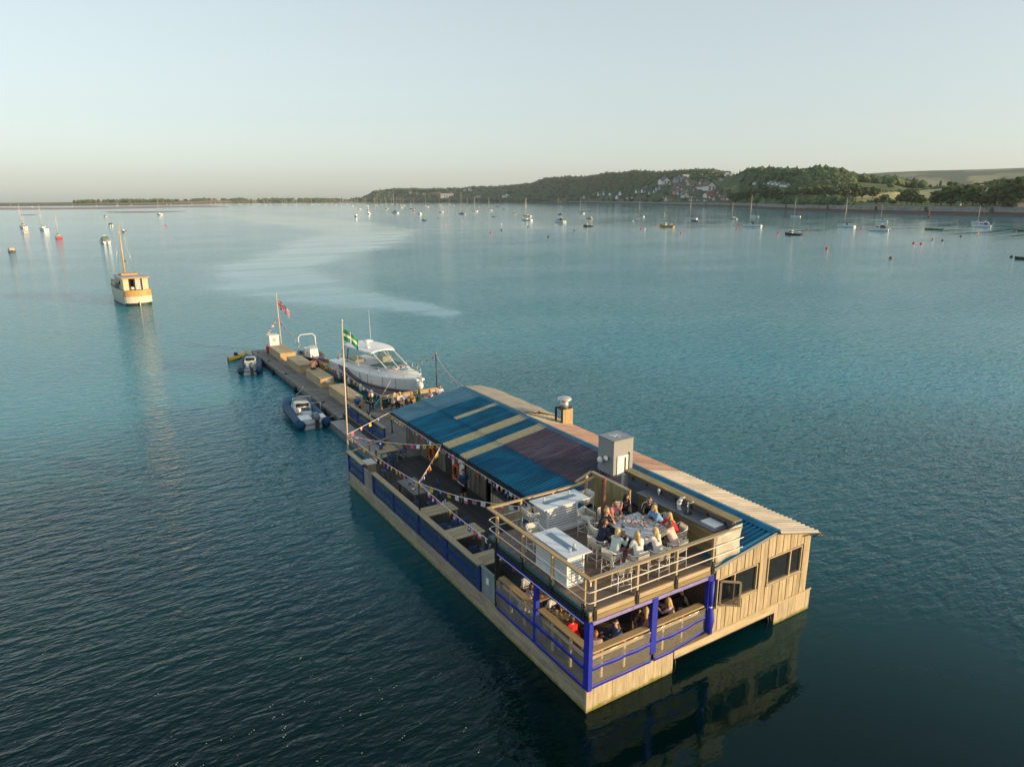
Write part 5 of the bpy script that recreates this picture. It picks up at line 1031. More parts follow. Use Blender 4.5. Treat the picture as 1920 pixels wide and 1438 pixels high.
def locker(label, x0, x1, y0, y1, z1=1.4, kind='box'):
    t = thing('storage_locker', label, 'locker', ((x0+x1)/2, (y0+y1)/2, .6), 0, 'timber storage lockers on the pontoon'); n = 4; h = (z1-.05-.6)/n
    for i in range(n):
        z = .605+i*h; k = h-.006
        B().box(x0, x0+.03, y0+.031, y1-.031, z, z+k).build('side_plank', wood(kind, 'y'), t); B().box(x0, x1, y0, y0+.03, z, z+k).build('end_plank', wood('new' if kind == 'box' else kind, 'x'), t); B().box(x1-.03, x1, y0+.031, y1-.031, z, z+k).build('side_plank', wood(kind, 'y'), t); B().box(x0, x1, y1-.03, y1, z, z+k).build('end_plank', wood(kind, 'x'), t)
    m = 6
    for i in range(m): a = x0-.03+(x1-x0+.06)*i/m; B().box(a, a+(x1-x0+.06)/m-.006, y0-.03, y1+.03, z1-.045, z1).build('lid_plank', wood(kind, 'y'), t)
    for y in (y0+.7, y1-.7): B().box(x0-.036, x0-.03, y-.06, y+.06, z1-.2, z1-.03).build('hinge', steel, t)
    return t
locker('pale topped locker with a blue notice, farthest on the pontoon', 4.45, 5.95, 54.7, 59.0)
locker('timber locker second farthest on the pontoon', 4.58, 5.9, 48.5, 52.8)
l3 = locker('timber locker with a white label on its end, a man in peach sitting on it', 4.66, 5.8, 42.5, 46.7); B().box(5.1, 5.5, 42.475, 42.497, .98, 1.2).build('label_plate', white, l3)
locker('timber locker nearest the blue ramp fence', 4.58, 5.75, 35.4, 40.0)
q = thing('white_service_box', 'white service cabinet at the far end of the pontoon', 'cabinet', (5.7, 63, .6)); B().box(5.15, 6.25, 61.9, 63.3, .0, .62).build('base', M['float_dark'], q); B().box(5.2, 6.2, 62.0, 63.2, .62, 1.85).build('body', white, q); B().box(5.15, 6.25, 61.95, 63.25, 1.85, 1.92).build('lid', white, q); B().box(5.55, 5.85, 61.97, 61.998, 1.3, 1.6).build('notice', mat('notice', (.5, .4, .2), .7), q)
q = thing('fire_extinguisher', 'red fire extinguisher on the pontoon beside the farthest locker', 'extinguisher', (4.35, 59.4, .6)); B().lathe((4.35, 59.4, .6), [(.12, 0), (.13, .08), (.13, .62), (.05, .76), (.05, .85)], 12).build('body', mat('red_paint', (.5, .02, .02), .4), q); B().path([(4.35, 59.4, 1.43), (4.2, 59.35, 1.4), (4.18, 59.3, .95)], .02, 6).build('hose', black, q); B().box(4.28, 4.42, 59.37, 59.43, 1.45, 1.5).build('handle', black, q)
# far deck: fence, parasol, table
t = thing('balustrade', 'pine railed fence across the far end of the deck behind the seated group', 'fence', (8.5, 32.6, DK)); B().box(6.1, 10.75, 32.5, 32.7, 1.92, 1.99).build('top_rail', wood('new', 'x'), t)
for x in (6.15, 7.7, 9.2, 10.7): B().box(x-.06, x+.06, 32.55, 32.67, DK, 1.92).build('post', wood('new', 'z'), t)
for k, (x0, x1) in enumerate(((6.22, 7.63), (7.77, 9.13), (9.27, 10.63))):
    for z in (1.02, 1.25, 1.48, 1.7): B().box(x0, x1, 32.58, 32.61, z, z+.17).build('slat', wood('pale', 'x') if z > 1.6 else dim, t)
q = thing('closed_parasol', 'closed dark green parasol on the far deck', 'parasol', (7.9, 29.6, DK)); B().lathe((7.9, 29.6, DK), [(.28, 0), (.28, .08), (.05, .1)], 14).build('base', mat('base_grey', (.2, .2, .2)), q); B().tube((7.9, 29.6, DK), (7.9, 29.6, 3.0), .025).build('pole', wood('pale', 'z'), q)
b = B(); rows = []
for j in range(7):
    z = 1.55+1.4*j/6; r = .30*(1-j/6.4)+.015; rows.append([(7.9+r*(1+.22*math.cos(8*a))*math.cos(a), 29.6+r*(1+.22*math.cos(8*a))*math.sin(a), z) for a in np.linspace(0, 2*math.pi, 33)])
b.grid(rows).build('canopy', mat('parasol_green', (.008, .07, .04), .8), q)
deck_table('timber table of the seated group on the far deck', 7.0, 8.3, 30.2, 31.2, kind='pale', group='tables on the far deck'); deck_table('far deck table nearest the corner post', 9.0, 10.0, 30.6, 31.5, kind='pale', group='tables on the far deck')
q = thing('round_table', 'small round pale blue topped table by the closed parasol', 'table', (7.6, 31.8, DK)); B().lathe((7.6, 31.8, 1.85), [(.42, 0), (.42, .04)], 20).build('top', mat('pale_blue_top', (.5, .6, .66), .4), q); B().tube((7.6, 31.8, DK), (7.6, 31.8, 1.85), .05).build('stem', black, q); B().lathe((7.6, 31.8, DK), [(.25, 0), (.2, .03)], 12).build('foot', black, q)
q = thing('serving_trolley', 'dark low trolley with white bowls at the end of the ramp fence', 'trolley', (4.2, 33.4, .6)); B().box(3.9, 4.5, 33.5, 34.2, 1.05, 1.1).build('shelf', blueP, q)
for x, y in ((3.95, 33.55), (4.45, 33.55), (3.95, 34.15), (4.45, 34.15)): B().box(x-.03, x+.03, y-.03, y+.03, .6, 1.05).build('leg', black, q)
for x in (4.1, 4.3): B().lathe((x, 33.8, 1.1), [(.06, 0), (.14, .1), (.13, .1), (.03, .02)], 12).build('bowl', white, q)
q = thing('tall_planter', 'white curved planter with a dark plant standing on the ramp fence', 'planter', (4.0, 29.4, DK)); B().lathe((3.95, 29.3, DK), [(.18, 0), (.24, .4), (.2, .8)], 12).build('pot', white, q); b = B()
for k in range(16):
    a = k*.9; b.path([(3.95, 29.3, 1.7), (3.95+.12*math.cos(a), 29.3+.12*math.sin(a), 2.0), (3.95+.25*math.cos(a), 29.3+.25*math.sin(a), 2.15+.15*math.sin(k))], .03, 4, r1=.004)
b.build('leaves', mat('plant', (.03, .06, .03), .7), q)
# ------------------------------------------------------------------ people: one continuous body each, clothes and hair as parts
JOBS = []
SKIN = {'f': (.50, .29, .20), 't': (.40, .21, .13), 'p': (.56, .35, .26)}
def V3(*a): return Vector(a)
def caps(segs):
    b = B()
    for a, c, ra, rb in segs:
        a, c = Vector(a), Vector(c); d = c-a; L = d.length
        if L < 1e-4: b.ell(a, (ra, ra, ra), 10, 6); continue
        d /= L; x = d.orthogonal().normalized(); y = d.cross(x); n = 10; rows = []
        for t in (-90, -60, -30, 0): rows.append((a+d*ra*math.sin(R(t)), ra*max(.02, math.cos(R(t)))))
        for t in (0, 30, 60, 90): rows.append((c+d*rb*math.sin(R(t)), rb*max(.02, math.cos(R(t)))))
        vs = [p+(x*math.cos(2*math.pi*j/n)+y*math.sin(2*math.pi*j/n))*r for p, r in rows for j in range(n)]
        fs = [(i*n+j, i*n+(j+1) % n, (i+1)*n+(j+1) % n, (i+1)*n+j) for i in range(7) for j in range(n)]+[tuple(range(n-1, -1, -1)), tuple(range(7*n, 8*n))]
        b.add(vs, fs, 0, True)
    return b
def skinmat(k): return mat('skin_'+k, SKIN[k], .55, .06, 9)
def person(label, loc, rz, seat=.72, s=1.0, lean=.12, arms='table', yaw=0, pitch=0, skin='f', hair=((.42, .27, .10), 'long'), top=((.7, .7, .7), 'short'), low=((.03, .035, .06), 'long'), glasses=False, beard=False, group='diners at the long terrace table', footz=None, pattern=None):
    t = thing('person', label, 'person', loc, R(rz), group, True)
    sit = seat is not None; hz = (seat+.10) if sit else .92*s
    hip = V3(0, 0, hz); ch = hip+V3(0, lean, .36*s); nb = hip+V3(0, lean*1.25, .52*s); sh = nb+V3(0, 0, -.055*s)
    hc = nb+V3(0, .035+lean*.1, .155*s)
    rot = Matrix.Rotation(R(yaw), 3, 'Z')@Matrix.Rotation(R(-pitch), 3, 'X')
    H = lambda x, y, z: hc+rot@(V3(x, y, z)*s)
    tor = [(hip+V3(-.07, 0, 0), hip+V3(.07, 0, 0), .125*s, .125*s), (hip+V3(-.05, .0, .05), ch+V3(-.06, 0, 0), .115*s, .112*s), (hip+V3(.05, .0, .05), ch+V3(.06, 0, 0), .115*s, .112*s), (ch+V3(-.07, 0, 0), sh+V3(-.12*s, 0, .0), .11*s, .065*s), (ch+V3(.07, 0, 0), sh+V3(.12*s, 0, .0), .11*s, .065*s), (ch+V3(-.07, .02, .02), ch+V3(.07, .02, .02), .115*s, .115*s)]
    body = list(tor)+[(nb+V3(0, 0, -.04), hc+V3(0, -.01, -.05*s), .062*s, .052*s)]
    head = [(H(0, -.012, .035), H(0, .0, .03), .092*s, .09*s), (H(0, .03, -.045), H(0, .045, -.07), .066*s, .045*s), (H(0, .085, .0), H(0, .108, -.022), .014*s, .017*s), (H(-.09, -.005, 0), H(-.093, -.01, .02), .022*s, .02*s), (H(.09, -.005, 0), H(.093, -.01, .02), .022*s, .02*s)]
    body += head
    A = {'table': ((.27, .20, -.25), (.13, .44, -.22)), 'cross': ((.26, .20, -.24), (-.06, .38, -.2)), 'lap': ((.26, .05, -.27), (.10, .26, -.36)), 'down': ((.24, -.02, -.28), (.25, .06, -.53)), 'chin': ((.22, .26, -.2), (.07, .17, .04)), 'fwd': ((.24, .16, -.24), (.16, .42, -.12)), 'up': ((.26, .24, -.12), (.14, .42, .03))}
    aa = arms if isinstance(arms, tuple) else (arms, arms); up_l = []; fore = []; hands = []
    for sd, k in ((-1, aa[0]), (1, aa[1])):
        e, h = A[k]; S0 = sh+V3(sd*.17*s, 0, 0); E = sh+V3(sd*e[0]*s, e[1]*s, e[2]*s); Hd = sh+V3(sd*h[0]*s, h[1]*s, h[2]*s)
        up_l.append((S0, E, .052*s, .042*s)); fore.append((E, Hd, .041*s, .028*s)); d = (Hd-E).normalized(); hands.append((Hd, d, sd)); body.append((Hd, Hd+d*.06*s, .032*s, .036*s))
    body += up_l+fore
    legs = []; shin = []; feet = []
    for sd in (-1, 1):
        if sit:
            K = hip+V3(sd*.13, .43*s, .0); fz = footz if footz is not None else (.30 if seat > .6 else .07); An = V3(sd*.13, .36*s, fz+.05)
        else: K = V3(sd*.10, .02+.06*sd, .48*s); An = V3(sd*.11, -.03+.08*sd, .09)
        legs.append((hip+V3(sd*.085, 0, 0), K, .092*s, .062*s)); shin.append((K, An, .06*s, .042*s)); feet.append((An+V3(0, -.03, -.02), An+V3(sd*.02, .15, -.045), .042*s, .036*s))
    body += legs+shin+feet
    sk = skinmat(skin)
    JOBS.append((caps(body), 'body', sk, t, .019, hands, s))
    grow = lambda L, k: [(a, c, ra+k, rb+k) for a, c, ra, rb in L]
    tc, sl = top
    if sl != 'bare':
        shirt = grow(tor[:3], .012)+grow(tor[3:], .013)
        if sl == 'short': shirt += [(a, a.lerp(c, .62), ra+.016, ra+.014) for a, c, ra, rb in up_l]
        if sl == 'long': shirt += grow(up_l, .015)+[(a, a.lerp(c, .92), ra+.014, rb+.014) for a, c, ra, rb in fore]
        nm = {'short': 'shirt', 'long': 'jumper', 'none': 'top'}[sl]
        JOBS.append((caps(shirt), nm, pattern or mat('cloth_%d_%d_%d' % tuple(int(v*255) for v in tc), tc, .85, .12, 14, bump=.3), t, .02, None, s))
    lc, ll = low
    tr = [(tor[0][0], tor[0][1], .138*s, .138*s)]+(grow(legs, .014) if ll == 'long' else [(a, a.lerp(c, .8), ra+.02, ra+.0) for a, c, ra, rb in legs])+(grow(shin, .016) if ll == 'long' else [])
    JOBS.append((caps(tr), 'trousers' if ll == 'long' else 'shorts', mat('cloth_%d_%d_%d' % tuple(int(v*255) for v in lc), lc, .85, .12, 14, bump=.3), t, .022, None, s))
    JOBS.append((caps(grow(feet, .008)), 'shoes', mat('shoe_dark', (.05, .045, .04), .6), t, .02, None, s))
    hcol, hst = hair; hm = mat('hair_%d_%d_%d' % tuple(int(v*255) for v in hcol), hcol, .55, .3, 18, (1, 1, .2))
    hr = [(H(0, -.03, .045), H(0, -.012, .062), .098*s, .09*s), (H(0, -.05, -.01), H(0, -.05, .02), .078*s, .085*s)]
    if hst == 'long': hr += [(H(0, -.065, .0), nb+V3(0, -.10, -.10*s), .082*s, .062*s), (nb+V3(0, -.10, -.08*s), ch+V3(0, -.155, .02), .066*s, .035*s), (H(-.075, -.02, .02), H(-.085, -.03, -.13), .036*s, .03*s), (H(.075, -.02, .02), H(.085, -.03, -.13), .036*s, .03*s)]
    if hst == 'bob': hr += [(H(0, -.05, .0), H(0, -.06, -.09), .088*s, .07*s), (H(-.08, -.01, .02), H(-.082, -.005, -.08), .034*s, .03*s), (H(.08, -.01, .02), H(.082, -.005, -.08), .034*s, .03*s)]
    if hst == 'bun': hr += [(H(0, -.12, .05), H(0, -.135, .06), .045*s, .04*s)]
    if beard: hr += [(H(-.05, .055, -.07), H(.05, .055, -.07), .034*s, .034*s), (H(0, .07, -.085), H(0, .06, -.105), .034*s, .03*s)]
    JOBS.append((caps(hr), 'hair', hm, t, .015, None, s))
    if glasses:
        b = B()
        for sd in (-1, 1): b.ell(H(sd*.036, .09, .018), (.028*s, .012*s, .022*s), 8, 5, 0, rot); b.tube(H(sd*.06, .085, .022), H(sd*.093, -.01, .022), .005*s, None, 5)
        b.tube(H(-.02, .1, .022), H(.02, .1, .022), .005*s, None, 5); b.build('sunglasses', black, t)
    else:
        for sd in (-1, 1): B().ell(H(sd*.036, .083, .015), (.014*s, .009*s, .009*s), 7, 5, 0, rot).build('eye', mat('eye', (.03, .02, .015), .2), t)
    B().ell(H(0, .085, -.052), (.026*s, .010*s, .008*s), 8, 5, 0, rot).build('mouth', mat('lip', (.34, .10, .09), .5), t)
    return t
def finish_people():
    obs = []
    for b, name, m, t, vox, hands, s in JOBS:
        me = b.mesh(name, m); o = bpy.data.objects.new(name, me); COL.objects.link(o); o.parent = t
        r = o.modifiers.new('r', 'REMESH'); r.mode = 'VOXEL'; r.voxel_size = vox; q = o.modifiers.new('s', 'SMOOTH'); q.iterations = 4; q.factor = .5
        obs.append((o, hands, m, s))
    dg = bpy.context.evaluated_depsgraph_get(); dg.update()
    new = [bpy.data.meshes.new_from_object(o.evaluated_get(dg)) for o, *_ in obs]
    for (o, hands, m, s), me in zip(obs, new):
        o.modifiers.clear()
        if hands:
            b = B(); n = len(me.vertices); co = np.zeros(n*3, 'f'); me.vertices.foreach_get('co', co); b.v = [tuple(c) for c in co.reshape(-1, 3)]
            for p in me.polygons: b.f.append(tuple(p.vertices)); b.m.append(0); b.s.append(True)
            for Hd, d, sd in hands:
                x = d.cross(Vector((0, 0, 1))); x = x.normalized() if x.length > .1 else Vector((1, 0, 0)); dn = x.cross(d).normalized(); dn = dn if dn.z < 0 else -dn
                for k, L in enumerate((.062, .075, .07, .055)):
                    p0 = Hd+d*.065*s+x*(k-1.5)*.018*s; p1 = p0+(d*.75+dn*.35).normalized()*L*.55*s; p2 = p1+(d*.35+dn*.8).normalized()*L*.5*s; b.path([p0, p1, p2], .0095*s, 6, r1=.007*s)
                q0 = Hd+d*.015*s-x*sd*.025*s; b.path([q0, q0+(d*.6-x*sd*.7).normalized()*.035*s, q0+(d*.9-x*sd*.4+dn*.3).normalized()*.065*s], .011*s, 6, r1=.008*s)
            me = b.mesh('body', m)
        else:
            me.polygons.foreach_set('use_smooth', [True]*len(me.polygons))
            if not me.materials: me.materials.append(m)
        o.data = me
blond = (.50, .34, .13); fair = (.58, .44, .22); brown = (.10, .055, .03); dark = (.025, .018, .015); ginger = (.34, .15, .05)
def printed(name, c1, c2, sc=22):
    m = mat(name, c1, .85); cr = [n for n in m.node_tree.nodes if n.type == 'VALTORGB'][0]; nz = [n for n in m.node_tree.nodes if n.type == 'TEX_NOISE'][0]; nz.inputs['Scale'].default_value = sc; nz.inputs['Detail'].default_value = 1
    cr.color_ramp.elements[0].position = .48; cr.color_ramp.elements[1].position = .52; cr.color_ramp.elements[0].color = c1+(1,); cr.color_ramp.elements[1].color = c2+(1,); return m
P_ = person
P_('man in sunglasses and a dark top with pink sleeves behind the long table', (3.72, 3.62, TZ), 190, lean=.2, arms='cross', yaw=-10, pitch=-8, skin='f', hair=(dark, 'short'), top=((.52, .16, .17), 'short'), glasses=True, beard=True)
P_('woman in sunglasses and a low necked black top behind the long table', (4.5, 3.66, TZ), 178, lean=.1, arms='down', yaw=55, skin='p', hair=(dark, 'long'), top=((.012, .012, .014), 'none'), glasses=True)
P_('bearded man in black coat and sunglasses at the bar corner of the long table', (5.22, 3.02, TZ), 135, lean=.18, arms='table', yaw=0, hair=(brown, 'short'), top=((.014, .014, .016), 'long'), glasses=True, beard=True)
P_('long haired woman in a light blue dress reaching over the long table', (5.05, 2.2, TZ), 88, lean=.26, arms='fwd', yaw=10, pitch=-14, hair=(blond, 'long'), top=((.14, .34, .62), 'short'))
P_('blonde woman in a red top at the bar side of the long table', (4.98, 1.4, TZ), 78, lean=.2, arms='table', yaw=12, pitch=-14, hair=(blond, 'long'), top=((.55, .015, .02), 'short'))
P_('dark haired person in a cream jumper looking down beside the front rail', (4.3, .70, TZ), 14, lean=.2, arms='table', yaw=25, pitch=-22, hair=(brown, 'bob'), top=((.62, .50, .42), 'long'), low=((.16, .12, .09), 'long'))
P_('blonde woman in a white blouse with her back to the front rail', (3.46, .66, TZ), 2, lean=.12, arms='table', yaw=35, hair=(fair, 'long'), top=((.64, .60, .60), 'long'), low=((.05, .12, .22), 'long'))
P_('woman with long blonde hair and a white tee seen from behind', (2.72, .80, TZ), -8, lean=.1, arms='lap', yaw=0, hair=(blond, 'long'), top=((.72, .70, .68), 'short'), low=((.3, .16, .12), 'long'))
P_('small child in dark clothes between the jumper woman and the long table', (2.74, 1.68, TZ), -70, seat=.62, s=.72, lean=.05, arms='table', yaw=-70, skin='p', hair=(ginger, 'short'), top=((.02, .02, .025), 'long'), footz=.3)
P_('short haired blonde woman in a pale blue jumper holding the child', (2.16, 1.40, TZ), -72, lean=.12, arms='fwd', yaw=-5, hair=(fair, 'bob'), top=((.50, .58, .56), 'long'), low=((.3, .13, .15), 'long'))
P_('man in a navy tee shirt at the left of the long table', (2.26, 2.26, TZ), -88, lean=.12, arms='lap', yaw=-25, skin='t', hair=(brown, 'short'), top=((.012, .018, .04), 'short'), beard=True)
P_('blond man in a black tee drinking by the flue pipe', (2.86, 2.98, TZ), -104, lean=.14, arms=('table', 'chin'), yaw=-10, hair=(blond, 'short'), top=((.012, .012, .015), 'short'))
G2 = 'diners under the terrace'
P_('red haired diner half hidden by the blue corner post', (.8, .55, DK), -25, seat=.45, arms='table', skin='p', hair=(ginger, 'short'), top=((.45, .36, .30), 'short'), group=G2)
P_('dark haired woman in a blue jumper looking out through the front screen', (1.85, .56, DK), 60, seat=.62, arms='table', yaw=72, skin='p', hair=(dark, 'long'), top=((.05, .09, .20), 'long'), group=G2)
P_('blonde diner in a dark patterned top with her back to the front screen', (2.97, .56, DK), -35, seat=.62, lean=.1, arms='fwd', yaw=0, pitch=-15, hair=(blond, 'long'), top=((.1, .05, .05), 'short'), group=G2, pattern=printed('print_dark', (.03, .03, .04), (.30, .08, .05)))
P_('blonde woman in a pale pink print top by the front ledge', (4.27, .56, DK), 50, seat=.62, lean=.14, arms=('up', 'table'), hair=(blond, 'long'), top=((.6, .45, .42), 'short'), group=G2, pattern=printed('print_pink', (.58, .42, .40), (.40, .26, .30), 40))
P_('dark haired man in black leaning at the ledge by the boarded wall', (5.28, .8, DK), 60, seat=.62, lean=.2, arms='table', skin='t', hair=(dark, 'short'), top=((.012, .014, .016), 'long'), group=G2)
P_('person in a magenta top farther inside under the terrace', (3.8, 2.2, DK), 175, seat=.6, arms='table', hair=(dark, 'long'), top=((.30, .01, .08), 'long'), group=G2)
P_('brown haired woman in a white floral dress inside the shaded side screen', (.3, 4.3, DK), -95, seat=.45, lean=.3, arms='cross', pitch=-20, hair=(brown, 'bob'), top=((.6, .5, .48), 'short'), low=((.6, .5, .48), 'long'), group=G2, pattern=printed('print_floral', (.66, .56, .54), (.20, .06, .09), 16))
P_('person in a grey shirt behind the floral dress', (1.0, 5.15, DK), 175, seat=.55, arms='table', hair=(brown, 'short'), top=((.4, .45, .52), 'short'), group=G2)
P_('diner in a bright red jacket and white shirt inside the side screen by the corner', (.66, 1.5, DK), 0, seat=.55, lean=.15, arms='fwd', pitch=-15, hair=(brown, 'bob'), top=((.62, .012, .012), 'long'), low=((.01, .01, .012), 'long'), group=G2)
P_('diner with a bare arm reaching over the crowded table', (1.0, 3.5, DK), 175, seat=.55, lean=.2, arms='fwd', skin='p', hair=(brown, 'short'), top=((.55, .55, .55), 'short'), group=G2)
P_('seated guest in grey seen through the left gable window', (7.1, .75, DK), -160, seat=.5, arms='table', hair=(brown, 'short'), top=((.42, .42, .42), 'long'), group=G2)
G3 = 'people out on the lower decks'
P_('waiter in a navy polo shirt and dark shorts walking on the lower deck', (3.45, 14.7, DK), 165, seat=None, s=1.06, lean=.02, arms=('down', 'lap'), yaw=-10, skin='f', hair=(dark, 'short'), top=((.02, .06, .17), 'short'), low=((.012, .014, .02), 'short'), group=G3)
P_('guest in a blue shirt at the servery counter under the roof edge', (3.55, 9.4, DK), -85, seat=.62, s=.98, arms='table', hair=(brown, 'short'), top=((.03, .12, .32), 'short'), group=G3)
P_('man in a peach top sitting on the labelled locker with his back turned', (5.2, 46.2, .97), -20, seat=.45, s=1.22, lean=.1, arms='lap', skin='t', hair=(dark, 'short'), top=((.62, .36, .22), 'short'), low=((.015, .015, .02), 'short'), group=G3)
P_('white haired man in a blue shirt behind the ramp fence', (4.75, 33.9, .6), 170, seat=.5, s=1.05, arms='lap', skin='f', hair=((.65, .65, .64), 'short'), top=((.04, .16, .36), 'short'), group=G3)
P_('person in black sitting beside the white haired man', (5.35, 33.2, .95), 200, seat=.45, arms='lap', hair=(dark, 'short'), top=((.015, .015, .018), 'short'), group=G3)
G4 = 'group seated on the far deck'
P_('blonde woman at the left end of the far deck fence', (6.7, 31.7, DK), -80, seat=.5, arms='table', hair=(fair, 'long'), top=((.5, .34, .34), 'none'), group=G4)
P_('blonde woman in pale clothes beside the far deck fence', (7.2, 31.7, DK), 180, seat=.55, arms='table', hair=(fair, 'long'), top=((.62, .55, .5), 'short'), group=G4)
P_('ginger man in a black shirt at the far deck table', (7.2, 29.9, DK), -20, seat=.5, s=1.05, arms='table', skin='t', hair=(ginger, 'short'), top=((.02, .012, .015), 'short'), group=G4)
P_('woman in a yellow top at the far deck table', (8.1, 31.3, DK), 140, seat=.5, arms='table', skin='t', hair=(blond, 'bun'), top=((.5, .3, .05), 'short'), group=G4)
P_('brown haired woman in white just right of the closed parasol', (9.3, 30.5, DK), 20, seat=.62, arms='lap', skin='f', hair=(ginger, 'long'), top=((.66, .6, .55), 'none'), group=G4)
P_('man in a pale shirt and pink shorts standing at the far deck corner', (10.2, 31.0, DK), 160, seat=None, s=1.0, arms='lap', skin='t', hair=(brown, 'short'), top=((.56, .58, .66), 'short'), low=((.6, .25, .27), 'short'), group=G4)
finish_people()
# ------------------------------------------------------------------ boats
def hull_rows(L, W, f0, f1, st=.82, full=2.2, dr=.35, n=12, rake=.05, flare=.92):
    rows = []; deck = []
    for i in range(n+1):
        t = i/n; k = st+(1-st)*min(1, t/.4)**.8 if t < .4 else max(.012, 1-((t-.4)/.6)**full)
        w = W/2*k; zd = f0+(f1-f0)*t**1.5; y = lambda z: -L/2+L*t*(1-rake)+L*rake*t*max(0, (z+dr))/(f1+dr)
        kd = dr*(1-t**3*.8)
        half = [(0, -kd), (w*.55, -kd*.65), (w*(flare-.08), -.02), (w*(flare-.05), .12), (w*flare+.0, zd*.55), (w, zd*.9), (w, zd)]
        rows.append([(-x, y(z), z) for x, z in half[::-1]]+[(x, y(z), z) for x, z in half[1:]]); deck.append((w, y(zd), zd))
    return rows, deck
def add_hull(b, L, W, f0, f1, mt=0, mb=1, ms=2, md=3, open_=0, **kw):
    rows, deck = hull_rows(L, W, f0, f1, **kw); k = len(rows[0])-1
    def mf(i, j): j = min(j, k-1-j); return ms if j == 0 else mt if j in (1, 2) else mb
    b.grid(rows, 0, True, mf); b.add(rows[0], [tuple(range(k, -1, -1))], mt)
    if open_:
        dz = [z-open_ for w, y, z in deck]; b.grid([[(-w, y, z), (-max(.01, w-.12), y, z), (-max(.01, w-.15), y, d), (max(.01, w-.15), y, d), (max(.01, w-.12), y, z), (w, y, z)] for (w, y, z), d in zip(deck, dz)][::-1], md, False)
        w, y, z = deck[0]; b.box(-w, w, y, y+.1, z-open_, z, mt)
    else: b.grid([[(-w, y, z), (0, y, z+.05*min(1, w)), (w, y, z)] for w, y, z in deck][::-1], md, False)
    return deck
def cabin(b, x, y0, y1, z0, z1, rf=.3, rb=.1, top=.82, mi=0):
    b.add([(-x, y0, z0), (x, y0, z0), (x*.9, y1, z0), (-x*.9, y1, z0), (-x*top, y0+rb, z1), (x*top, y0+rb, z1), (x*top*.9, y1-rf, z1*.97+z0*.03), (-x*top*.9, y1-rf, z1*.97+z0*.03)], [(0, 3, 2, 1), (4, 5, 6, 7), (0, 1, 5, 4), (1, 2, 6, 5), (2, 3, 7, 6), (3, 0, 4, 7)], mi); return b
HC = {'white': (.80, .80, .78), 'cream': (.62, .54, .42), 'red': (.52, .05, .03), 'navy': (.025, .04, .11), 'grey': (.33, .35, .36), 'maroon': (.16, .04, .035), 'dark': (.04, .042, .045), 'blue': (.07, .17, .32), 'pinkish': (.62, .42, .36), 'yellow': (.60, .34, .015), 'maroonblack': (.05, .018, .016), 'green': (.07, .17, .05), 'brown': (.2, .12, .07),
      'canvas': (.45, .38, .28), 'none': (.6, .58, .52), 'bluec': (.03, .08, .30), 'green_c': (.05, .1, .06)}
def hm(c): return mat('gel_'+c, HC[c], .3, .06, 2)
bott = mat('antifoul', (.05, .022, .02), .6, .2); strp = mat('stripe_navy', (.02, .03, .08), .4); deckm = mat('boat_deck', (.6, .58, .53), .6, .06, 3); smoke = mat('smoked_glass', (.02, .025, .03), .08); spar = mat('spar', (.58, .50, .38), .4, .05, 3)
def yacht(t, L, hc, cc, mh):
    W = L*.31; f0, f1 = L*.085, L*.115; b = B(); add_hull(b, L, W, f0, f1, 0, 1, 2, 3); b.build('hull', [hm(hc), bott, strp, deckm], t)
    c = cabin(B(), W*.28, -L*.08, L*.24, f0+.08, f0+.08+L*.05, .5, .05).build('coachroof', hm('white' if hc != 'cream' else 'cream'), t)
    for s in (-1, 1):
        for y in (-.02, .07, .15): B().box(s*W*.262-.02, s*W*.262+.02, L*y, L*y+L*.05, f0+.08+L*.018, f0+.08+L*.034).build('window', smoke, c)
    B().box(-W*.24, W*.24, -L*.36, -L*.1, f0-.02, f0+.06).build('cockpit', mat('teak', (.25, .16, .09), .7, .2), t)
    m = B().tube((0, L*.1, f0), (0, L*.085, mh), L*.011+.03, L*.006+.03, 7).build('mast', spar, t)
    for z in (.45, .7): B().tube((-W*.3, L*.095, f0+(mh-f0)*z), (W*.3, L*.095, f0+(mh-f0)*z), .025, None, 5).build('spreader', spar, m)
    bm = B().tube((0, L*.09, f0+L*.13), (0, -L*.3, f0+L*.125), L*.006+.02, None, 6).build('boom', spar, t)
    if cc != 'none': B().path([(0, L*.08, f0+L*.16), (0, -L*.1, f0+L*.148), (0, -L*.29, f0+L*.135)], L*.019, 7, r1=L*.01).build('sail_cover', hm(cc), bm)
    b = B()
    if cc != 'none': b.prism([(-L*.10, f0+.06), (-L*.02, f0+L*.055), (-L*.05, f0+L*.12), (-L*.13, f0+L*.125), (-L*.14, f0+L*.05)], 'x', -W*.27, W*.27); b.build('spray_hood', hm(cc), t)
    b = B()
    for p in ((0, L*.48, f1), (0, -L*.48, f0), (W*.46, L*.05, f0), (-W*.46, L*.05, f0)): b.tube(p, (0, L*.085, mh-.1), .016, None, 4)
    b.build('rigging', steel, t); b = B(); dk = hull_rows(L, W, f0, f1)[1]
    for s in (-1, 1): b.path([(s*w*.96, y, z+.55) for w, y, z in dk[::2]], .014, 4)
    for w, y, z in dk[::2]:
        for s in (-1, 1): b.tube((s*w*.96, y, z), (s*w*.96, y, z+.55), .012, None, 4)
    b.build('guard_rail', steel, t)
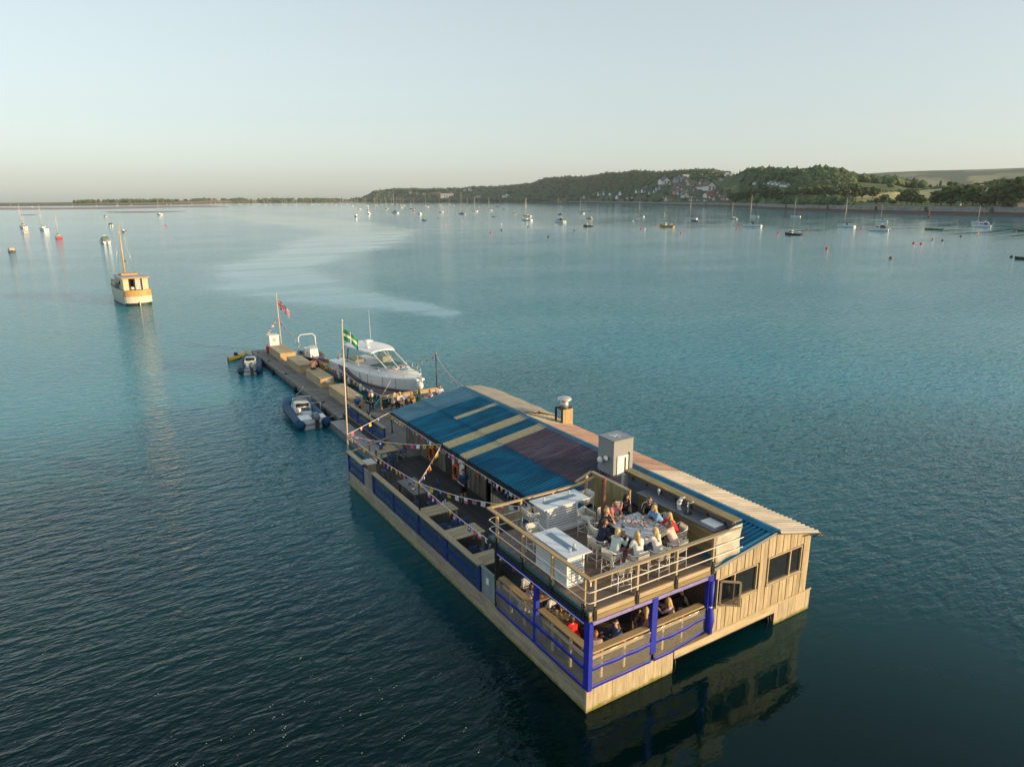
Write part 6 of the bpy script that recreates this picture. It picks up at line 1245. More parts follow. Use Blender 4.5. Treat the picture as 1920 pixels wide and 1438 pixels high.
def motor(t, L, hc, cc, mh=0):
    W = L*.34; f0, f1 = L*.10, L*.145; b = B(); add_hull(b, L, W, f0, f1, 0, 1, 2, 3, st=.9, full=2.4); b.build('hull', [hm(hc), bott, strp, deckm], t)
    z = f0+.05; c = cabin(B(), W*.40, -L*.1, L*.27, z, z+L*.13, L*.13, L*.02).build('cabin', hm('white' if hc in ('navy', 'dark', 'pinkish') else hc), t)
    for s in (-1, 1): B().add([(s*W*.385, -L*.06, z+L*.055), (s*W*.37, L*.14, z+L*.055), (s*W*.325, L*.11, z+L*.115), (s*W*.345, -L*.06, z+L*.115), (s*W*.395, -L*.06, z+L*.055), (s*W*.38, L*.14, z+L*.055), (s*W*.335, L*.11, z+L*.115), (s*W*.355, -L*.06, z+L*.115)], [(0, 1, 2, 3), (7, 6, 5, 4), (0, 4, 5, 1), (1, 5, 6, 2), (2, 6, 7, 3), (3, 7, 4, 0)]).build('window', smoke, c)
    B().add([(-W*.3, L*.235, z+L*.04), (W*.3, L*.235, z+L*.04), (W*.27, L*.165, z+L*.12), (-W*.27, L*.165, z+L*.12), (-W*.3, L*.25, z+L*.04), (W*.3, L*.25, z+L*.04), (W*.27, L*.18, z+L*.125), (-W*.27, L*.18, z+L*.125)], [(0, 3, 2, 1), (4, 5, 6, 7), (0, 1, 5, 4), (1, 2, 6, 5), (2, 3, 7, 6), (3, 0, 4, 7)]).build('windscreen', smoke, c)
    cn = 'green_c' if cc == 'green' else cc
    B().prism([(-L*.36, z+L*.03), (-L*.1, z+L*.03), (-L*.1, z+L*.15), (-L*.2, z+L*.175), (-L*.34, z+L*.14)], 'x', -W*.36, W*.36).build('canopy', hm(cn), t)
    if L > 8.5:
        B().path([(-W*.3, -L*.12, z+L*.1), (-W*.25, -L*.14, z+L*.22), (W*.25, -L*.14, z+L*.22), (W*.3, -L*.12, z+L*.1)], .05, 6).build('arch', whiteM, t); B().ell((0, -L*.14, z+L*.25), (.22, .22, .12), 8, 5).build('radar_dome', whiteM, t)
    b = B(); dk = hull_rows(L, W, f0, f1, st=.9, full=2.4)[1][6:]
    for s in (-1, 1): b.path([(s*w*.93, y, zz+.5) for w, y, zz in dk], .016, 4)
    for w, y, zz in dk[::2]:
        for s in (-1, 1): b.tube((s*w*.93, y, zz), (s*w*.93, y, zz+.5), .013, None, 4)
    b.build('bow_rail', steel, t)
    B().box(-.2, .2, -L*.54, -L*.49, -.2, f0*.9).build('outboard', mat('outboard_dark', (.05, .05, .055), .4), t)
def dinghy(t, L, hc, cc, mh=0):
    W = L*.32; f0, f1 = .55, .85; b = B(); add_hull(b, L, W, f0, f1, 0, 1, 2, 3, open_=.32); b.build('hull', [hm(hc), hm(hc), hm('cream' if hc != 'green' else 'green'), mat('inside', (.22, .2, .17), .8)], t)
    for y in (-.22, .05, .24): B().box(-W*.4, W*.4, L*y, L*y+.25, f0-.12, f0-.07).build('thwart', wood('pale', 'x'), t)
    if hc == 'blue': B().prism([(-L*.1, f0-.05), (L*.46, f1), (L*.4, f1+.12), (L*.1, f0+.55), (-L*.08, f0+.5)], 'x', -W*.42, W*.42).build('cover', hm(cc), t)
    if cc == 'cream': B().box(-W*.42, W*.42, -L*.49, -L*.3, f0-.1, f0+.12).build('stern_deck', hm('cream'), t)
    o = B().box(-.15, .15, -L*.54, -L*.49, -.3, f0+.15).build('outboard', mat('outboard_dark', (.05, .05, .055), .4), t); B().ell((0, -L*.52, f0+.3), (.18, .24, .2), 8, 5).build('cowling', mat('outboard_dark', (.05, .05, .055), .4), o)
def fisher(t, L, hc, cc, mh=0):
    W = L*.34; f0, f1 = L*.085, L*.16; b = B(); add_hull(b, L, W, f0, f1, 0, 1, 2, 3, open_=.3, full=2.6); b.build('hull', [hm(hc), bott, hm('bluec') if hc == 'yellow' else hm('cream'), mat('inside', (.22, .2, .17), .8)], t)
    hw = B().box(-W*.24, W*.24, L*.04, L*.24, f0-.2, f0+L*.15).build('wheelhouse', hm('white' if cc in ('white', 'canvas') else cc), t); B().box(-W*.27, W*.27, L*.02, L*.27, f0+L*.15, f0+L*.16).build('roof', hm('white'), hw)
    for x in (-.245, .245): B().box(W*x-.015, W*x+.015, L*.08, L*.2, f0+L*.075, f0+L*.125).build('window', smoke, hw)
    B().box(-W*.2, W*.2, L*.238, L*.246, f0+L*.075, f0+L*.125).build('window', smoke, hw); B().box(-W*.18, W*.18, L*.03, L*.042, f0+L*.06, f0+L*.12).build('window', smoke, hw)
    if mh: B().tube((0, L*.02, f0), (0, L*.02, mh), .04, .02, 6).build('mast', spar, t)
    B().path([(-W*.35, -L*.35, f0), (-W*.35, -L*.35, f0+L*.1), (W*.35, -L*.35, f0+L*.1), (W*.35, -L*.35, f0)], .035, 6).build('gantry', steel, t)
KIND = {'Y': (yacht, 'sailing_yacht', 'yacht', 'yachts moored in the estuary'), 'M': (motor, 'motor_cruiser', 'motorboat', 'motorboats moored in the estuary'), 'D': (dinghy, 'open_boat', 'boat', 'small open boats in the estuary'), 'F': (fisher, 'fishing_boat', 'fishing boat', 'small working boats in the estuary')}
for x, y, hd, k, L, hc, cc, mh, lab in BOATS:
    fn, nm, cat, grp = KIND[k]; t = thing(nm, lab, cat, (0, 0, 0), 0, grp, True); fn(t, L, hc, cc, mh); t.location = (x, y, 0); t.rotation_euler = (0, 0, -R(hd))
# ---- the far fleet: single-mesh boats with shared meshes
FM = {}
FCN = {'w': ('white', 'white'), 'c': ('cream', 'cream'), 'd': ('dark', 'dark'), 'p': ('pinkish', 'pale pink'), 'r': ('red', 'red'), 'g': ('grey', 'grey'), 'n': ('navy', 'navy')}
def far_mesh(c, mast):
    k = (c, mast)
    if k not in FM:
        b = B(); L = 10 if mast else 7.5; W = L*.32; f0, f1 = L*.09, L*.13; add_hull(b, L, W, f0, f1, 0, 1, 0, 2, n=7); cabin(b, W*.3, -L*.1, L*.24, f0, f0+L*(.06 if mast else .15), .5, .1, .85, 2)
        b.box(-W*.31, W*.31, -L*.05, L*.08, f0+L*.03, f0+L*.05 if mast else f0+L*.11, 4)
        if mast: b.tube((0, L*.1, f0), (0, L*.09, 1.0*mast), .26, .18, 5, 3); b.path([(0, L*.08, f0+1.4), (0, -L*.3, f0+1.3)], .2, 5, 4); b.tube((0, L*.48, f1), (0, L*.09, mast*.97), .03, None, 3, 3); b.tube((0, -L*.48, f0), (0, L*.09, mast*.97), .03, None, 3, 3)
        FM[k] = b.mesh('moored_boat', [hm(FCN[c][0]), bott, hm('white'), spar, strp])
    return FM[k]
for i, (x, y, mh, c) in enumerate(FARBOATS):
    mq = 0 if not mh else min(30, max(8, round(mh/2)*2)); az = math.degrees(math.atan2(x-CAM_XY[0], y-CAM_XY[1])); r = math.hypot(x-CAM_XY[0], y-CAM_XY[1])
    o = link('moored_yacht' if mq else 'moored_boat', far_mesh(c, mq), None, (x, y, 0), R(12+RNG.uniform(-10, 10)))
    o.scale = (1.3, 1.3, 1) if r > 2400 else (1, 1, 1)
    if az < 11: w = 'off the low far left shore'
    elif az < 22: w = 'under the low tree line'
    elif az < 26.5: w = 'below the left hill end'
    else: w = 'under the wooded hill'
    tag(o, 'distant %s %s %s' % (FCN[c][1], ('tall-masted yacht' if mq > 16 else 'short-masted yacht') if mq else 'mastless boat', w), 'yacht' if mq else 'boat', 'distant fleet of moored boats')
# ---- buoys and beacon
BC = {'red': (.55, .03, .03), 'orange': (.6, .2, .03), 'dark': (.03, .03, .03), 'brown': (.15, .07, .04), 'pink': (.65, .25, .25), 'pale': (.65, .65, .6)}
BM = {}
def bwhere(x, y):
    best = min(BOATS, key=lambda q: (q[0]-x)**2+(q[1]-y)**2); return 'nearest to the '+' '.join(best[8].split(' moored')[0].replace(',', '').split()[:7])
for x, y, c in BUOYS:
    if c not in BM: BM[c] = B().lathe((0, 0, 0), [(.05, -.3), (.36, -.12), (.42, .1), (.3, .34), (.08, .44), (.05, .58), (.08, .62)], 10).mesh('mooring_buoy', mat('buoy_'+c, BC[c], .45, .1))
    tag(link('mooring_buoy', BM[c], None, (x, y, 0), 0, (1.25, 1.25, 1.25)), '%s mooring buoy %s' % (c, bwhere(x, y)), 'buoy', 'mooring buoys on the water')
x, y = 631, 327
t = thing('channel_beacon', 'red pole beacon standing off the sea wall at the right', 'beacon', (x, y, 0)); B().tube((x, y, -1), (x, y, 7), .2, .2, 8).build('pole', mat('beacon_red', (.55, .06, .03), .5), t); B().lathe((x, y, -.5), [(.7, 0), (.7, 1.2), (.3, 1.6)], 10).build('base', dim, t)

# ------------------------------------------------------------------ boats at the pontoon
def rib(label, loc, rz, L, W, console, navy=(.004, .058, .125)):
    t = thing('inflatable_boat', label, 'inflatable boat', (0, 0, 0), 0, 'blue inflatable boats at the pontoon', True); tub = mat('rib_tube_%d' % int(L*10), navy, .5, .12, 3, spec=.2); r = W*.135
    pts = [(-W/2+r, -L/2, .42)]+[(-W/2+r, y, .42+.0*y) for y in np.linspace(-L*.4, L*.12, 6)]+[((-W/2+r)*math.cos(a), L*.12+(L*.38-r)*math.sin(a), .42+.22*math.sin(a)) for a in np.linspace(.15, math.pi/2, 7)]
    pts = pts+[(-x, y, z) for x, y, z in pts[::-1][1:]]
    tb = B().path(pts, r, 12).build('tube', tub, t)
    for s in (-1, 1): B().lathe((0, 0, 0), [(r, 0), (r*.8, .22), (r*.3, .38), (.02, .4)], 12).build('cone', tub, tb); o = tb.children[-1]; o.rotation_euler = (R(90), 0, 0); o.location = (s*(W/2-r), -L/2+.02, .42)
    for s in (-1, 1): B().path([(s*(W/2-r+r*.97), -L*.42, .45), (s*(W/2-r+r*.97), 0, .45), (s*(W/2-r+r*.97), L*.12, .45)], .03, 5).build('rub_strake', rubber, tb)
    b = B(); add_hull(b, L*.93, W*.62, .45, .62, 0, 0, 0, 1, st=.95, dr=.3, open_=.18); b.build('hull', [mat('rib_hull', (.68, .68, .66), .4), mat('rib_deck', (.50, .52, .52), .6, .1)], t)
    w = W*.27
    c = cabin(B(), w, -.1, 1.15, .4, 1.15, .35, .1, .8).build('console', white, t)
    B().box(-w*.7, w*.7, -.06, .0, .85, 1.12).build('dashboard', mat('dash', (.04, .04, .045), .4), c)
    for i in range(3):
        for j in range(2): B().tube((-w*.45+i*w*.42, .03, .93+j*.12), (-w*.45+i*w*.42, -.08, .95+j*.12), .04, None, 8).build('gauge', black, c)
    B().path([(-w*.2+.16*math.cos(a)*.9, -.16-.03*math.sin(a), .95+.16*math.sin(a)) for a in np.linspace(0, 6.28, 14)[:-1]], .018, 5, closed=True).build('steering_wheel', black, c)
    B().grid([[(-w*.85, .35, 1.12), (0, .55, 1.15), (w*.85, .35, 1.12)], [(-w*.75, .18, 1.48), (0, .34, 1.52), (w*.75, .18, 1.48)]]).build('windscreen', clear('tint_screen', (.2, .25, .27), .4), c)
    B().path([(-w, .1, .95), (-w*.95, .15, 1.55), (0, .3, 1.6), (w*.95, .15, 1.55), (w, .1, .95)], .022, 6).build('grab_rail', steel, c)
    if console: 
        B().box(-.3, .3, -1.55, -.75, .4, .92).build('helm_seat', white, t); B().box(-.28, .28, -1.5, -.8, .92, 1.0).build('seat_cushion', mat('navy_cushion', (.03, .06, .12), .7), t)
        B().path([(.25, -1.65, .92), (.25, -1.7, 1.5), (.95, -1.7, 1.5), (.95, -1.65, .6)], .025, 6).build('frame', steel, t); B().box(.3, .95, -1.9, -1.3, .4, .7).build('seat_box', mat('teal_seat', (.06, .22, .26), .6), t)
        B().box(-.85, -.05, -L*.47, -L*.3, .4, .78).build('stern_locker', white, t); B().box(.55, .95, -L*.47, -L*.32, .4, .78).build('stern_locker', white, t)
    else: B().box(-.35, .35, -1.3, -.6, .4, .8).build('seat', white, t)
    o = B().box(-.13+.2, .13+.2, -L*.5-.25, -L*.5+.05, -.5, .75).build('outboard', mat('outboard_dark', (.05, .05, .055), .4), t); B().ell((.2, -L*.5-.22, 1.0), (.23, .38, .3), 10, 6).build('cowling', mat('cowl_grey', (.16, .17, .18), .35), o); B().box(.17, .23, -L*.5-.4, -L*.5-.05, -.9, -.4).build('propeller_leg', black, o)
    B().lathe((0, L*.46, .68), [(.05, 0), (.05, .1), (.14, .2), (.02, .3)], 8).build('bow_fitting', white, t)
    t.location = loc; t.rotation_euler = (0, 0, rz); return t
rib('large blue inflatable boat with a white console tied to the near side of the pontoon', (1.5, 36.9, 0), R(-3), 6.9, 2.5, True)
rib('smaller blue inflatable boat tied behind the yellow kayak at the pontoon end', (1.75, 55.6, 0), R(-14), 5.6, 2.2, False, (.008, .05, .10))
t = thing('kayak', 'yellow kayak floating across the pontoon end', 'kayak', (0, 0, 0), 0, None, True); rows = []
for i in range(13):
    u = i/12; w = .39*math.sin(math.pi*min(.985, max(.015, u)))**.55; z = .22+.14*abs(2*u-1)**2.2; rows.append([(-2.0+4.0*u, w*math.cos(a), .16+z*math.sin(a)*(1 if a < math.pi else .75)) for a in np.linspace(0, 2*math.pi, 13)])
B().grid(rows).build('hull', mat('kayak_yellow', (.62, .36, .01), .4, .06), t); B().lathe((0, 0, .33), [(.27, 0), (.3, .05), (.24, .08)], 14).build('cockpit_rim', mat('kayak_rim', (.4, .22, .01), .5), t); B().box(-.35, -.28, -.2, .2, .35, .7).build('seat_back', black, t); B().box(.9, 1.3, -.13, .13, .34, .38).build('hatch', mat('kayak_rim', (.4, .22, .01), .5), t)
t.location = (1.65, 61.3, 0); t.rotation_euler = (0, 0, R(48)); t.scale = (.9, 1, 1)
# white console tender and yellow dinghy behind the pontoon
t = thing('centre_console_boat', 'small white centre console boat with an arch behind the lockers', 'boat', (0, 0, 0), 0, None, True); b = B(); add_hull(b, 6.0, 2.3, .75, 1.05, 0, 1, 2, 3, open_=.35); b.build('hull', [hm('navy'), bott, hm('navy'), mat('inside', (.22, .2, .17), .8)], t)
c = cabin(B(), .5, -.4, .9, .5, 1.7, .3, .1).build('console', white, t); B().grid([[(-.45, .75, 1.55), (.45, .75, 1.55)], [(-.4, .55, 2.05), (.4, .55, 2.05)]]).build('windscreen', clear('tint_screen', (.2, .25, .27), .4), c); B().box(-.55, .55, -1.7, -1.0, .5, 1.35).build('seat', white, t); B().path([(-.9, -2.4, .7), (-.85, -2.4, 2.3), (-.6, -2.4, 2.55), (.6, -2.4, 2.55), (.85, -2.4, 2.3), (.9, -2.4, .7)], .05, 7).build('arch', whiteM, t)
t.location = (7.75, 55.0, 0); t.rotation_euler = (0, 0, R(176))
t = thing('yellow_dinghy', 'yellow dinghy with a black tyre fender behind the second locker', 'dinghy', (0, 0, 0), 0, None, True); b = B(); add_hull(b, 3.9, 1.6, .55, .8, 0, 0, 0, 1, open_=.3); b.build('hull', [hm('yellow'), mat('inside_yellow', (.4, .27, .08), .7)], t); B().path([(0+.42*math.cos(a), -2.05, .55+.42*math.sin(a)) for a in np.linspace(0, 6.283, 17)[:-1]], .15, 9, closed=True).build('tyre', rubber, t); B().box(-.6, .6, -.4, -.1, .5, .56).build('thwart', wood('pale', 'x'), t); B().path([(-.3, -1.9, .9), (.2, -2.0, 1.5), (.5, -1.7, 1.2)], .05, 6).build('tiller', mat('kayak_yellow', (.62, .36, .01), .4, .06), t)
t.location = (8.2, 51.6, 0); t.rotation_euler = (0, 0, R(10))
# ---- the big white sports cruiser
def cruiser():
    t = thing('sports_cruiser', 'large white sports cruiser with a hard top moored beside the pontoon', 'motor yacht', (0, 0, 0), 0, None, True); L, W = 13.6, 4.05
    rows, deck = hull_rows(L, W, 1.65, 2.2, st=.93, full=3.0, dr=.5, n=20, rake=.08); k = len(rows[0])-1
    mv = mat('lower_hull', (.36, .31, .33), .35, .05); bk = mat('rub_rail', (.012, .012, .014), .4)
    B().grid(rows, 0, True, lambda i, j: {0: 0, 1: 0, 2: 2}.get(min(j, k-1-j), 2)).add(rows[0], [tuple(range(k, -1, -1))], 0).build('hull', [hm('white'), bott, mv], t)
    for s in (-1, 1): B().path([(s*w*.985, y-.05, z*.50) for w, y, z in deck], .055, 6).build('rub_rail', bk, t)
    for s in (-1, 1): B().path([(s*w*.965, y-.05, .22+.05*i/20) for i, (w, y, z) in enumerate(deck)], .03, 5).build('boot_stripe', bk, t)
    # deck with camber, raised coaming
    rr = []
    for w, y, z in deck: h = .34*max(0, min(1, (y+6)/3))*max(0, min(1, (5.9-y)/4.5)); rr.append([(-w, y, z), (-w*.86, y, z+.04), (-w*.66, y, z+h), (0, y, z+h+.10), (w*.66, y, z+h), (w*.86, y, z+.04), (w, y, z)])
    B().grid(rr[::-1]).build('deck', hm('white'), t)
    for s in (-1, 1):
        for yy in (-.4, 1.3, 3.0, 4.5):
            i = min(range(len(deck)), key=lambda q: abs(deck[q][1]-yy)); w, y, z = deck[i]; B().path([(s*w*1.004, y, z-.02), (s*w*1.004, y-.06, z*.55)], .014, 4).build('fender_line', black, t)
    # windscreen and hard top
    zt = 3.55; top = [[(-1.5*f, y, zt-.10*abs(y+1.6)/2.6-.0), (-.8*f, y, zt+.09-.08*abs(y+1.6)/2.6), (0, y, zt+.13-.08*abs(y+1.6)/2.6), (.8*f, y, zt+.09-.08*abs(y+1.6)/2.6), (1.5*f, y, zt-.10*abs(y+1.6)/2.6)] for y, f in ((-4.6, .86), (-3.6, .98), (-2.4, 1.02), (-1.2, 1.0), (-.2, .92), (.5, .74))]
    B().slab(top, .09).build('hard_top', hm('white'), t)
    for s in (-1, 1):
        B().path([(s*1.62, -5.4, 2.0), (s*1.5, -5.0, 2.6), (s*1.36, -4.5, 3.2), (s*1.3, -4.1, 3.5)], .14, 8, r1=.09).build('arch_leg', hm('white'), t)
        B().bar((s*1.66, -.9, 2.05), (s*1.42, -1.6, 2.9), .07, .10).build('window_post', hm('white'), t); B().bar((s*.98, 2.95, 2.5), (s*.98, .45, 3.42), .06, .08).build('windscreen_post', whiteM, t)
        sd = [[(s*1.62, -5.0, 2.25), (s*1.66, -2.6, 2.3), (s*1.62, -.6, 2.36), (s*1.4, 1.4, 2.42), (s*1.02, 2.9, 2.5)], [(s*1.42, -4.3, 3.25), (s*1.5, -2.6, 3.42), (s*1.48, -.9, 3.42), (s*1.3, -.1, 3.4), (s*1.05, .45, 3.40)]]
        B().grid(sd).build('side_window', clear('cruiser_glass', (.05, .16, .17), .38, .05, .9), t)
        B().path(sd[0], .035, 5).build('window_frame', whiteM, t); B().path([(s*1.46, -3.3, 3.3), (s*1.6, -3.4, 2.1)], .05, 6).build('black_post', black, t)
    B().grid([[(-1.0, 2.92, 2.5), (0, 3.15, 2.55), (1.0, 2.92, 2.5)], [(-1.02, .46, 3.4), (0, .6, 3.46), (1.02, .46, 3.4)]]).build('windscreen', M['cruiser_glass'], t); B().bar((0, 3.12, 2.55), (0, .58, 3.46), .05, .06).build('windscreen_post', whiteM, t); B().path([(-1.0, 2.92, 2.52), (0, 3.15, 2.57), (1.0, 2.92, 2.52)], .045, 6).build('windscreen_sill', whiteM, t)
    B().box(-1.4, 1.4, -4.9, 1.2, 1.72, 1.8).build('cockpit_floor', deckm, t); B().box(-1.35, -.5, -1.6, -.6, 1.8, 2.7).build('helm_seat', mat('cream_seat', (.55, .5, .36), .7), t); B().box(.4, 1.35, -4.4, -2.2, 1.8, 2.4).build('lounge_seat', mat('cream_seat', (.55, .5, .36), .7), t); B().box(-1.3, 1.2, .4, 1.6, 1.8, 2.42).build('dashboard', mat('dash_teal', (.05, .11, .10), .5), t)
    B().ell((.1, -2.2, 3.93), (.38, .38, .16), 14, 6).build('radar_dome', whiteM, t); B().tube((.1, -2.2, 3.6), (.1, -2.2, 3.9), .07).build('radar_mast', whiteM, t); B().ell((.7, -1.0, 3.68), (.2, .3, .1), 10, 5).build('satellite_dome', whiteM, t); B().tube((-1.3, -4.4, 3.3), (-1.55, -5.0, 6.2), .02, .008, 5).build('aerial', whiteM, t)
    for x, y, r in ((0, 4.1, .38), (.0, 2.3+1.0, .0)):
        if r: B().lathe((x, y, 2.56), [(r, 0), (r, .05), (r*.8, .08)], 18).build('foredeck_hatch', mat('hatch_blue', (.15, .32, .38), .1), t)
    for s in (-1, 1): B().box(s*.75-.28, s*.75+.28, 3.2, 3.35, 2.58, 2.61).build('wiper', black, t)
    B().box(-.7, .7, 3.3, 3.85, 2.56, 2.66).build('sun_pad', mat('pad_pink', (.66, .55, .5), .8), t)
    dk = [q for q in deck if q[1] > 1.0]; b = B()
    for s in (-1, 1): b.path([(s*w*.9, y, z+.62+.1*(y/7)) for w, y, z in dk], .02, 6); b.path([(s*w*.9, y, z+.34) for w, y, z in dk], .012, 5)
    for w, y, z in dk[::2]:
        for s in (-1, 1): b.tube((s*w*.9, y, z), (s*w*.9, y, z+.64+.1*(y/7)), .014, None, 5)
    b.build('bow_rail', steel, t); B().box(-.35, .35, 6.0, 6.75, 2.1, 2.26).build('bow_platform', whiteM, t); a = B(); a.path([(0, 6.3, 2.3), (0, 6.95, 2.27), (0, 7.05, 1.97)], .04, 6); a.tube((-.2, 6.95, 1.92), (.2, 6.95, 1.92), .035); a.build('anchor', steel, t)
    b = B(); b.ell((.12, 6.85, 1.75), (.26, .3, .34), 10, 6); b.build('fender', white, t)
    B().box(-1.6, 1.6, -7.5, -6.7, .35, .45).build('swim_platform', mat('teak', (.25, .16, .09), .7, .2), t); B().box(-.9, .2, -7.4, -6.8, .45, .95).build('tender_bag', mat('dark_bag', (.05, .07, .10), .7), t)
    rr = []; ys = [q[1] for q in deck]
    for j in range(9):
        v = j/8; z = .52+.48*v; row = []
        for i in range(15):
            u = i/14; y = -4.6+1.4*(1-v)**2+u*(2.2+1.6*(1-v)**1.5); w = float(np.interp(y, ys, [q[0] for q in deck])); zd = float(np.interp(y, ys, [q[2] for q in deck])); f = float(np.interp(z, [.5, .55, .9, 1], [.925, .93, 1.0, 1.0])); row.append((w*f+.008, y-.03*(1-z), zd*z))
        rr.append(row)
    B().grid(rr).build('grey_flash', mat('flash_grey', (.24, .225, .28), .4), t)
    t.location = (9.75, 41.5, 0); t.rotation_euler = (0, 0, R(180-5.5)); t.rotation_euler.z = -R(174.5)
cruiser()
# ---- motor barge with wheelhouse and mast
def barge():
    t = thing('motor_barge', 'cream and varnished motor barge with a tall mast seen from astern', 'barge', (0, 0, 0), 0, None, True); L, W = 15.5, 4.5
    rows, deck = hull_rows(L, W, 2.35, 2.6, st=.90, full=3.0, dr=.6, n=16, rake=.02, flare=.97); k = len(rows[0])-1
    hu = mat('barge_cream', (.62, .57, .45), .5, .1, 2); va = mat('barge_varnish', (.52, .30, .10), .45, .15, 4); bl = mat('barge_black', (.015, .015, .016), .5)
    B().grid(rows, 0, True, lambda i, j: {0: 1, 1: 0, 2: 0, 3: 2, 4: 2, 5: 2}[min(j, k-1-j)]).add(rows[0], [tuple(range(k, -1, -1))], 0).grid([[(-w, y, z), (w, y, z)] for w, y, z in deck][::-1], 3, False).build('hull', [hu, hu, bl, mat('barge_deck', (.3, .27, .22), .8)], t)
    # round counter stern
    pts = [(2.02*math.cos(a), -L/2-1.0*math.sin(a)) for a in np.linspace(0, math.pi, 13)]
    for z0, z1, m, nm, sc in ((.0, .42, bl, 'boot_top', .94), (.42, 1.45, hu, 'stern_lower', 1.0), (1.45, 1.55, va, 'stern_moulding', 1.025), (1.55, 2.4, va, 'stern_bulwark', 1.0)): B().prism([(x*sc, -L/2+(y+L/2)*sc) for x, y in pts][::-1], 'z', z0, z1).build(nm, m, t)
    B().box(-.07, .07, -L/2-1.25, -L/2-.9, -.4, .6).build('rudder', mat('rudder_cream', (.6, .5, .3), .5), t)
    # aft deck house
    y0, y1, z0, z1 = -L/2+.35, -.4, 2.35, 4.25
    cabinm = mat('house_cream', (.60, .52, .34), .5, .08, 2); h = B().box(-1.78, 1.78, y0+1.2, y1, z0, z1).build('deck_house', cabinm, t)
    for s in (-1, 1): B().box(s*1.72-.06, s*1.72+.06, y0, y0+1.2, z0, z1).build('side_screen', cabinm, t)
    B().box(-1.66, -1.0, y0-.02, y0+.05, z0, z1).build('aft_panel', cabinm, t); B().box(.95, 1.66, y0-.02, y0+.05, z0, z1).build('aft_panel', cabinm, t)
    B().box(-.95, -.1, y0+1.17, y0+1.21, z0+.1, z1-.15).build('door', dim, t); dp = B().box(.0, .85, y0+.3, y0+.34, z0+.05, z1-.2).build('patterned_door', white, t); b = B()
    for i in range(4):
        for j in range(5): b.ell((.12+i*.2, y0+.29, z0+.25+j*.3+.08*(i % 2)), (.075, .012, .10), 7, 4)
    b.build('pattern', black, dp)
    B().slab([[(-2.0, y, z1+.02), (0, y, z1+.14), (2.0, y, z1+.02)] for y in (y0-.3, y0+2, y1+.2)], .08).build('roof', mat('roof_grey', (.36, .37, .38), .6), t); B().box(-2.0, 2.0, y0-.36, y0-.28, z1-.08, z1+.08).build('roof_trim', va, t)
    B().box(-1.2, 1.2, -3.4, -1.2, z1+.1, z1+.35).build('skylight', va, t)
    for s in (-1, 1):
        for y in (-5, -3.4, -1.8): B().box(s*1.78-.02, s*1.78+.02, y, y+1.0, z0+.7, z1-.4).build('window', smoke, t)
    B().box(-1.5, 1.5, .6, 5.4, 2.45, 3.2).build('hold_cover', mat('tarp', (.4, .36, .3), .8), t); B().tube((0, .6, 2.5), (0, .4, 12.2), .17, .09, 10).build('mast', mat('mast_varnish', (.55, .36, .16), .4), t); B().lathe((.25, .5, 6.2), [(.09, 0), (.09, .25)], 8).build('mast_light', black, t)
    b = B()
    for p in ((0, 7.5, 2.8), (1.9, -.5, 2.6), (-1.9, -.5, 2.6)): b.tube(p, (0, .42, 12), .015, None, 4)
    b.build('rigging', steel, t); lb = B(); lb.ell((-2.25, -2.6, 3.0), (.28, 1.5, .5), 10, 6); lb.build('leeboard', mat('lee_wood', (.45, .35, .25), .6), t)
    for x, y, c, nm in ((-1.2, y0+.5, (.45, .08, .04), 'red_crate'), (-.5, y0+.4, (.6, .6, .58), 'white_bag'), (1.4, y0+.6, (.14, .10, .22), 'purple_cover')): B().ell((x, y, z0+.25), (.32, .28, .25), 9, 6).build(nm, mat('stow_'+nm, c, .8), t)
    t.location = (-4.15, 118.6, 0); t.rotation_euler = (0, 0, R(6))
barge()

# ------------------------------------------------------------------ flagpoles, flags and bunting
def flag(t, o, L, Hh, fn, mats, droop, seed, d):
    nx, ny = 26, 18; rows = []; d = Vector(d).normalized(); n = Vector((-d.y, d.x, 0))
    for j in range(ny+1):
        row = []
        for i in range(nx+1):
            u, v = i/nx, j/ny; p = Vector(o)+d*(L*u*(1-.10*droop))+n*(.10*math.sin(u*7+v*1.5+seed)*u+.05*math.sin(u*13+seed)*u); row.append((p.x, p.y, p.z-Hh*v-droop*L*u*u*.55-droop*L*u*.25))
        rows.append(row)
    ob = B().grid(rows, 0, True, lambda i, j: fn((j+.5)/nx, (i+.5)/ny)).build('flag', mats, t); q = ob.modifiers.new('thick', 'SOLIDIFY'); q.thickness = .006; return ob
fr_, fw_, fb_, fg_ = mat('flag_red', (.55, .02, .04), .8), mat('flag_white', (.72, .70, .68), .8), mat('flag_blue', (.03, .04, .22), .8), mat('flag_green', (.02, .25, .08), .8)
def union(u, v):
    x, y = u-.5, (v-.5)/2*1.0; y2 = v-.5
    if abs(x) < .05 or abs(y2) < .10: return 0
    if abs(x) < .085 or abs(y2) < .17: return 1
    d1 = abs(y2-x)*.7; d2 = abs(y2+x)*.7; d = min(d1, d2)
    return 0 if d < .03 else 1 if d < .085 else 2
def devon(u, v):
    x, y = abs(u-.5), abs(v-.5)
    if x < .055 or y < .085: return 1
    if x < .085 or y < .13: return 2
    return 0
spr = mat('pole_pine', (.60, .50, .38), .5, .08, 4)
t = thing('flagpole', 'tall pale flagpole with the red white and blue flag at the pontoon end', 'flagpole', (6.55, 63.0, .6)); B().tube((6.55, 62.6, .5), (6.45, 62.6, 6.2), .065, .045, 9).build('pole', spr, t); B().ell((6.45, 62.6, 6.25), (.07, .07, .07)).build('finial', spr, t)
q = thing('national_flag', 'union flag drooping from the far flagpole', 'flag', (6.46, 62.6, 5.7)); flag(q, (6.52, 62.6, 5.65), 1.35, .85, union, [fr_, fw_, fb_], 1.15, .4, (.8, -.6, 0))
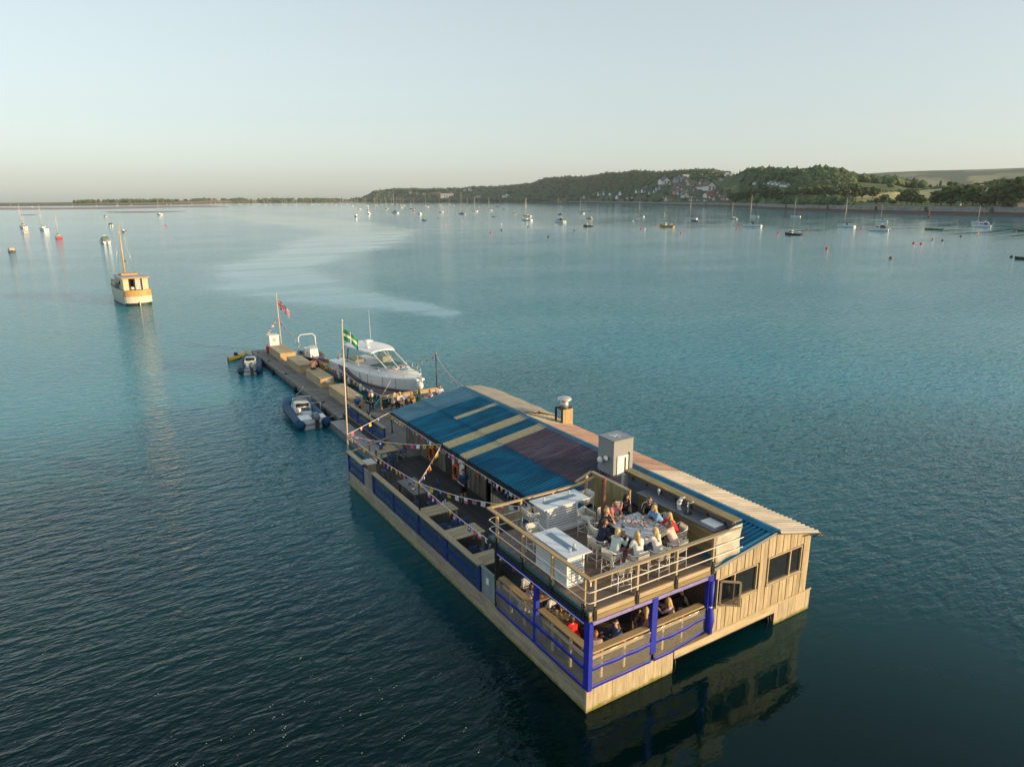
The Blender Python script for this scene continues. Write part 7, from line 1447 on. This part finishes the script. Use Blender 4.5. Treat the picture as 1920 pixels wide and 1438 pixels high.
t = thing('flagpole', 'tallest pale flagpole at the corner of the long balustrade', 'flagpole', (0, 22.3, HZ)); B().tube((.0, 22.3, .3), (.16, 22.3, 9.55), .055, .035, 9).build('pole', spr, t); B().ell((.16, 22.3, 9.6), (.07, .07, .07)).build('finial', spr, t)
q = thing('county_flag', 'green flag with a white cross on the near flagpole', 'flag', (.16, 22.3, 9.2)); flag(q, (.2, 22.3, 9.15), .85, .62, devon, [fg_, fw_, black], .95, 1.7, (.85, -.5, 0))
t = thing('bunting_pole', 'slim black pole standing on the long balustrade', 'pole', (.05, 12.7, 2.1)); B().tube((.1, 12.7, 2.1), (.1, 12.7, 3.45), .03, None, 7).build('pole', black, t); B().lathe((.1, 12.7, 2.1), [(.07, 0), (.07, .03)], 8).build('foot', black, t)
t = thing('bunting_pole', 'slim black pole at the far right corner of the far deck', 'pole', (10.75, 32.6, 2)); B().tube((10.75, 32.6, .95), (10.75, 32.6, 4.6), .045, None, 7).build('pole', black, t); B().lathe((10.75, 32.6, 4.6), [(.05, 0), (.08, .1), (.02, .16)], 8).build('finial', mat('orange_cap', (.5, .2, .05)), t)
t = thing('bunting_pole', 'slim black pole at the near end of the ramp fence', 'pole', (4.75, 27.2, DK)); B().tube((4.75, 27.2, .95), (4.75, 27.2, 3.35), .035, None, 7).build('pole', black, t); B().lathe((4.75, 27.2, .95), [(.12, 0), (.1, .04)], 8).build('foot', black, t)
t = thing('bunting_pole', 'slim black pole by the nearest pontoon locker', 'pole', (4.2, 34.4, .6)); B().tube((4.2, 34.4, .6), (4.2, 34.4, 3.6), .03, None, 7).build('pole', black, t); B().lathe((4.2, 34.4, .6), [(.1, 0), (.08, .04)], 8).build('foot', black, t)
PAL = [(.62, .03, .05), (.72, .70, .68), (.68, .52, .02), (.05, .07, .36), (.66, .10, .22), (.66, .26, .03), (.30, .28, .50)]
PM = [mat('pennant_%d' % i, c, .8) for i, c in enumerate(PAL)]
FMESH = []
for k in range(12):
    a, c = k % 7, (k*3+1) % 7; c = 1 if c == a else c; b = B(); tri = k % 3 == 0; h = .26 if tri else .22; w = .10
    sh = [(-w, 0), (w, 0), (w*.55, -h*.5), (-w*.55, -h*.5)] if tri else [(-w, 0), (w, 0), (w, -h*.5), (-w, -h*.5)]; b.prism(sh[::-1], 'y', -.004, .004, 0)
    sh = [(-w*.55, -h*.5), (w*.55, -h*.5), (.005, -h), (-.005, -h)] if tri else [(-w, -h*.5), (w, -h*.5), (w, -h), (-w, -h)]; b.prism(sh[::-1], 'y', -.004, .004, 1 if k % 2 else 0)
    if k % 4 == 2: b.tube((0, -.007, -h*.5), (0, .007, -h*.5), .05, None, 10, 1)
    FMESH.append(b.mesh('pennant', [PM[a], PM[c]]))
def bunting(label, a, c, sag, n, big=1.0):
    a, c = Vector(a), Vector(c); P = lambda u: a.lerp(c, u)+Vector((0, 0, -sag*4*u*(1-u))); mid = P(.5)
    t = thing('bunting', label, 'bunting', tuple(mid), 0, 'strings of bunting'); B().path([P(i/14) for i in range(15)], .016, 5).build('cord', mat('cord_white', (.68, .66, .66), .7), t)
    rz = math.atan2((c-a).y, (c-a).x)
    for i in range(n):
        p = P((i+.6)/(n+.2)); o = link('pennant', random.choice(FMESH), t, p-mid, rz+random.uniform(-.25, .25), (big, big, big*random.uniform(.9, 1.1))); o.rotation_euler[0] = random.uniform(-.35, .35); o.rotation_euler[1] = random.uniform(-.2, .2)
F2 = (.03, 22.3, 3.05)
bunting('bunting from the near flagpole to the far corner of the blue roof', F2, (3.62, 24.4, 3.3), .0, 5, .9)
bunting('bunting from the near flagpole across the deck to the middle of the blue roof eave', F2, (3.6, 17.4, 3.25), .22, 15)
bunting('bunting from the near flagpole along the balustrade to the slim black pole', F2, (.1, 12.7, 3.45), .12, 20)
bunting('steep bunting from the slim black pole up to the middle of the blue roof eave', (.1, 12.7, 3.47), (3.6, 17.4, 3.25), .05, 17, 1.05)
bunting('bunting from the slim black pole across the deck to the terrace rail', (.1, 12.7, 3.47), (3.3, 6.4, 3.9), .35, 15, 1.1)
bunting('bunting from the slim black pole down to the terrace corner post', (.1, 12.7, 3.47), (-.02, 5.7, 3.5), .12, 16, 1.0)
bunting('bunting hanging along the whole blue roof eave', (EX-.06, 24.2, 3.12), (EX-.06, 6.6, 3.12), .06, 46, 1.0)
bunting('bunting from the far flagpole down the pontoon', (6.5, 62.6, 3.6), (4.25, 34.4, 3.6), .95, 40, 1.25)
bunting('bunting from the far flagpole to the service cabinet', (6.5, 62.6, 3.8), (5.3, 63.2, 2.0), .05, 5, 1.1)
bunting('bunting over the ramp from the locker pole to the ramp pole', (4.2, 34.4, 3.6), (4.75, 27.2, 3.35), .3, 13)
bunting('short bunting from the ramp pole to the roof corner', (4.75, 27.2, 3.35), (8.1, 24.5, 4.05), .1, 9)
bunting('bunting from the far corner pole to the roof ridge', (10.75, 32.6, 4.55), (8.75, 24.5, 4.2), .3, 12)
bunting('bunting from the far corner pole across the cruiser bow', (10.75, 32.6, 4.55), (9.2, 37.5, 2.9), .25, 8)
# flecks of foam drifting off the shaded side
fo = B()
for k in range(70):
    if k < 60: x, y = -7.2+random.gauss(0, 2.6), 4.5+random.gauss(0, 1.8)
    else: x, y = -13+random.gauss(0, 3.5), 9+random.gauss(0, 3)
    if x > -.6: continue
    for q in range(random.choice((1, 1, 2, 3))): fo.lathe((x+q*.08*random.uniform(.5, 1.5), y+q*.05, .012), [(random.uniform(.008, .03), 0), (.006, .008)], 6)
fo.build('foam_flecks', mat('foam', (.26, .34, .34), .9), None, 'white flecks of foam drifting on the dark water beside the platform', None, None, 'stuff')

# mooring ropes
def rope(label, a, c, sag):
    a, c = Vector(a), Vector(c); mid = (a+c)/2; t = thing('mooring_rope', label, 'rope', tuple(mid), 0, 'mooring ropes along the pontoon')
    B().path([a.lerp(c, i/8)+Vector((0, 0, -sag*4*(i/8)*(1-i/8))) for i in range(9)], .022, 5).build('rope', mat('rope_cream', (.5, .45, .35), .9), t); B().path([(a.x+.07*math.cos(q), a.y+.07*math.sin(q), a.z+.01) for q in np.linspace(0, 6.28, 9)[:-1]], .02, 5, closed=True).build('loop', M['rope_cream'], t)
rope('bow rope from the large blue inflatable to the pontoon', (3.42, 43.5, .66), (1.6, 40.2, .75), .15)
rope('stern rope from the large blue inflatable to the pontoon', (3.3, 34.6, .58), (2.55, 33.9, .62), .05)
rope('rope from the smaller blue inflatable to the pontoon end', (3.42, 60, .66), (2.3, 58.2, .7), .12)
rope('stern rope from the white cruiser to the pontoon edge', (6.2, 48.0, .62), (7.3, 47.4, 1.7), .1)
rope('spring rope from the white cruiser to the far deck corner', (6.25, 34.6, .62), (8.6, 36.6, 2.0), .15)
for y_, z_ in ((38.2, .75), (40.6, .72), (43.4, .68), (45.8, .66)):
    q = thing('boat_fender', 'pale sausage fender hanging between the white cruiser and the pontoon', 'fender', (7.35, y_, z_), 0, 'fenders of the white cruiser'); B().lathe((7.45+.02*(42-y_), y_, z_-.4), [(.03, 0), (.13, .1), (.14, .3), (.13, .55), (.03, .68)], 10).build('fender', white, q); B().tube((7.45+.02*(42-y_), y_, z_+.26), (7.5+.02*(42-y_), y_, z_+1.0), .012, None, 5).build('cord', black, q)
# ------------------------------------------------------------------ summer air over the estuary
hzm = bpy.data.materials.new('summer_haze'); hzm.use_nodes = True; hn = hzm.node_tree; hn.nodes.clear()
pv = hn.nodes.new('ShaderNodeVolumePrincipled'); pv.inputs['Color'].default_value = (.80, .90, 1, 1); pv.inputs['Density'].default_value = 4e-5; pv.inputs['Anisotropy'].default_value = .2
mo = hn.nodes.new('ShaderNodeOutputMaterial'); hn.links.new(pv.outputs[0], mo.inputs['Volume'])
B().box(-8200, 8200, -8200, 8200, -3, 275).build('haze', hzm, None, 'thin pale summer haze hanging over the whole estuary', None, None, 'stuff')

# ---- lookalikes that are left sharing a label are told apart by their place in the photograph, from left to right
ORD = 'second third fourth fifth sixth seventh eighth ninth tenth eleventh twelfth thirteenth fourteenth fifteenth sixteenth seventeenth eighteenth nineteenth twentieth'.split()
by = {}
for o in S.objects:
    if o.parent is None and o.get('label'): by.setdefault(o['label'], []).append(o)
for lab, os_ in by.items():
    if len(os_) < 2: continue
    def px(o):
        d = Vector(o.location)-Vector(mw.translation); return d.dot(rt)/max(1e-3, d.dot(fw))
    os_.sort(key=px); n = len(os_)
    for i, o in enumerate(os_): o['label'] = lab+(', leftmost' if i == 0 else ', rightmost' if i == n-1 else ', %s from left' % ORD[i-1])
